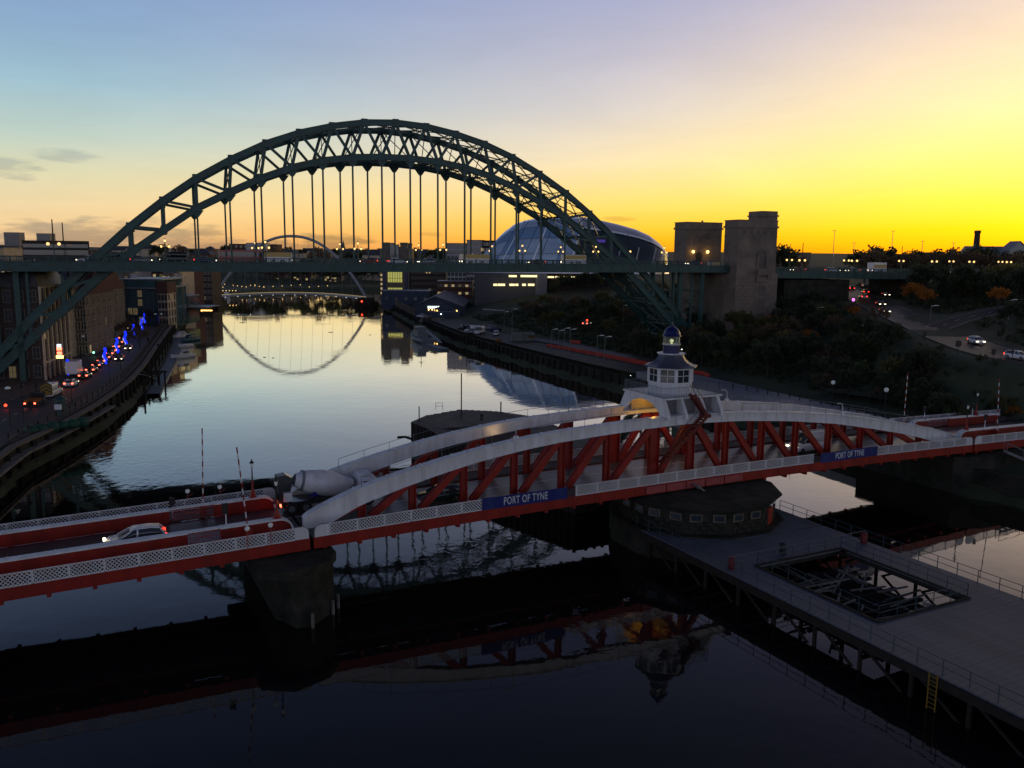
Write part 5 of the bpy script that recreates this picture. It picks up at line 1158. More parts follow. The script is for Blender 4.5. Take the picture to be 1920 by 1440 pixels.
# big blue shed with lit lettering
a = onz(778, 604, 3.6); y0s = 352; sx0, sx1 = ony(778, 600, y0s)[0], ony(868, 600, y0s)[0]
sh = thing('boat_shed', 'large dark blue gabled shed with lit white lettering on its gable', 'shed', (sx0, y0s, 3.6)); sw = sx1 - sx0; ez = ony(780, 574, y0s)[2] - 3.6; az_ = ony(818, 556, y0s)[2] - 3.6
B().box(0, sw, 0, 55, -1, ez).prismy([(0, ez), (sw, ez), (sw * .42, az_)], 0, 55).obj('wall', 'shed_blue', sh)
b = B().beam((-.4, 27, ez), (sw * .42, 27, az_ + .1), 56, .25, (0, 0, 1)); b.beam((sw * .42, 27, az_ + .1), (sw + .4, 27, ez), 56, .25, (0, 0, 1)); b.obj('roof', 'slate', sh)
b = B(); 
for x_ in (0.0,): b.beam((-.4, -.55, ez + .1), (sw * .42, -.55, az_ + .2), .12, .3, (0, 1, 0)); b.beam((sw * .42, -.55, az_ + .2), (sw + .4, -.55, ez + .1), .12, .3, (0, 1, 0))
b.beam((sw * .42, -.5, az_ + .3), (sw * .42, 55, az_ + .3), .25, .2); b.obj('barge_board', 'zinc', sh)
for wd, x0_, z0_ in ((6, .27, 0), (4, .53, 0)):
    b = B()
    for q in range(wd): x_ = sw * x0_ + q * .82; b.box(x_, x_ + .62, -.3, -.2, ez - .9, ez + .1); b.box(x_ + .2, x_ + .42, -.33, -.18, ez - .7, ez - .45)
    b.obj('lettering', 'sign', sh)
B().box(sw * .33, sw * .33 + 1.0, -.3, -.2, ez - 2.6, ez - 1.4).obj('lettering', 'sign', sh); B().box(sw * .6, sw * .6 + .5, -.3, -.2, ez - 2.6, ez - 1.4).obj('lettering', 'sign', sh)
pt_y = -8; b = B().box(sw * .3, sw * .95, pt_y, 0, 0, 2.6); b.prismy([(sw * .3, 2.6), (sw * .95, 2.6), (sw * .66, 5.2)], pt_y, 0); b.obj('porch', 'shed_blue', sh)
B().box(sw * .3, sw * .97, pt_y - .3, pt_y, 2.4, 2.65).obj('porch_eaves', 'zinc', sh)
for x_, z_, m_ in ((.33, 3.3, 'lamp_orange'), (.4, 3.35, 'lamp_orange'), (.45, 3.1, 'lamp'), (.5, 3.0, 'lamp_orange'), (.9, 3.0, 'lamp_orange'), (.58, 1.6, 'white')): B().ball((sw * x_, pt_y - .4, z_), .28, 6).obj('porch_lamp', m_, sh)
# glass shell concert hall
shl = thing('shell_hall', 'huge curved glass and steel shell concert hall behind the arch', 'concert hall', (0, 0, 0))
prof = [(918, 492), (922, 470), (930, 452), (945, 434), (965, 419), (990, 410.5), (1020, 407), (1060, 405), (1095, 406), (1125, 411), (1160, 419), (1195, 429), (1220, 440), (1240, 455), (1256, 474)]
SY = 400.0; nA, nB = 44, 14
def shp(k): q = k * (len(prof) - 1); i = min(int(q), len(prof) - 2); f = q - i; return prof[i][0] * (1 - f) + prof[i + 1][0] * f, prof[i][1] * (1 - f) + prof[i + 1][1] * f
def spt(k, th):
    u, v = shp(k); x, y, zt = ony(u, v, SY + 18); lob = math.sin(math.pi * min(1, k * 1.02)) ** .5; dep = 8 + 24 * lob; zb = 21.0
    x0 = x - (1 - math.sin(th)) * 20 * min(1, k * 5) * (1 - k) * (1 if k < .57 else max(0, 1 - (k - .57) * 8)) ; return (x0, SY + 26 - dep * math.cos(th), zb + (zt - zb) * math.sin(th))
def patch(k0, k1, th0, th1, nk, nt_, b=None, off=0.0):
    b = b or B(); vs = []
    for i in range(nk + 1):
        for j in range(nt_ + 1):
            p = spt(k0 + (k1 - k0) * i / nk, th0 + (th1 - th0) * j / nt_); vs.append((p[0], p[1] - off, p[2] + off * .5))
    b.add(vs, [(i * (nt_ + 1) + j, (i + 1) * (nt_ + 1) + j, (i + 1) * (nt_ + 1) + j + 1, i * (nt_ + 1) + j + 1) for i in range(nk) for j in range(nt_)], True); return b
H2 = math.pi / 2
for q in range(11):                                 # glazed segments of the left lobe, each its own panel
    k0, k1 = .0 + q * .052, (q + 1) * .052
    for w_ in range(5):
        t0_, t1_ = H2 * (.02 + w_ * .196), H2 * (.02 + (w_ + 1) * .196) - .012
        dark = (q * 7 + w_ * 3) % 5 == 0 or (q > 3 and w_ == 2)
        patch(k0 + .0012, k1 - .0012, t0_, t1_, 2, 3).obj('glass_panel', 'shell_glass_dark' if dark else 'shell_glass', shl)
patch(0, 1, .0, math.pi * .98, 40, 24, off=-.5).obj('shell', 'shell_steel', shl)
patch(.572, .9985, H2 * .58, math.pi * .9, 24, 14).obj('steel_roof', 'shell_steel', shl)
patch(.575, .9985, H2 * .02, H2 * .56, 24, 4, off=.15).obj('side_glazing', 'glass', shl)
for k_ in (.13, .235, .34, .45, .568): patch(k_ - .003, k_ + .003, H2 * .02, H2, 1, 14, off=.35).obj('rib', 'shell_line', shl)
patch(.565, .9985, H2 * .55, H2 * .585, 24, 1, off=.6).obj('eaves', 'shell_line', shl)
for u in (1165, 1200, 1232): a = ony(u, 486, SY - 4); b = B().tube((a[0] - 3, a[1], 20), (a[0], a[1] + 4, 33), .35, n=6); b.obj('prop', 'steel_white', shl)
a = ony(1120, 452, SY - 6); b = B().box(a[0] - .5, a[0] + 3.6, a[1], a[1] + .5, a[2] - .6, a[2] + .7); b.obj('purple_sign', 'ring_purple', shl)
# base storeys with strip lights
bs = thing('hall_podium', 'long terraced podium of the shell hall with rows of strip lights', 'building', (0, 0, 0)); a0, a1 = ony(890, 540, SY - 8), ony(1026, 540, SY - 8); 
B().box(a0[0], a1[0], SY - 8, SY + 20, 6, ony(950, 512, SY - 8)[2]).obj('wall', 'slate', bs)
B().box(a1[0], ony(1140, 520, SY)[0], SY - 2, SY + 20, 8, ony(1060, 515, SY)[2]).obj('wall', 'brick_dark', bs)
c0, c1 = ony(1004, 545, SY - 10), ony(1025, 545, SY - 10); B().box(c0[0], c1[0], SY - 11, SY, 4, ony(1010, 513, SY - 10)[2]).obj('stair_tower', 'render_grey', bs)
for segs, v0, v1, m_ in ((((954, 969), (976, 1007)), 516, 519.5, 'strip'), (((1027, 1039), (1041, 1064), (1066, 1078)), 518, 521, 'strip'), (((925, 932), (933, 947), (955, 965), (966, 972), (979, 986), (990, 1002)), 532, 536, 'strip')):
    for u0, u1 in segs: p, q = ony(u0, v1, SY - 12.5), ony(u1, v0, SY - 12.5); B().box(p[0], q[0], SY - 12.6, SY - 12.3, p[2], q[2]).obj('strip_light', m_, bs)
    
# right skyline
rk = [(1478, 1520, 474, 'stone'), (1622, 1648, 475, 'brick_dark'), (1660, 1695, 477, 'brick_dark'), (1745, 1768, 474, 'brick_dark')]
for i, (u0, u1, vt, wl) in enumerate(rk): bpx('%s low building on the right skyline beyond the viaduct' % ('long', 'small dark', 'flat grey', 'square brown')[i], u0, u1, 486, vt, 620, 14, wall=wl, roof='flat', floors=2, bays=6, lit=.05, sidew=False, group='buildings on right skyline')
hb = bpx('long low hall with steep glazed gable at the far right skyline', 1815, 1925, 500, 474, 430, 9, wall='render_grey', roof='gable', rm='zinc', floors=2, bays=9, ww=1.6, wh=2, lit=.1, sidew=False)
x, y, z = ony(1908, 500, 424); z0 = H1(x, y); gt = thing('gable_porch', 'steep grey triangular gable front at right edge of skyline', 'building', (x, y, z0)); hh = ony(1908, 453, 424)[2] - z0
B().prismy([(-9, 0), (9, 0), (9, hh * .55), (0, hh), (-9, hh * .55)], 0, 8).obj('wall', 'glass_blue', gt); b = B().beam((-9.6, 4, hh * .52), (0, 4, hh + .2), 9, .35); b.beam((0, 4, hh + .2), (9.6, 4, hh * .52), 9, .35); b.obj('roof', 'zinc', gt)
for x_ in (-6, 3): B().box(x_ - .8, x_ + .8, -.3, 0, 0, hh * .5).obj('pillar', 'render_white', gt)
x, y, z = ony(1829, 480, 440); z0 = H1(x, y); ch = thing('brick_chimney', 'square tapering brick chimney standing above the right skyline', 'chimney', (x, y, z0)); hh = ony(1829, 432, 440)[2] - z0
B().lathe([(2.0, 0), (1.35, hh - 1.5), (1.6, hh - 1.4), (1.6, hh)], 4, rot=math.pi / 4, smooth=False).obj('stack', 'brick_dark', ch)
for i, (u, vt) in enumerate(((1562, 432), (1671, 433), (1728, 452), (1786, 455), (1600, 455))):
    y = 420; x = ony(u, 480, y)[0]; z0 = H1(x, y); b = B().tube((0, 0, 0), (0, 0, ony(u, vt, y)[2] - z0), .22, .12, n=5); b.box(-.9, .9, -.3, .3, ony(u, vt, y)[2] - z0 - .2, ony(u, vt, y)[2] - z0); b.obj('lighting_mast', 'rail', None, label='%s slender lighting mast from the left on right skyline' % ORD[i], cat='mast', group='lighting masts on the right skyline').location = (x, y, z0)
# ================================================================== TREES AND SCRUB
def rot_quad(b, c, s, rng):
    n = Vector((rng.gauss(0, 1), rng.gauss(0, 1), rng.gauss(0, 1) + .6)).normalized(); a = n.orthogonal().normalized() * s; d = n.cross(a)
    c = Vector(c); k = .55 + .45 * rng.random(); b.add([c - a - d * k, c + a - d * k * .6, c + a * .8 + d * k, c - a * .7 + d * k], [(0, 1, 2, 3)])
def tree(leaf, h, seed, dens=1.0, wide=.42):
    rng = random.Random(seed); r = thing('tree', '', 'tree'); b = B()
    b.tube((0, 0, -.4), (0, 0, h * .32), h * .028, h * .02, n=6); b.tube((0, 0, h * .3), (h * .03, 0, h * .7), h * .02, h * .007, n=5)
    ends = []
    for i in range(9):
        a = i * 2.4 + rng.random(); z0 = h * (.25 + .05 * i); L = h * wide * (.95 - .05 * i); e = (L * math.cos(a), L * math.sin(a), z0 + L * .8); b.tube((0, 0, z0), e, h * .01, h * .004, n=4); ends.append(e)
        for q in range(3): e2 = (e[0] * 1.05 + rng.uniform(-1, 1) * h * .1, e[1] * 1.05 + rng.uniform(-1, 1) * h * .1, e[2] + rng.uniform(0, .16) * h); b.tube(tuple(.6 * x for x in e[:2]) + (z0 + (e[2] - z0) * .6,), e2, h * .005, h * .002, n=3, caps=False); ends.append(e2)
    ends.append((0, 0, h * .85)); b.obj('trunk', 'bark', r); c = B()
    for e in ends:
        for q in range(int(30 * dens)):
            rr_ = h * .13 * rng.random() ** .5; p = Vector((rng.gauss(0, 1), rng.gauss(0, 1), rng.gauss(0, .75))).normalized() * rr_; rot_quad(c, (e[0] + p.x, e[1] + p.y, e[2] + p.z), h * rng.uniform(.018, .036), rng)
    c.obj('crown', leaf, r); return r
TP = {}
for k, leaf, h, sd, de, wd in (('green', 'leaf_green', 7, 1, 1.3, .4), ('olive', 'leaf_olive', 7.5, 2, 1.0, .42), ('dark', 'leaf_dark', 8, 3, 1.5, .38), ('orange', 'leaf_orange', 5.5, 4, .9, .42), ('brown', 'leaf_brown', 7, 5, .6, .45), ('dark2', 'leaf_dark', 7, 6, 1.3, .5), ('green2', 'leaf_green', 6, 8, 1.2, .5)): TP[k] = Proto(tree(leaf, h, sd, de, wd))
TN = {}
def plant(kind, x, y, sc, where):
    z = H1(x, y); col = {'green': 'dull green', 'olive': 'olive', 'dark': 'dark', 'orange': 'orange autumn', 'brown': 'thin brown', 'dark2': 'spreading dark', 'green2': 'broad green'}[kind]
    uu = 960 + FPX * x / y; size = 'small' if sc < .7 else 'medium sized' if sc < 1.0 else 'tall'
    col = size + ' ' + col; where = where + (', towards the left' if uu < 1050 else ', beyond the control cabin' if uu < 1340 else ', below the stone towers' if uu < 1500 else ', under the viaduct' if uu < 1640 else ', right of centre' if uu < 1760 else ', at the right edge')
    key = (kind, where); TN[key] = TN.get(key, 0) + 1
    TP[kind].put((x, y, z), random.uniform(0, 6.28), '%s leafed tree %s' % (col, where), 'tree', '%s trees %s' % (col, where), sc)
def dbank(x, y): return float(seg_dist(np.array([float(x)]), np.array([float(y)]), SB)[0])
def droad(x, y): return min(float(road_info(np.array([float(x)]), np.array([float(y)]), P)[0][0]) - hw for P, hw in ((ROADR, 7), (ROADB, 4)))
rng = random.Random(11)
def scatter(n, x0, x1, y0, y1, kinds, where, smin, smax, dmin=14, rmin=5, cond=None):
    k = 0; tries = 0
    while k < n and tries < n * 40:
        tries += 1; x, y = rng.uniform(x0, x1), rng.uniform(y0, y1)
        if dbank(x, y) < dmin or droad(x, y) < rmin or (cond and not cond(x, y)): continue
        if float(HT(np.array([x]), np.array([y]))[0]) < 3: continue
        plant(rng.choice(kinds), x, y, rng.uniform(smin, smax), where); k += 1
below = lambda x, y: x < np.interp(y, [50, 120, 160, 205, 270], [68, 70, 79, 87, 97]) and x > np.interp(y, [120, 150, 200, 260], [70, 58, 34, 20]) - 2
scatter(88, 30, 96, 132, 222, ['dark', 'dark2', 'green2', 'brown', 'olive', 'green', 'dark'], 'between granite tower and hillside road', .5, .95, 17, 4, below)
scatter(24, 62, 84, 104, 150, ['dark', 'dark2', 'green2', 'brown'], 'on the bank right of the lawn', .45, .7, 14, 3, lambda x, y: x < np.interp(y, [50, 120, 160], [64, 66, 73]))
scatter(46, 0, 62, 215, 330, ['olive', 'green', 'brown', 'green2', 'dark', 'olive'], 'on grass slope under the arch', .5, 1.0, 26, 5)
scatter(52, 100, 190, 148, 262, ['dark', 'green', 'dark2', 'brown', 'dark', 'olive'], 'above the hillside road', .9, 1.6, 20, 6)
scatter(18, 66, 92, 228, 300, ['dark', 'dark2', 'brown'], 'beside the road opening', .8, 1.2, 20, 5)
scatter(8, 90, 300, 340, 620, ['dark', 'brown', 'dark2'], 'on the ridge beyond the viaduct', .9, 1.5, 20, 6)
for u, v, k, s in ((1447, 622, 'orange', .75), (1517, 650, 'orange', .7), (1600, 600, 'orange', .55), (1712, 575, 'orange', 1.1), (1735, 580, 'orange', .9), (1870, 580, 'orange', .9), (1600, 655, 'olive', .7), (1430, 640, 'olive', .8), (1900, 790, 'orange', .4), (1880, 790, 'olive', .5), (995, 640, 'orange', .35), (935, 650, 'orange', .4)):
    x, y, z = hit(u, v); TP[k].put((x, y, z), u, '%s tree standing %s' % ('bright orange autumn' if k == 'orange' else 'yellowish olive', 'by the granite tower foot' if u < 1460 else 'low on the bank left of the road' if u < 1620 else 'right of the road opening' if u < 1800 else 'at the right edge of view' if u > 1860 else 'beside the waterside car park'), 'tree', 'autumn trees near %s' % ('tower' if u < 1460 else 'bank' if u < 1620 else 'road' if u < 1800 else 'edge'), s)
for i in range(16):
    u_ = 1040 + i * 9; y_ = 372 + (i * 13 % 18); x_ = ony(u_, 520, y_)[0]; plant(('green', 'brown', 'olive', 'dark')[i % 4], x_, y_, .8 + (i * 7 % 5) * .08, 'below the shell hall')
for i in range(30):
    u_ = 1462 + i * 15.5 + (i * 7 % 9); y_ = 318 + (i * 29 % 60); x_ = ony(u_, 480, y_)[0]; z_ = H1(x_, y_); h_ = ony(u_, 463 + (i * 11 % 12), y_)[2] - z_
    if h_ > 3 and droad(x_, y_) > 5: plant(('dark', 'brown', 'dark2', 'brown')[i % 4], x_, y_, min(h_ / 8.0, 3.0), 'on skyline ridge behind viaduct')
# skyline woods: distant trees one by one along the ridge left of the mill
for i in range(24):
    u = 300 + i * 30 + rng.uniform(-5, 5); y = rng.choice((800, 950, 1100)); x = ony(u, 478, y)[0]; z = H1(x, y); hh = ony(u, rng.uniform(458, 472), y)[2] - z
    if hh < 6: continue
    TP[rng.choice(['dark', 'dark2', 'brown'])].put((x, y, z), i, 'distant dark tree on the ridge beyond the white footbridge', 'tree', 'distant ridge trees beyond the footbridge', min(hh / 7.5, 4))
for i, (x, y, s_) in enumerate(BANKT[::2]): TP[['dark', 'brown', 'dark2', 'green'][i % 4]].put((x, y, H1(x, y)), i, 'tall bank tree among the riverside flats at the river bend', 'tree', 'bank trees at the river bend', s_)
# quayside young trees
for i, (u, v) in enumerate(((236, 640), (247, 632), (262, 655), (230, 612), (279, 610), (150, 655))):
    x, y, z = onz(u, v, 3.5); TP['brown'].put((x, y, z), i, '%s bare street tree along the left quayside road' % ORD[i], 'tree', 'bare street trees on the left quay', .75)
# undergrowth as stuff
b = B(); rg = random.Random(3)
for i in range(9000):
    x, y = rg.uniform(20, 180), rg.uniform(120, 330); 
    if rg.random() < .35: x, y = rg.uniform(-20, 70), rg.uniform(200, 340)
    b.v.append((x, y, 0))
pa = np.array(b.v); dd = seg_dist(pa[:, 0], pa[:, 1], SB); zz = HT(pa[:, 0], pa[:, 1]); r1 = road_info(pa[:, 0], pa[:, 1], ROADR)[0] - 8.5; r2_ = road_info(pa[:, 0], pa[:, 1], ROADB)[0] - 6
ok = (dd > 19) & (zz > 3) & (r1 > 0) & (r2_ > 0); pa = pa[ok]; zz = zz[ok]; b = B()
for (x, y, _), z in zip(pa, zz):
    s = rg.uniform(.5, 1.3)
    for q in range(3): rot_quad(b, (x + rg.uniform(-.7, .7), y + rg.uniform(-.7, .7), z + rg.uniform(.1, .8) * s), s * .55, rg)
b.obj('scrub', 'leaf_dark', kind='stuff', label='low dark scrub and brambles covering the right bank slope', cat='scrub')
# ================================================================== VEHICLES
def loft(b, st, close=True, smooth=True):          # st: list of (x, [(y,z)...]) half-sections from bottom centre outwards to top centre, mirrored
    n = len(st[0][1]); vs = []
    for x, sec in st:
        vs += [(x, y, z) for y, z in sec] + [(x, -y, z) for y, z in sec[::-1]]
    k = 2 * n; fs = [(i * k + j, i * k + (j + 1) % k, (i + 1) * k + (j + 1) % k, (i + 1) * k + j) for i in range(len(st) - 1) for j in range(k)]
    b.add(vs, [f[::-1] for f in fs], smooth); b.add(vs[:k], [tuple(range(k))]); b.add(vs[-k:], [tuple(range(k))[::-1]]); return b
def car(m_, kind='hatch', head=True, tail=True, brake=False):
    r = thing('car', '', 'car'); van = kind == 'van'
    L, Wd = {'hatch': (4.2, 1.78), 'saloon': (4.5, 1.8), 'van': (5.4, 2.0)}[kind]; w = Wd / 2; f, bk = L / 2, -L / 2
    bz = 1.25 if van else .88
    def sec(wd, zb, zs, zt): return [(0, zb), (wd * .88, zb), (wd, zb + .12), (wd, zs), (wd * .94, zt), (0, zt + .02)]
    if van: st = [(bk, .3, 1.0, 1.0, 1.2), (bk + .1, .28, 1.0, 1.1, 1.3), (f - 1.3, .25, 1.0, 1.1, 1.25), (f - .4, .25, .98, .85, 1.0), (f - .08, .28, .92, .6, .78), (f, .32, .84, .5, .62)]
    else: st = [(bk, .36, .86, .62, .8), (bk + .1, .3, .94, .7, .9), (bk + .6, .22, 1.0, .74, .95), (0, .2, 1.0, .74, .93), (f - 1.15, .22, 1.0, .7, .88), (f - .45, .24, .97, .62, .78), (f - .1, .28, .9, .5, .64), (f, .33, .8, .44, .54)]
    b = loft(B(), [(x, sec(w * k_, zb, zs, zt)) for x, zb, k_, zs, zt in st])
    if van: b2 = [(bk + .02, 1.2, .96, 2.3, .9), (f - 2.2, 1.2, .97, 2.35, .88), (f - 1.7, 1.2, .97, 2.2, .84), (f - .95, 1.1, .94, 1.25, .9)]
    elif kind == 'hatch': b2 = [(bk + .12, .86, .93, .95, .9), (bk + .45, .86, .93, 1.36, .74), (bk + 1.1, .86, .93, 1.46, .72), (.1, .86, .93, 1.45, .72), (f - 1.75, .84, .93, 1.3, .76), (f - .95, .8, .9, .86, .88)]
    else: b2 = [(bk + .55, .86, .92, .94, .9), (bk + 1.15, .86, .93, 1.36, .72), (.0, .86, .93, 1.42, .72), (f - 1.8, .84, .93, 1.28, .76), (f - 1.0, .8, .9, .86, .88)]
    def sec2(zb, k_, zt, kt): return [(0, zb), (w * k_, zb), (w * (k_ * .4 + kt * .6), zb + (zt - zb) * .55), (w * kt, zt - .05), (w * kt * .9, zt), (0, zt + .03)]
    if van:
        loft(b, [(x, sec2(*q)) for x, *q in b2[:2]]); b.obj('body', m_, r); g = loft(B(), [(x, sec2(*q)) for x, *q in b2[1:]]); g.obj('windscreen', 'glass', r); B().box(f - 2.3, f - 1.72, -w * .82, w * .82, 2.2, 2.38).obj('roof', m_, r)
    else:
        b.obj('body', m_, r); g = loft(B(), [(x, sec2(*q)) for x, *q in b2]); g.obj('windows', 'glass', r)
        rf = [q for q in b2 if q[3] > 1.25]; b3 = B(); x0, x1 = rf[0][0], rf[-1][0]
        loft(b3, [(q[0], [(0, q[3] - .02), (w * q[4] * .93, q[3] - .05), (w * q[4] * .93, q[3] - .01), (w * q[4] * .88, q[3] + .02), (w * .4, q[3] + .05), (0, q[3] + .055)]) for q in rf])
        for sx_ in (-1, 1):
            for q0, q1 in ((b2[0], b2[1]), (b2[-2], b2[-1])): b3.beam((q0[0], sx_ * w * (q0[4] if q0[3] > 1.2 else .9) * 1.0, q0[3]), (q1[0], sx_ * w * (q1[4] if q1[3] > 1.2 else .9), q1[3]), .07, .06)
            b3.beam((-.1, sx_ * w * .9, .92), (-.15, sx_ * w * .745, 1.42), .05, .09, (1, 0, 0))
        b3.obj('roof', m_, r)
    R_ = .33 if not van else .36
    if 'wheel' not in bpy.data.meshes:
        wv = B().tube((0, -.11, 0), (0, .11, 0), .33, n=14); wv.mt(1); wv.tube((0, -.118, 0), (0, .118, 0), .2, n=8); wv.mesh('wheel', ['tyre', 'rim'])
    for x in (f - .85, bk + .8):
        for sy in (-1, 1): link('wheel', bpy.data.meshes['wheel'], r, (x, sy * (w - .1), .33))
    hz, tz = (.75, 1.0) if van else (.64, .8)
    for sy in (-1, 1):
        link('headlight', B().box(f - .16, f + .015, -.2, .2, -.08, .08).mesh('headlight', 'head' if head else 'glass') if sy < 0 else LASTM['h'], r, (0, sy * w * .68, hz)); LASTM['h'] = r_last().data
        link('taillight', B().box(bk - .02, bk + .14, -.17, .17, -.11, .13).mesh('taillight', ('brake' if brake else 'tail') if tail else 'hall_red') if sy < 0 else LASTM['t'], r, (0, sy * w * .76, tz)); LASTM['t'] = r_last().data
    B().box(bk - .035, bk, -.26, .26, .42, .54).obj('number_plate', 'yellow', r)
    return r
LASTM = {}
def r_last(): return COL.objects[-1]
VP = {}
def vehicle(kind, m_, pos, rz, label, cat='car', head=True, tail=True, brake=False, group=None, sc=1):
    k = (kind, m_, head, tail, brake)
    if k not in VP: VP[k] = Proto(car(m_, kind, head, tail, brake))
    o = VP[k].put(pos, rz, label, cat, group, sc); return o
# on the swing bridge
def onsw(s, t, d): return SW(s, t, zc(s) - .11), SPH + (0 if d > 0 else math.pi)
p, a = onsw(-12.9, 5.2, -1); vehicle('hatch', 'car_white', p, a, 'white hatchback driving left between the red parapets, rear light lit', sc=1.1)
p, a = onsw(13.3, 5.0, -1); vehicle('hatch', 'car_green', p, a, 'dark green hatchback behind the white near girder, driving left', head=False)
p, a = onsw(60.5, 5.3, -1); vehicle('van', 'car_white', p, a, 'white van with headlights lit, behind red posts at bridge right', 'van')
mx = thing('cement_mixer', 'white concrete mixer lorry driving right onto the swing bridge', 'lorry', SW(3.9, 8.2, zc(3.6) - .11), SPH); mx.scale = (.98,) * 3
b = B().box(-4.6, 2.6, -.45, .45, .75, 1.05); b.box(-4.4, 1.8, -1.1, 1.1, .95, 1.15); b.obj('chassis', 'car_dark', mx)
dr = B(); prof_ = [(.25, 0), (.62, .0), (.8, .35), (1.18, 1.7), (1.22, 2.9), (1.0, 4.3), (.62, 5.2), (.55, 5.3)]; ax = Vector((-1, 0, .23)).normalized(); nn = 18; vs = []; o0 = Vector((1.7, 0, 1.75))
e1 = ax.orthogonal().normalized(); e2 = ax.cross(e1)
for r_, l_ in prof_:
    for i in range(nn): an = 2 * math.pi * i / nn; vs.append(tuple(o0 + ax * l_ + (e1 * math.cos(an) + e2 * math.sin(an)) * r_))
dr.add(vs, [(k_ * nn + i, k_ * nn + (i + 1) % nn, (k_ + 1) * nn + (i + 1) % nn, (k_ + 1) * nn + i) for k_ in range(len(prof_) - 1) for i in range(nn)], True); dr.obj('drum', 'drum', mx)
b = B().add([(-2.6, -1.36, 1.55), (-1.5, -1.36, 1.5), (-1.95, -1.40, 2.0)], [(0, 1, 2)]); b.obj('drum_mark', 'navy_sign', mx)
q0, q1 = o0 + ax * 4.55, o0 + ax * 4.75; B().tube(q0, q1, .97, n=18).obj('drum_band', 'navy_grey', mx)
b = B().prismy([(-5.0, 1.2), (-4.1, 1.2), (-3.7, 3.2), (-4.3, 3.6), (-5.1, 3.5)], -.55, .55); b.beam((-4.9, 0, 1.9), (-5.3, 0, .9), .5, .3); b.obj('loading_hopper', 'car_dark', mx); B().box(-4.6, -3.9, -1.0, -.5, 1.2, 2.0).obj('water_tank', 'drum', mx); B().tube((1.6, -.7, 2.3), (1.6, .7, 2.3), .35, n=10).obj('front_tank', 'drum', mx)
cb_ = [(2.3, [(0, .8), (1.1, .8), (1.15, 1.0), (1.15, 2.4), (1.0, 2.75), (0, 2.8)]), (3.9, [(0, .7), (1.1, .7), (1.15, .9), (1.15, 2.3), (1.0, 2.7), (0, 2.75)]), (4.15, [(0, .7), (1.05, .7), (1.1, .9), (1.1, 1.6), (.95, 2.4), (0, 2.5)])]
loft(B(), cb_, smooth=False).obj('cab', 'car_white', mx)
b = B().box(2.75, 3.6, -1.17, 1.17, 1.65, 2.35); b.box(4.0, 4.2, -.9, .9, 1.55, 2.3); b.obj('cab_windows', 'glass', mx); B().box(2.5, 3.6, -.9, .9, 2.78, 3.0).obj('air_deflector', 'car_white', mx)
for x in (-4.0, -2.7, 1.0, 3.2):
    for sy in (-1, 1): o = link('wheel', bpy.data.meshes['wheel'], mx, (x, sy * 1.0, .52)); o.scale = (1.55, 1.8, 1.55)
for sy in (-1, 1): B().box(-5.0, -4.9, sy * .9 - .2, sy * .9 + .2, .8, 1.0).obj('taillight', 'brake', mx)
b = B().box(-4.9, -4.8, -1.15, 1.15, .6, .8); b.obj('rear_bumper', 'yellow', mx)
# vehicles on the arch bridge and viaduct
def onty(u, t, d, s=None):
    p0 = TY(0, t); r_ = ray(u, 492); nn_ = (-math.sin(TPH), math.cos(TPH)); k = (p0[0] * nn_[0] + p0[1] * nn_[1]) / (r_[0] * nn_[0] + r_[1] * nn_[1]); x, y = r_[0] * k, r_[1] * k
    s_ = (x - TA[0]) * math.cos(TPH) + (y - TA[1]) * math.sin(TPH); z = 26.56 if s_ < 131 else 25.1 - (s_ - 143.6) * 1.5 / 186.4
    return (x, y, z), TPH + (0 if d > 0 else math.pi)
cols = ['car_white', 'car_silver', 'car_dark', 'car_blue', 'car_red']
seq = [(165, 4, -1, 'hatch'), (265, 4, 1, 'hatch'), (325, 10, -1, 'van'), (385, 4, 1, 'saloon'), (690, 9, -1, 'hatch'), (745, 4, 1, 'saloon'), (800, 9, -1, 'hatch'), (1005, 9, -1, 'saloon'), (1300, 4, -1, 'hatch'), (1497, 9, -1, 'saloon'), (1562, 4, 1, 'hatch'), (1600, 9, -1, 'saloon'), (1725, 9, -1, 'van'), (1790, 4, -1, 'hatch'), (1850, 9, -1, 'saloon'), (1905, 9, -1, 'van')]
nm = {'car_white': 'white', 'car_silver': 'silver', 'car_dark': 'black', 'car_blue': 'blue', 'car_red': 'red'}
for i, (u, t, d, kd) in enumerate(seq):
    p, a = onty(u, t, d); c_ = cols[i % 5]; vehicle(kd, c_, p, a, '%s %s %s on the high road deck, %s vehicle from the left' % (nm[c_], kd, 'heading right' if d > 0 else 'heading left', ORD[i]), 'van' if kd == 'van' else 'car', group='vehicles on the high road deck')
def bus(u, t, d, m_, label, L=11, hgt=3.6, z_=0):
    p, a = onty(u, t, d); r = thing('bus', label, 'bus', p, a); B().box(-L / 2, L / 2, -1.25, 1.25, .4, hgt).obj('body', m_, r)
    b = B().box(-L / 2 + .1, L / 2 - .1, -1.27, 1.27, 1.5, 2.5)
    if hgt > 3.8: b.box(-L / 2 + .1, L / 2 - .1, -1.27, 1.27, 3.0, 3.7)
    b.obj('windows', 'glass' if L > 9 else 'window_dim', r)
    for x in (-L / 2 + 2, L / 2 - 2):
        for sy in (-1, 1): o = link('wheel', bpy.data.meshes['wheel'], r, (x, sy * 1.15, .48)); o.scale = (1.4, 1.4, 1.4)
    for sy in (-1, 1): B().box(L / 2, L / 2 + .05, sy * .9 - .18, sy * .9 + .18, .7, .95).obj('headlight', 'head', r)
bus(108, 9.5, -1, 'brick_dark', 'brown double decker bus above the parapet at far left', 12, 4.4); bus(455, 9, 1, 'car_red', 'red bus on the arch bridge deck behind the left hangers', 10, 2.9); bus(520, 4, 1, 'car_white', 'white minibus on the arch bridge deck right of the red bus', 6, 2.5)
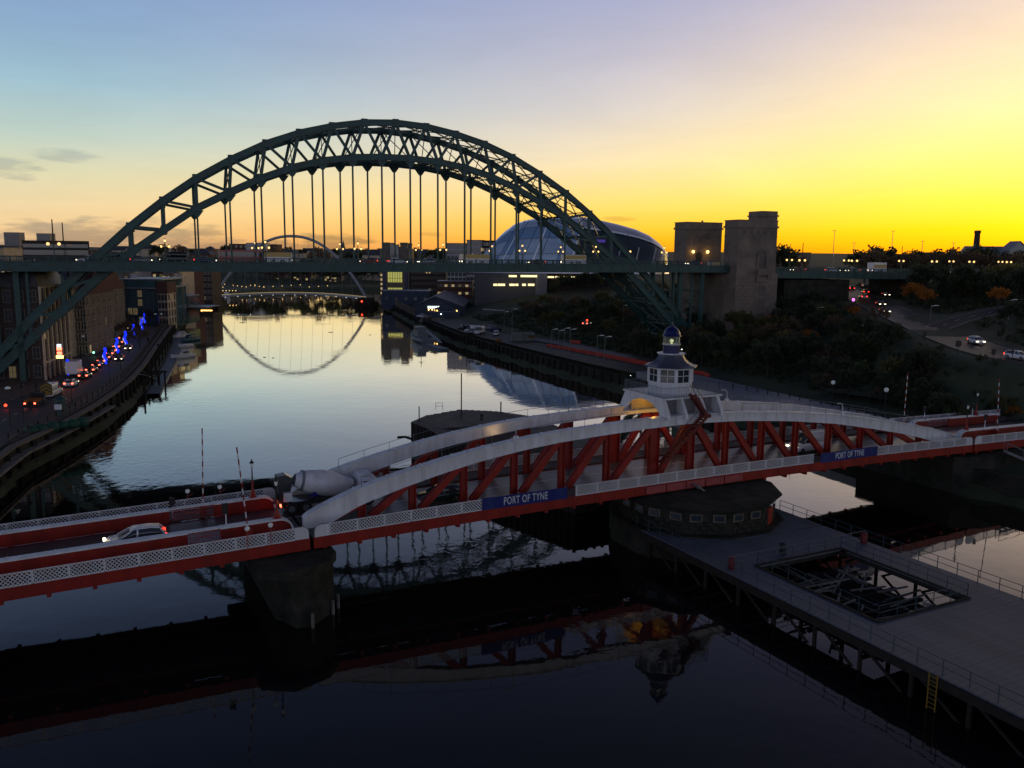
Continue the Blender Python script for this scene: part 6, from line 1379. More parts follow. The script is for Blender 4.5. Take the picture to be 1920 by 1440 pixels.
bus(890, 5, -1, 'car_white', 'white minibus on the arch deck before the pale apartments', 7, 2.5); bus(1075, 5, -1, 'car_white', 'white minibus on the arch deck before the glass shell', 6, 2.6); bus(1645, 9, -1, 'car_white', 'white box van on the viaduct above the road opening', 5.2, 3.1); bus(1345, 9, -1, 'car_white', 'white minibus passing between the granite towers', 5, 2.4)
# hillside road traffic
def path_at(P, q):
    P = [np.array(p, float) for p in P]; L = [0]
    for a_, c_ in zip(P[:-1], P[1:]): L.append(L[-1] + np.linalg.norm((c_ - a_)[:2]))
    i = min(max(np.searchsorted(L, q) - 1, 0), len(P) - 2); f = (q - L[i]) / (L[i + 1] - L[i]); p = P[i] + (P[i + 1] - P[i]) * f; d = P[i + 1] - P[i]; return p, math.atan2(d[1], d[0])
def near_path(P, x, y):
    Q = resample(P, 1.0); i = min(range(len(Q) - 1), key=lambda k: (Q[k][0] - x) ** 2 + (Q[k][1] - y) ** 2); d = (Q[i + 1][0] - Q[i][0], Q[i + 1][1] - Q[i][1]); return Q[i], math.atan2(d[1], d[0])
RT = [(1596, 545, 1, 'hatch', 'car_dark'), (1622, 540, 0, 'saloon', 'car_silver'), (1648, 546, 0, 'hatch', 'car_white'), (1622, 552, 1, 'hatch', 'car_red'), (1618, 561, 1, 'saloon', 'car_silver'), (1661, 557, 0, 'hatch', 'car_dark'), (1651, 575, 0, 'saloon', 'car_dark'), (1659, 589, 0, 'hatch', 'car_dark'), (1830, 646, 0, 'hatch', 'car_white'), (1908, 676, 0, 'hatch', 'car_white')]
for i, (u, v, away, kd, c_) in enumerate(RT):
    x, y, z = hit(u, v); q, a = near_path(PR, x, y)
    lab = ('white car with headlights lit on wet road, nearest to the hedge' if i == 8 else 'white car entering at the right frame edge on wet road' if i == 9 else '%s %s %s, %s in the queue under the viaduct' % ({'car_dark': 'black', 'car_silver': 'silver', 'car_white': 'white', 'car_red': 'red'}[c_], kd, 'showing tail lights' if away else 'with headlights lit', ORD[i]))
    vehicle(kd, c_, (x, y, z + .1), a + (math.pi if away else 0), lab, head=True, group='cars on the hillside road')
# quayside traffic at left
LT = [(98, 742, 'van', 'car_white', 1), (134, 724, 'hatch', 'car_white', 1), (160, 709, 'hatch', 'car_dark', 1), (172, 698, 'hatch', 'car_dark', 1), (183, 689, 'hatch', 'car_dark', 1), (192, 681, 'hatch', 'car_red', 1), (201, 674, 'saloon', 'car_dark', 1), (207, 667, 'hatch', 'car_dark', 1), (213, 661, 'hatch', 'car_red', 1), (219, 654, 'hatch', 'car_dark', 1), (225, 645, 'saloon', 'car_silver', 1), (229, 637, 'hatch', 'car_dark', 1), (224, 619, 'hatch', 'car_dark', 1), (217, 609, 'hatch', 'car_dark', 1), (210, 600, 'hatch', 'car_silver', 1), (206, 594, 'hatch', 'car_dark', 1), (204, 586, 'hatch', 'car_dark', 1),
      (224, 676, 'hatch', 'car_dark', 0), (241, 656, 'hatch', 'car_silver', 0), (236, 618, 'hatch', 'car_dark', 0), (247, 617, 'hatch', 'car_dark', 0), (237, 607, 'hatch', 'car_silver', 0), (233, 599, 'hatch', 'car_dark', 0), (229, 593, 'hatch', 'car_dark', 0), (224, 588, 'hatch', 'car_dark', 0), (222, 583, 'hatch', 'car_dark', 0)]
for i, (u, v, kd, c_, away) in enumerate(LT):
    x, y, z = onz(u, v, 3.53); q, a = near_path(ROADL, x, y); nmx = {'car_dark': 'dark', 'car_silver': 'silver', 'car_white': 'white', 'car_red': 'red'}[c_]
    lab = 'white van with yellow chevron rear doors on the quayside road' if i == 0 else 'white car braking with orange lights ahead of the chevron van' if i == 1 else ('%s car with red lights, %s in the left quayside queue' % (nmx, ORD[i - 2]) if away else '%s car with headlights lit, %s of the oncoming quayside cars' % (nmx, ORD[i - 17]))
    vehicle(kd, c_, (x, y, 3.53), a + (0 if away else math.pi), lab, 'van' if i == 0 else 'car', brake=bool(away) and i > 0, group='cars on the quayside road')
    if i == 0:
        b = B()
        for k in range(6):
            z_ = .75 + k * .3
            for sg in (-1, 1): b.mt(k % 2); b.add([(-2.735, 0, z_ + .35), (-2.735, sg * .92, z_ - .25), (-2.735, sg * .92, z_ + .05), (-2.735, 0, z_ + .65)], [(0, 1, 2, 3)])
        b2 = B().box(-2.73, -2.70, -.95, .95, .5, 2.25); van0 = COL.objects[-1]
        rt_ = [o for o in COL.objects if o.parent is None and o.get('label') == lab][0]; b2.obj('rear_door', 'yellow', rt_); b.obj('chevrons', ['yellow', 'chevron_red'], rt_)
def boxtruck(u, v, label, m_='car_white'):
    x, y, z = onz(u, v, 3.53); q, a = near_path(ROADL, x, y); r = thing('box_lorry', label, 'lorry', (x, y, 3.53), a)
    B().box(-3, 1.4, -1.1, 1.1, .8, 3.3).obj('box_body', m_, r); loft(B(), [(1.5, [(0, .5), (1, .5), (1.05, .7), (1.05, 2.0), (.9, 2.4), (0, 2.45)]), (2.9, [(0, .5), (1, .5), (1, .7), (1, 1.3), (.95, 1.4), (0, 1.45)])], smooth=False).obj('cab', m_, r); B().box(-3, 2.8, -.5, .5, .5, .8).obj('chassis', 'car_dark', r)
    for xx in (-2, 2):
        for sy in (-1, 1): link('wheel', bpy.data.meshes['wheel'], r, (xx, sy * .95, .36))
boxtruck(141, 705, 'white box lorry parked by the ornate block on the left quay'); boxtruck(213, 643, 'grey box lorry parked beside the quayside hall', 'container'); boxtruck(228, 604, 'small grey box van beside the oncoming quayside cars', 'container')
fl_ = onz(66, 760, 3.53); q, a = near_path(ROADL, fl_[0], fl_[1]); r = thing('flatbed_truck', 'dark flatbed truck with orange load and tail lights behind chevron van', 'lorry', fl_, a); B().box(-2.4, 2.2, -1, 1, .6, .85).obj('bed', 'car_dark', r); B().box(-2.2, .4, -.9, .9, .85, 1.25).obj('load', 'leaf_orange', r); B().box(.9, 2.2, -.95, .95, .85, 1.9).obj('cab', 'car_dark', r)
for sy in (-1, 1): B().box(-2.45, -2.38, sy * .75 - .14, sy * .75 + .14, .6, .85).obj('taillight', 'brake', r)
for xx in (-1.5, 1.5):
    for sy in (-1, 1): link('wheel', bpy.data.meshes['wheel'], r, (xx, sy * .9, .33))
# car park by the south bank
CPK = [(790, 612, 'hatch', 'car_white', 'small pale car by the shed on the waterside hardstanding'), (800, 613, 'hatch', 'car_dark', 'dark car by the blue shed porch'), (866, 622, 'hatch', 'car_green', 'first dark green car parked in the waterside row'), (874, 621, 'hatch', 'car_green', 'second dark green car parked in the waterside row'), (886, 628, 'van', 'car_white', 'white van parked side on at the waterside car park'), (899, 630, 'van', 'car_white', 'white van showing its rear doors at the waterside'), (884, 632, 'hatch', 'car_silver', 'silver car parked low in front of white van'), (905, 617, 'hatch', 'car_dark', 'black car parked behind the white vans'), (916, 618, 'hatch', 'car_silver', 'silver car parked at back of waterside car park'), (928, 621, 'saloon', 'car_blue', 'blue saloon parked at back right of the waterside car park'), (930, 631, 'hatch', 'car_white', 'pale blue white car parked alone at right of the vans')]
for i, (u, v, kd, c_, lb_) in enumerate(CPK):
    x, y, z = hit(u, v); vehicle(kd, c_, (x, y, max(z, 3.9)), (2.4, 2.4, 2.2, 2.2, 2.9, -1.9, 2.6, 2.5, 2.7, 2.5, -1.6)[i], lb_, 'van' if kd == 'van' else 'car', head=False, tail=False)
for u, v, lb_ in ((969, 642, 'grey site container with red barrel beside it'), (992, 640, 'grey green site container right of the first one')):
    x, y, z = hit(u, v); r = thing('site_container', lb_, 'container', (x, y, max(z, 3.9)), .1); B().box(-1.6, 1.6, -1.1, 1.1, 0, 2.3).obj('body', 'container', r); b = B()
    for k in range(8): b.box(-1.5 + k * .4, -1.35 + k * .4, -1.14, -1.1, .1, 2.2)
    b.obj('ribs', 'container', r)
x, y, z = hit(960, 640); o = barrel('hoarding_red'); o.location = (x, y, 3.9); tag(o, 'red barrel in front of the first grey site container')
# red hoardings
for pts, lb_, h_ in ((((1025, 652), (1060, 657), (1130, 670), (1200, 684), (1230, 690)), 'long low red barrier hoarding running along the right bank road', 1.0), (((1300, 704), (1318, 706), (1330, 711)), 'short end of red barrier behind the control cabin', 1.1), (((1070, 643), (1088, 645)), 'short far red barrier section above the long hoarding', .8)):
    q = [hit(u, v) for u, v in pts]; b = B()
    for a_, c_ in zip(q[:-1], q[1:]): b.beam((a_[0], a_[1], a_[2] + h_ / 2), (c_[0], c_[1], c_[2] + h_ / 2), .35, h_)
    b.obj('red_barrier', 'hoarding_red', None, label=lb_, cat='barrier')
rd = [hit(u, v) for u, v in ((1000, 636), (1060, 646), (1130, 660), (1200, 675), (1250, 684))]; b = B()
strip(b, rd, -3.0, 2.5, .12); structure(b, 'bank_road', 'asphalt')
for i, (u, vt, vb) in enumerate(((1034, 618, 662), (1047, 620, 658), (1057, 616, 669), (1068, 618, 672), (1119, 630, 680), (1133, 632, 682), (1168, 573, 613), (960, 580, 632), (945, 585, 618), (1529, 577, 627), (1744, 574, 604), (1889, 563, 610))):
    x, y, z = hit(u, vb); zt = ony(u, vt, y)[2]; r = thing('road_lamp', '%s thin grey unlit lamp column from the left on the right bank' % ORD[i], 'street lamp', (x, y, z), 0, 'grey lamp columns on the right bank'); B().tube((0, 0, 0), (0, 0, zt - z), .09, .06, n=5).obj('column', 'rail', r); b = B().beam((0, 0, zt - z), (1.2, 0, zt - z + .15), .06, .06); b.box(.7, 1.6, -.14, .14, zt - z + .1, zt - z + .22); b.obj('lamp_head', 'globe_dull', r)
x, y, z = hit(945, 585); o = B().box(-4.5, 4.5, -.6, .6, 0, .4).obj('bus_shelter_roof', 'awning', None, label='long thin pale canopy on posts on the grass slope', cat='canopy'); o.location = (ony(926, 582, y)[0], y, ony(926, 582, y)[2]); o.rotation_euler = (0, .05, -.2)
x, y, z = hit(1100, 612); r = thing('car', 'lone vehicle with bright red lights on the wooded slope', 'car', (x, y, z + .2), .3); 
VP['lone'] = Proto(car('car_silver', 'hatch', True, True, True)); VP['lone'].put((x, y, z + .2), 1.2, 'lone silver car with bright red lights on the wooded slope', 'car'); bpy.data.objects.remove(r)
B().ball((x, y - 1, z + 2.0), .3, 6).obj('signal_lamp', 'red', None, label='red stop signal above the lone car on wooded slope', cat='traffic light')
# globe lamps and posts on the terrace
for i, (u, vt, vb) in enumerate(((1559, 717, 764), (1657, 731, 796), (1722, 743, 772), (1732, 744, 775), (1583, 665, 690))):
    x, y, z = hit(u, vb); z = max(z, 4.6); zt = ony(u, vt, y)[2]; r = thing('globe_lamp', ('white globe lamp on thin column left on the terrace', 'white globe lamp on tall column at terrace middle', 'left white globe of the close pair by the dark board', 'right white globe of the close pair by the dark board', 'small far globe lamp among the bank trees')[i], 'street lamp', (x, y, z)); B().tube((0, 0, 0), (0, 0, zt - z - .3), .06, n=6).obj('column', 'black_iron', r); B().ball((0, 0, zt - z), .36 if i < 4 else .2, 10).obj('globe', 'globe_dull', r)
tp = resample([onz(u, v, 4.6)[:2] for u, v in ((1348, 728), (1400, 733), (1480, 745), (1560, 762), (1640, 784), (1690, 800))], 2.3)
r = thing('terrace_fence', 'black post and rail fence along the riverside terrace edge', 'fence', (0, 0, 4.6)); pm_ = B().box(-.09, .09, -.09, .09, 0, 1.15).mesh('post', 'black_iron')
for x, y in tp: link('post', pm_, r, (x, y, 0))
for z_ in (.6, 1.05):
    b = B()
    for a_, c_ in zip(tp[:-1], tp[1:]): b.tube((*a_, z_), (*c_, z_), .03, n=4)
    b.obj('rail', 'black_iron', r)
x, y, z = hit(1728, 784); r = thing('notice_board', 'dark rectangular notice board on the terrace before the lawn', 'sign', (x, y, 4.6)); B().box(-1.1, 1.1, -.08, .08, .7, 2.2).obj('board', 'black_iron', r)
for sx_ in (-.9, .9): B().box(sx_ - .06, sx_ + .06, -.06, .06, 0, .8).obj('leg', 'black_iron', r)
for u, vb, vt, lb_, w in ((1795, 668, 640, 'dark back of road sign left of the wet road edge', .5), (1861, 682, 655, 'small diamond road sign beside the wet road', .35), (1896, 690, 655, 'thin dark sign post near the right frame edge', .15), (1733, 640, 622, 'small dark sign on the left kerb of the hillside road', .3), (1700, 560, 545, 'pale sign by the right side of the road opening', .2)):
    x, y, z = hit(u, vb); zt = ony(u, vt, y)[2]; r = thing('road_sign', lb_, 'road sign', (x, y, z)); B().tube((0, 0, 0), (0, 0, zt - z), .05, n=5).obj('post', 'black_iron', r)
    b = B().prismy([(-w, zt - z - .8), (0, zt - z - .8 - w * .4), (w, zt - z - .8), (w, zt - z), (0, zt - z + w * .4), (-w, zt - z)], -.04, .04); b.obj('plate', 'black_iron', r)
for u, v, m_, lb_ in ((1598, 593, 'magenta', 'bright magenta light among the bank trees'), (1614, 632, 'render_white', 'pale round marker post among the olive trees')):
    x, y, z = hit(u, v); b = B()
    if m_ == 'magenta': b.ball((0, 0, 4.0), .35, 8); b.mt(1); b.tube((0, 0, 0), (0, 0, 3.8), .06, n=5); b.obj('signal_light', ['magenta', 'black_iron'], None, label=lb_, cat='light').location = (x, y, z)
    else: b.box(-.35, .35, -.1, .1, 0, 2.6); b.obj('marker_post', m_, None, label=lb_, cat='post').location = (x, y, z)
# a dog by the road: bin like dark shape kept as a real dog
x, y, z = hit(1849, 676); dg_ = bpy.data.meshes.new('dog'); V = [(0, 0, .62), (-.5, 0, .6), (-.55, .1, .3), (-.5, .1, .02), (-.55, -.1, .3), (-.5, -.1, .02), (.08, .1, .3), (.05, .1, .02), (.08, -.1, .3), (.05, -.1, .02), (.22, 0, .82), (.42, 0, .84), (-.75, 0, .75)]
Ed = [(0, 1), (1, 2), (2, 3), (1, 4), (4, 5), (0, 6), (6, 7), (0, 8), (8, 9), (0, 10), (10, 11), (1, 12)]; dg_.from_pydata(V, Ed, []); o = link('dog', dg_, None, (x, y, z), .4, 'dark dog standing on the verge beside the wet road', 'dog'); md = o.modifiers.new('skin', 'SKIN'); 
for i, rr_ in enumerate((.17, .15, .07, .035, .07, .035, .06, .035, .06, .035, .09, .07, .02)): dg_.skin_vertices[0].data[i].radius = (rr_, rr_)
dg_.skin_vertices[0].data[0].use_root = True; dg_.materials.append(M['black_iron']); o.modifiers.new('sub', 'SUBSURF').levels = 1
# ================================================================== LEFT QUAY FURNITURE
qf = thing('quay_fence', 'dark bollard and chain fence along the left quay edge', 'fence', (0, 0, 3.5)); qp = resample(offset(NQ, 2.2)[2:], 3.2)
qp = [p for p in qp if 95 < p[1] < 300]
bm_ = B().lathe([(.2, 0), (.2, .12), (.13, .2), (.11, .95), (.16, 1.0), (.12, 1.15), (.03, 1.2)], 8).mesh('post', 'black_iron')
for x, y in qp: link('post', bm_, qf, (x, y, 0))
for z_ in (.55, .95):
    b = B()
    for a_, c_ in zip(qp[:-1], qp[1:]): b.tube((*a_, z_), (*c_, z_), .035, n=4)
    b.obj('rail', 'stone', qf)
# timber fenders on the quay walls
fm = B().box(-.22, .22, -.25, .25, -2.5, 3.3).mesh('fender_timber', 'timber'); qq = resample(offset(NQ, -.3), 4.6)
for i, (x, y) in enumerate([p for p in qq if 60 < p[1] < 480]): link('fender_timber', fm, None, (x, y, 0), i, 'vertical dark timber fender on the left quay wall', 'fender', 'timber fenders on the left quay wall')
fm2 = B().box(-.25, .25, -.25, .25, -2.5, 3.1).mesh('fender_pile', 'timber'); qq = resample(offset(SB[4:11], -.3), 3.2)
for i, (x, y) in enumerate([p for p in qq if 150 < p[1] < 470]): link('fender_pile', fm2, None, (x, y, RNG.uniform(-.2, .3)), i, 'dark timber pile standing against the right river wall', 'pile', 'timber piles along the right river wall')
lw = thing('fender_walkway', 'pale timber ledge bracketed along the near left quay wall', 'walkway', (0, 0, 0)); pp = [p for p in smooth_path(NB[1:6], 1)]; b = strip(B(), pp, -1.3, -.1, 2.55); wall(b, pp, -1.4, .25, 2.3, 2.62); b.obj('ledge', 'timber_pale', lw)
b = wall(B(), pp, -1.9, .2, 1.3, 1.55); b.obj('lower_waling', 'timber', lw)
for x, y in resample(offset(pp, -1.6), 3.6): link('bracket', B().box(-.12, .12, -.12, .12, .3, 2.3).mesh('bracket', 'timber_pale') if 'bracket' not in bpy.data.meshes else bpy.data.meshes['bracket'], lw, (x, y, 0))
# green planted kiosk at the quay edge
x, y, z = onz(112, 800, 3.5)
r = thing('green_netting', 'green covered equipment heap against the left quay rail', 'netting', (x, y, 3.5), .95); b = B()
for i in range(6): b.ball((-4 + i * 1.5, .2 * (i % 2), .1), 1.05, 8, .62 + .1 * (i % 3))
b.obj('cover', 'boat_teal', r); r.children[0].data.materials[0] = mat('green_cover', (.01, .07, .045), .7, var=.4, scale=2)
x, y, z = onz(115, 778, 3.5); r = thing('ticket_kiosk', 'teal column kiosk with white top on the left quay', 'kiosk', (x, y, 3.5)); B().lathe([(.7, 0), (.7, 2.2), (.95, 2.3), (.9, 2.5), (.2, 3.0)], 8, smooth=False).obj('body', 'green_steel', r); B().box(-.5, .5, -.95, -.7, 1.0, 1.8).obj('notice', 'car_white', r)
# street lamps on the left quay
for i, (u, vb, vt) in enumerate(((45, 870 - 78, 725), (135, 753, 712), (206, 720, 680), (227, 694, 655), (242, 662, 625), (262, 640, 600), (270, 615, 580), (305, 640, 590), (293, 628, 590), (20, 800, 730), (158, 668, 632))):
    x, y, z = onz(u, vb, 3.5); zt = ony(u, vt, y)[2]; r = thing('quay_lamp', '%s slim dark unlit lamp column from the left on the left quay' % ORD[i], 'street lamp', (x, y, 3.5), 0, 'unlit lamp columns on the left quay'); B().tube((0, 0, 0), (0, 0, zt - 3.5), .1, .06, n=6).obj('column', 'black_iron', r); b = B().lathe([(.1, 0), (.4, .1), (.42, .2), (.1, .42)], 8, c=(0, 0, zt - 3.5)); b.obj('lamp_head', 'globe_dull' if i > 6 else 'black_iron', r)
# blue light festoons
for i, (u, v0, v1) in enumerate(((128, 702, 674), (198, 681, 652), (220, 660, 634), (236, 648, 621), (251, 628, 608), (266, 617, 598), (271, 605, 588), (268, 592, 577))):
    x, y, z = onz(u, v0 + 6, 3.5); h0, h1 = ony(u, v0, y)[2] - 3.5, ony(u, v1, y)[2] - 3.5; s_ = (h1 - h0) / 6; r = thing('light_festoon', '%s electric blue light sculpture from the left on a quayside lamp column' % ORD[i], 'decorative light', (x, y, 3.5), 0, 'blue light sculptures along the left quay')
    B().tube((0, 0, 0), (0, 0, h1 * 1.02), .08, n=5).obj('column', 'black_iron', r)
    k_ = [(.15, 0), (.65, .3), (.7, 1.0), (.35, 1.7), (-.15, 2.4), (-.3, 3.1), (.05, 3.9), (.45, 4.6), (.4, 5.4), (.05, 6)]
    b = B().poly([(a_ * s_ * .9, -.15, h0 + c_ * s_) for a_, c_ in k_], .52 * s_, n=7); b.obj('blue_tube', 'blue', r)
    b = B().poly([(a_ * s_ * .9 - .45 * s_, -.45 * s_, h0 + c_ * s_) for a_, c_ in k_[1:6]], .08 * s_, n=5); b.obj('white_tube', 'bluewhite', r)
# facade and street lights
x, y, z = onz(116, 722, 3.5)
r = thing('lit_signboard', 'stacked orange and red lit sign panels on ornate block corner', 'sign', (x, y, 0)); B().tube((0, .2, 3.5), (0, .2, ony(116, 645, y)[2]), .1, n=5).obj('post', 'black_iron', r)
for v, w_, m_ in ((648, .45, 'bluewhite'), (654, .55, 'brake'), (662, .5, 'brake'), (669, .8, 'lamp_orange')): B().box(-w_ / 1.3, w_ / 1.3, -.2, .1, ony(116, v + 2.8, y)[2], ony(116, v - 2.6, y)[2]).obj('panel', m_, r)
for u, v, m_, lb_, sz in ((127, 653, 'lamp', 'small cream lit window sign beside the red sign stack', .5), (154, 657, 'green', 'green pedestrian signal left of the quayside queue', .28), (176, 661, 'green', 'green pedestrian signal near the hall front', .28), (40, 702, 'white', 'white point light low at the left edge', .3), (11, 760, 'red', 'red tail light at far left on the quay road', .25), (234, 566, 'lamp', 'left of two warm lamps below the glass courts', .4), (243, 566, 'lamp', 'right of two warm lamps below the glass courts', .4), (205, 549, 'window_yellow', 'yellow lit doorway at end of the old street', 1.0), (310, 552, 'lamp', 'warm lamp by the brick topped corner block', .4), (323, 554, 'lamp', 'warm lamp before the low pavilion', .4), (338, 562, 'lamp', 'warm lamp under pavilion canopy', .4), (348, 556, 'lamp', 'warm lamp at pavilion right end', .35), (782, 592, 'lamp', 'warm lamp by the river wall railings near blue shed', .35), (1182, 705, 'white', 'tiny white marker light on right bank wall', .18), (1278, 655, 'white', 'tiny pale marker light by arch foot', .15), (800, 546, 'lamp', 'warm lamp before the dark brick hotel', .5), (900, 528, 'lamp', 'warm lamp left of the hall podium', .5), (905, 542, 'white', 'white leaning lamp at the podium end', .5), (737, 552, 'lamp_orange', 'orange box sign by the old mill quay', 1.0), (715, 563, 'lamp', 'warm lamp on the footbridge right landing', .5)):
    y = None; x, y, z = hit(u, v + 6) if u > 600 else onz(u, v + 7, 3.5); zt = ony(u, v, y)[2]; b = B().ball((0, 0, zt - z), sz, 7); b.mt(1); b.tube((0, 0, 0), (0, 0, zt - z - sz * .7), .07, n=5); b.obj('lamp', [m_, 'black_iron'], None, label=lb_, cat='lamp').location = (x, y, z)
# strings of promenade lights by the footbridge
pl_ = [(350 + i * 2.6, 564 - i * 1.6) for i in range(14)] + [(356 + i * 3.1, 552 - i * .9 + (i % 3) * 2.2) for i in range(22)] + [(437 + i * 8.2, 535 + (i * 37 % 4)) for i in range(8)] + [(478 + i * 17, 534 + (i * 29 % 5)) for i in range(9)] + [(418 + i * 6, 545) for i in range(5)]
gm = B().ball((0, 0, 0), .27, 6).mesh('promenade_lamp', 'lamp')
for i, (u, v) in enumerate(pl_):
    x, y, z = onz(u, v + 2, 4.0); x2, y2, z2 = ony(u, v, y); link('promenade_lamp', gm, None, (x2, y2, z2), 0, 'small warm promenade lamp glowing beyond the left end of the footbridge', 'lamp', 'promenade lamps beyond the footbridge')
# people on the left quay
def person_mesh(pose):
    me = bpy.data.meshes.new('person'); d = .16 * pose
    V = [(0, 0, .95), (0, 0, 1.2), (0, 0, 1.42), (0, 0, 1.52), (.02, 0, 1.68), (d, .1, .5), (d * 1.6 - .03, .1, .06), (d * 1.6 + .12, .1, .03), (-d, -.1, .5), (-d * 1.6 - .05, -.1, .06), (-d * 1.6 + .1, -.1, .03), (0, .2, 1.4), (-d * .7, .25, 1.12), (-d + .08, .24, .88), (0, -.2, 1.4), (d * .7, -.25, 1.12), (d + .08, -.24, .88)]
    E_ = [(0, 1), (1, 2), (2, 3), (3, 4), (0, 5), (5, 6), (6, 7), (0, 8), (8, 9), (9, 10), (2, 11), (11, 12), (12, 13), (2, 14), (14, 15), (15, 16)]; me.from_pydata(V, E_, [])
    o = bpy.data.objects.new('tmp', me); COL.objects.link(o); o.modifiers.new('s', 'SKIN'); rr_ = (.17, .15, .17, .06, .11, .085, .05, .045, .085, .05, .045, .07, .05, .035, .07, .05, .035)
    for i, q in enumerate(rr_): me.skin_vertices[0].data[i].radius = (q, q)
    me.skin_vertices[0].data[0].use_root = True; o.modifiers.new('b', 'SUBSURF').levels = 1; dg = bpy.context.evaluated_depsgraph_get(); r_ = bpy.data.meshes.new_from_object(o.evaluated_get(dg)); bpy.data.objects.remove(o); r_.name = 'person'; r_.materials.clear(); r_.materials.append(M['person']); return r_
PMs = [person_mesh(.2), person_mesh(1.0)]
PL = [(152, 673, 'standing by the left green signal'), (168, 662, 'walking in front of the brown stone hall'), (57, 770, 'standing behind the flatbed truck'), (290, 605, 'on the promenade near the distant kiosk canopy'), (314, 610, 'walking left of pair on promenade'), (316, 616, 'standing nearest on the far promenade'), (297, 655, 'beside the quay rail above the moored boats'), (330, 592, 'farthest along the quay rail'), (68, 735, 'on pavement before the ornate block'), (278, 642, 'crossing the middle of the promenade')]
for i, (u, v, w_) in enumerate(PL): x, y, z = onz(u, v, 3.52); link('person', PMs[i % 2], None, (x, y, 3.52), i * 1.3, 'person in dark clothes ' + w_, 'person')
x, y, z = onz(316, 598, 3.5); r = thing('market_canopy', 'small pale orange topped kiosk canopy on the promenade', 'kiosk', (x, y, 3.5)); B().box(-.1, .1, -.1, .1, 0, 2.6).obj('post', 'black_iron', r); B().lathe([(1.6, 2.5), (1.5, 2.7), (.2, 3.2)], 8).obj('canopy', 'cream', r)
# ================================================================== BOATS
def boat(label, pos, rz, L, Wd, hull_m, cabin=True, m2='boat_white', name='motor_boat', sc=1.0):
    r = thing(name, label, 'boat', pos, rz); w = Wd / 2
    st = [(-L / 2, w * .82, 1.0), (-L / 4, w, 1.0), (L / 8, w * .95, 1.1), (L * .35, w * .55, 1.3), (L / 2, .05, 1.5)]
    loft(B(), [(x, [(0, -.3), (ww_ * .55, -.2), (ww_ * .85, .25), (ww_, z), (ww_ * .92, z + .02), (0, z + .05)]) for x, ww_, z in st]).obj('hull', hull_m, r)
    if cabin:
        loft(B(), [(-L * .22, [(0, 1), (w * .7, 1), (w * .68, 1.5), (w * .6, 2.1), (w * .5, 2.2), (0, 2.25)]), (L * .08, [(0, 1), (w * .7, 1), (w * .66, 1.5), (w * .58, 2.1), (w * .5, 2.2), (0, 2.25)]), (L * .2, [(0, 1), (w * .6, 1), (w * .5, 1.25), (w * .45, 1.35), (w * .3, 1.4), (0, 1.42)])]).obj('cabin', m2, r)
        b = B().box(-L * .18, L * .06, -w * .69, w * .69, 1.5, 1.95); b.box(L * .055, L * .1, -w * .5, w * .5, 1.55, 2.0); b.obj('windows', 'glass', r)
        b = B().poly([(L * .2, w * .55, 1.9), (L * .45, w * .2, 2.1), (L * .47, -.0, 2.1), (L * .45, -w * .2, 2.1), (L * .2, -w * .55, 1.9)], .03, n=4); b.tube((-L * .2, 0, 2.2), (-L * .2, 0, 3.6), .03, n=4); b.obj('guard_rail', 'rail', r)
    r.scale = (sc,) * 3; return r
x, y, z = onz(341, 672, .0); boat('white motor cruiser moored nearest at the left pontoon', (x, y, 0), -1.95, 8.2, 3.1, 'boat_white')
x, y, z = onz(347, 652, .0); boat('small pale open boat moored behind the cruiser', (x, y, 0), -1.95, 5.5, 2.2, 'boat_white', False)
x, y, z = onz(356, 640, .0); boat('teal hulled boat moored outside the left pontoon', (x, y, 0), -1.9, 8, 2.8, 'boat_teal', True, 'boat_teal')
x, y, z = onz(337, 634, .0); boat('pale blue covered boat farthest along the left pontoon', (x, y, 0), -1.9, 9, 2.8, 'boat_white')
for i, (u, v, s_) in enumerate(((425, 558, 1.6), (412, 562, 1.3), (398, 566, 1.2))): x, y, z = onz(u, v, 0); boat(('white yacht moored beyond the footbridge left end', 'second pale boat beyond the footbridge left end', 'low pale blue barge at the footbridge left end')[i], (x, y, 0), 1.9, 9, 3, 'boat_white' if i < 2 else 'boat_teal', i < 2, sc=s_)
pn = thing('mooring_pontoon', 'narrow grey floating pontoon with rails along the left quay', 'pontoon', (0, 0, 0)); pc = [onz(u, v, .5)[:2] for u, v in ((287, 738), (300, 712), (318, 680), (330, 650), (340, 620))]; b = strip(B(), pc, -1.3, 1.3, .5); wall(b, pc, -1.3, .1, 0, .5); wall(b, pc, 1.2, .1, 0, .5); b.obj('deck', 'deck_boards', pn)
jrail(B(), offset(pc, 1.1), .5, 1.0, 4.0, False).obj('railing', 'rail', pn)
pcr = resample(offset(pc, 1.6), 12)
for x, y in pcr: B().tube((x, y, -2), (x, y, 3.6), .2, n=7).obj('guide_pile', 'timber', pn)
g0, g1 = onz(262, 702, 3.5), onz(290, 712, .6); b = B().beam(g0, g1, 1.3, .12); b.beam((g0[0], g0[1], g0[2] + .9), (g1[0], g1[1], g1[2] + .9), .06, .06); b.obj('gangway', 'rail', pn)
dl = thing('dolphin', 'dark timber mooring dolphin frame at the near pontoon end', 'mooring frame', onz(290, 725, 0)); b = B()
for dx in (-1.5, 0, 1.5):
    for dy in (-1, 2): b.tube((dx, dy, -3), (dx, dy, 3.3), .2, n=6)
b.beam((-2, -1, 3), (2, -1, 3), .3, .4); b.beam((-2, 2, 3), (2, 2, 3), .3, .4); b.obj('frame', 'timber', dl)
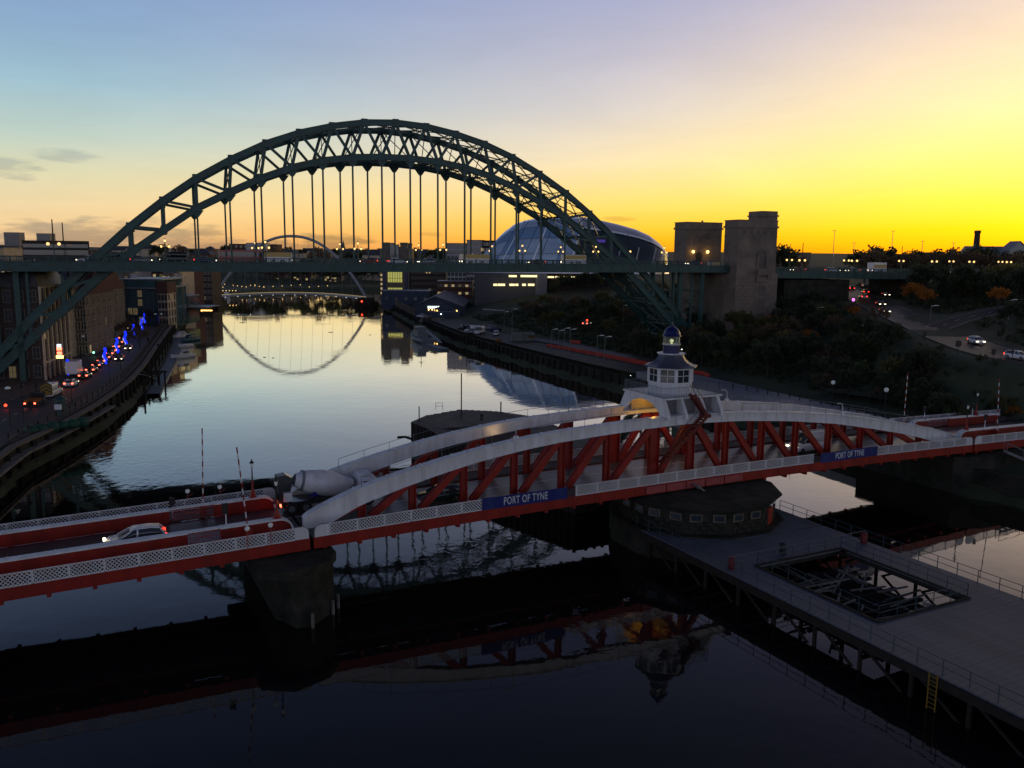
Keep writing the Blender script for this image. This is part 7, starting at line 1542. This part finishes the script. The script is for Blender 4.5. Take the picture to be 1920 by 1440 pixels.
# patrol vessel
x, y, z = onz(788, 640, 0); nv = thing('patrol_vessel', 'grey naval patrol boat moored by the right river wall', 'ship', (x, y, 0), math.radians(112)); L = 20
st = [(-L / 2, 2.2, 1.6), (-L / 4, 2.6, 1.6), (L / 8, 2.5, 1.8), (L * .35, 1.5, 2.3), (L / 2, .1, 2.8)]
loft(B(), [(q, [(0, -.4), (w_ * .5, -.3), (w_ * .85, .3), (w_, z_), (w_ * .94, z_ + .02), (0, z_ + .05)]) for q, w_, z_ in st]).obj('hull', 'navy_grey', nv)
b = B().box(-4, 3.5, -1.8, 1.8, 1.6, 3.3); b.box(-2, 2.6, -1.5, 1.5, 3.3, 5.0); b.obj('superstructure', 'navy_grey', nv); b = B().box(-1.9, 2.65, -1.52, 1.52, 4.0, 4.5); b.obj('bridge_windows', 'glass', nv)
b = B().tube((-1, 0, 5), (-1, 0, 8.5), .12, .06, n=5); b.beam((-1, -1.2, 6.8), (-1, 1.2, 6.8), .08, .08); b.ball((-1, 0, 7.2), .35, 6); b.obj('mast', 'navy_grey', nv)
jrail(B(), [(-9.5, -2), (-4, -2.3)], 1.65, .9, 1.8, False).obj('guard_rail', 'rail', nv); jrail(B(), [(-9.5, 2), (-4, 2.3)], 1.65, .9, 1.8, False).obj('guard_rail', 'rail', nv)
x, y, z = onz(815, 652, 0); o = B().box(-9, 9, -1.4, 1.4, -.3, .6).obj('pontoon', 'deck_boards', None, label='grey floating pontoon between patrol boat and right wall', cat='pontoon'); o.location = (x, y, 0); o.rotation_euler = (0, 0, math.radians(115))
b = B(); a_, c_ = onz(796, 618, 3.4), onz(826, 643, .6); b.beam(a_, c_, 1.4, .3); b.beam((a_[0], a_[1], a_[2] + .9), (c_[0], c_[1], c_[2] + .9), .1, .1); b.obj('gangway', 'rail', None, label='sloping gangway down to the patrol boat pontoon', cat='gangway')
# railings along the right wall by the old mill
rl = [hit(u, v, 300, 560) for u, v in ((742, 582), (755, 592), (768, 601), (778, 607))]; r = thing('quay_railing', 'tall pale posts and railings on right quay before the blue shed', 'fence', (0, 0, 0)); pr_ = resample([(p[0], p[1]) for p in rl], 4.5)
for x, y in pr_: B().box(x - .25, x + .25, y - .25, y + .25, 3.4, 6.4).obj('post', 'stone', r)
for z_ in (4.4, 6.2):
    b = B()
    for a_, c_ in zip(pr_[:-1], pr_[1:]): b.beam((*a_, z_), (*c_, z_), .1, .25)
    b.obj('rail', 'stone', r)
# floating debris
for i, (u, v, s_) in enumerate(((454, 605, 1.6), (620, 623, 1.2), (496, 670, .5), (512, 671, .4), (200, 832, .6), (375, 649, .5), (694, 628, .5))):
    x, y, z = onz(u, v, 0.02); o = B().lathe([(.9, -.05), (.8, .12), (.3, .2)], 6).obj('driftwood', 'gull', None, label='%s small dark floating driftwood patch from the left of mid river list' % ORD[i], cat='driftwood', group='driftwood on the river'); o.location = (x, y, .0); o.scale = (s_, s_ * .5, .6)
dd_ = [onz(745, 819, .1), onz(760, 818, .1), onz(772, 822, .1)]; b = B()
for a_, c_ in zip(dd_[:-1], dd_[1:]): b.beam(a_, c_, .25, .15)
b.obj('floating_branch', 'timber', None, label='thin dark branch floating left of the fender pier', cat='driftwood')
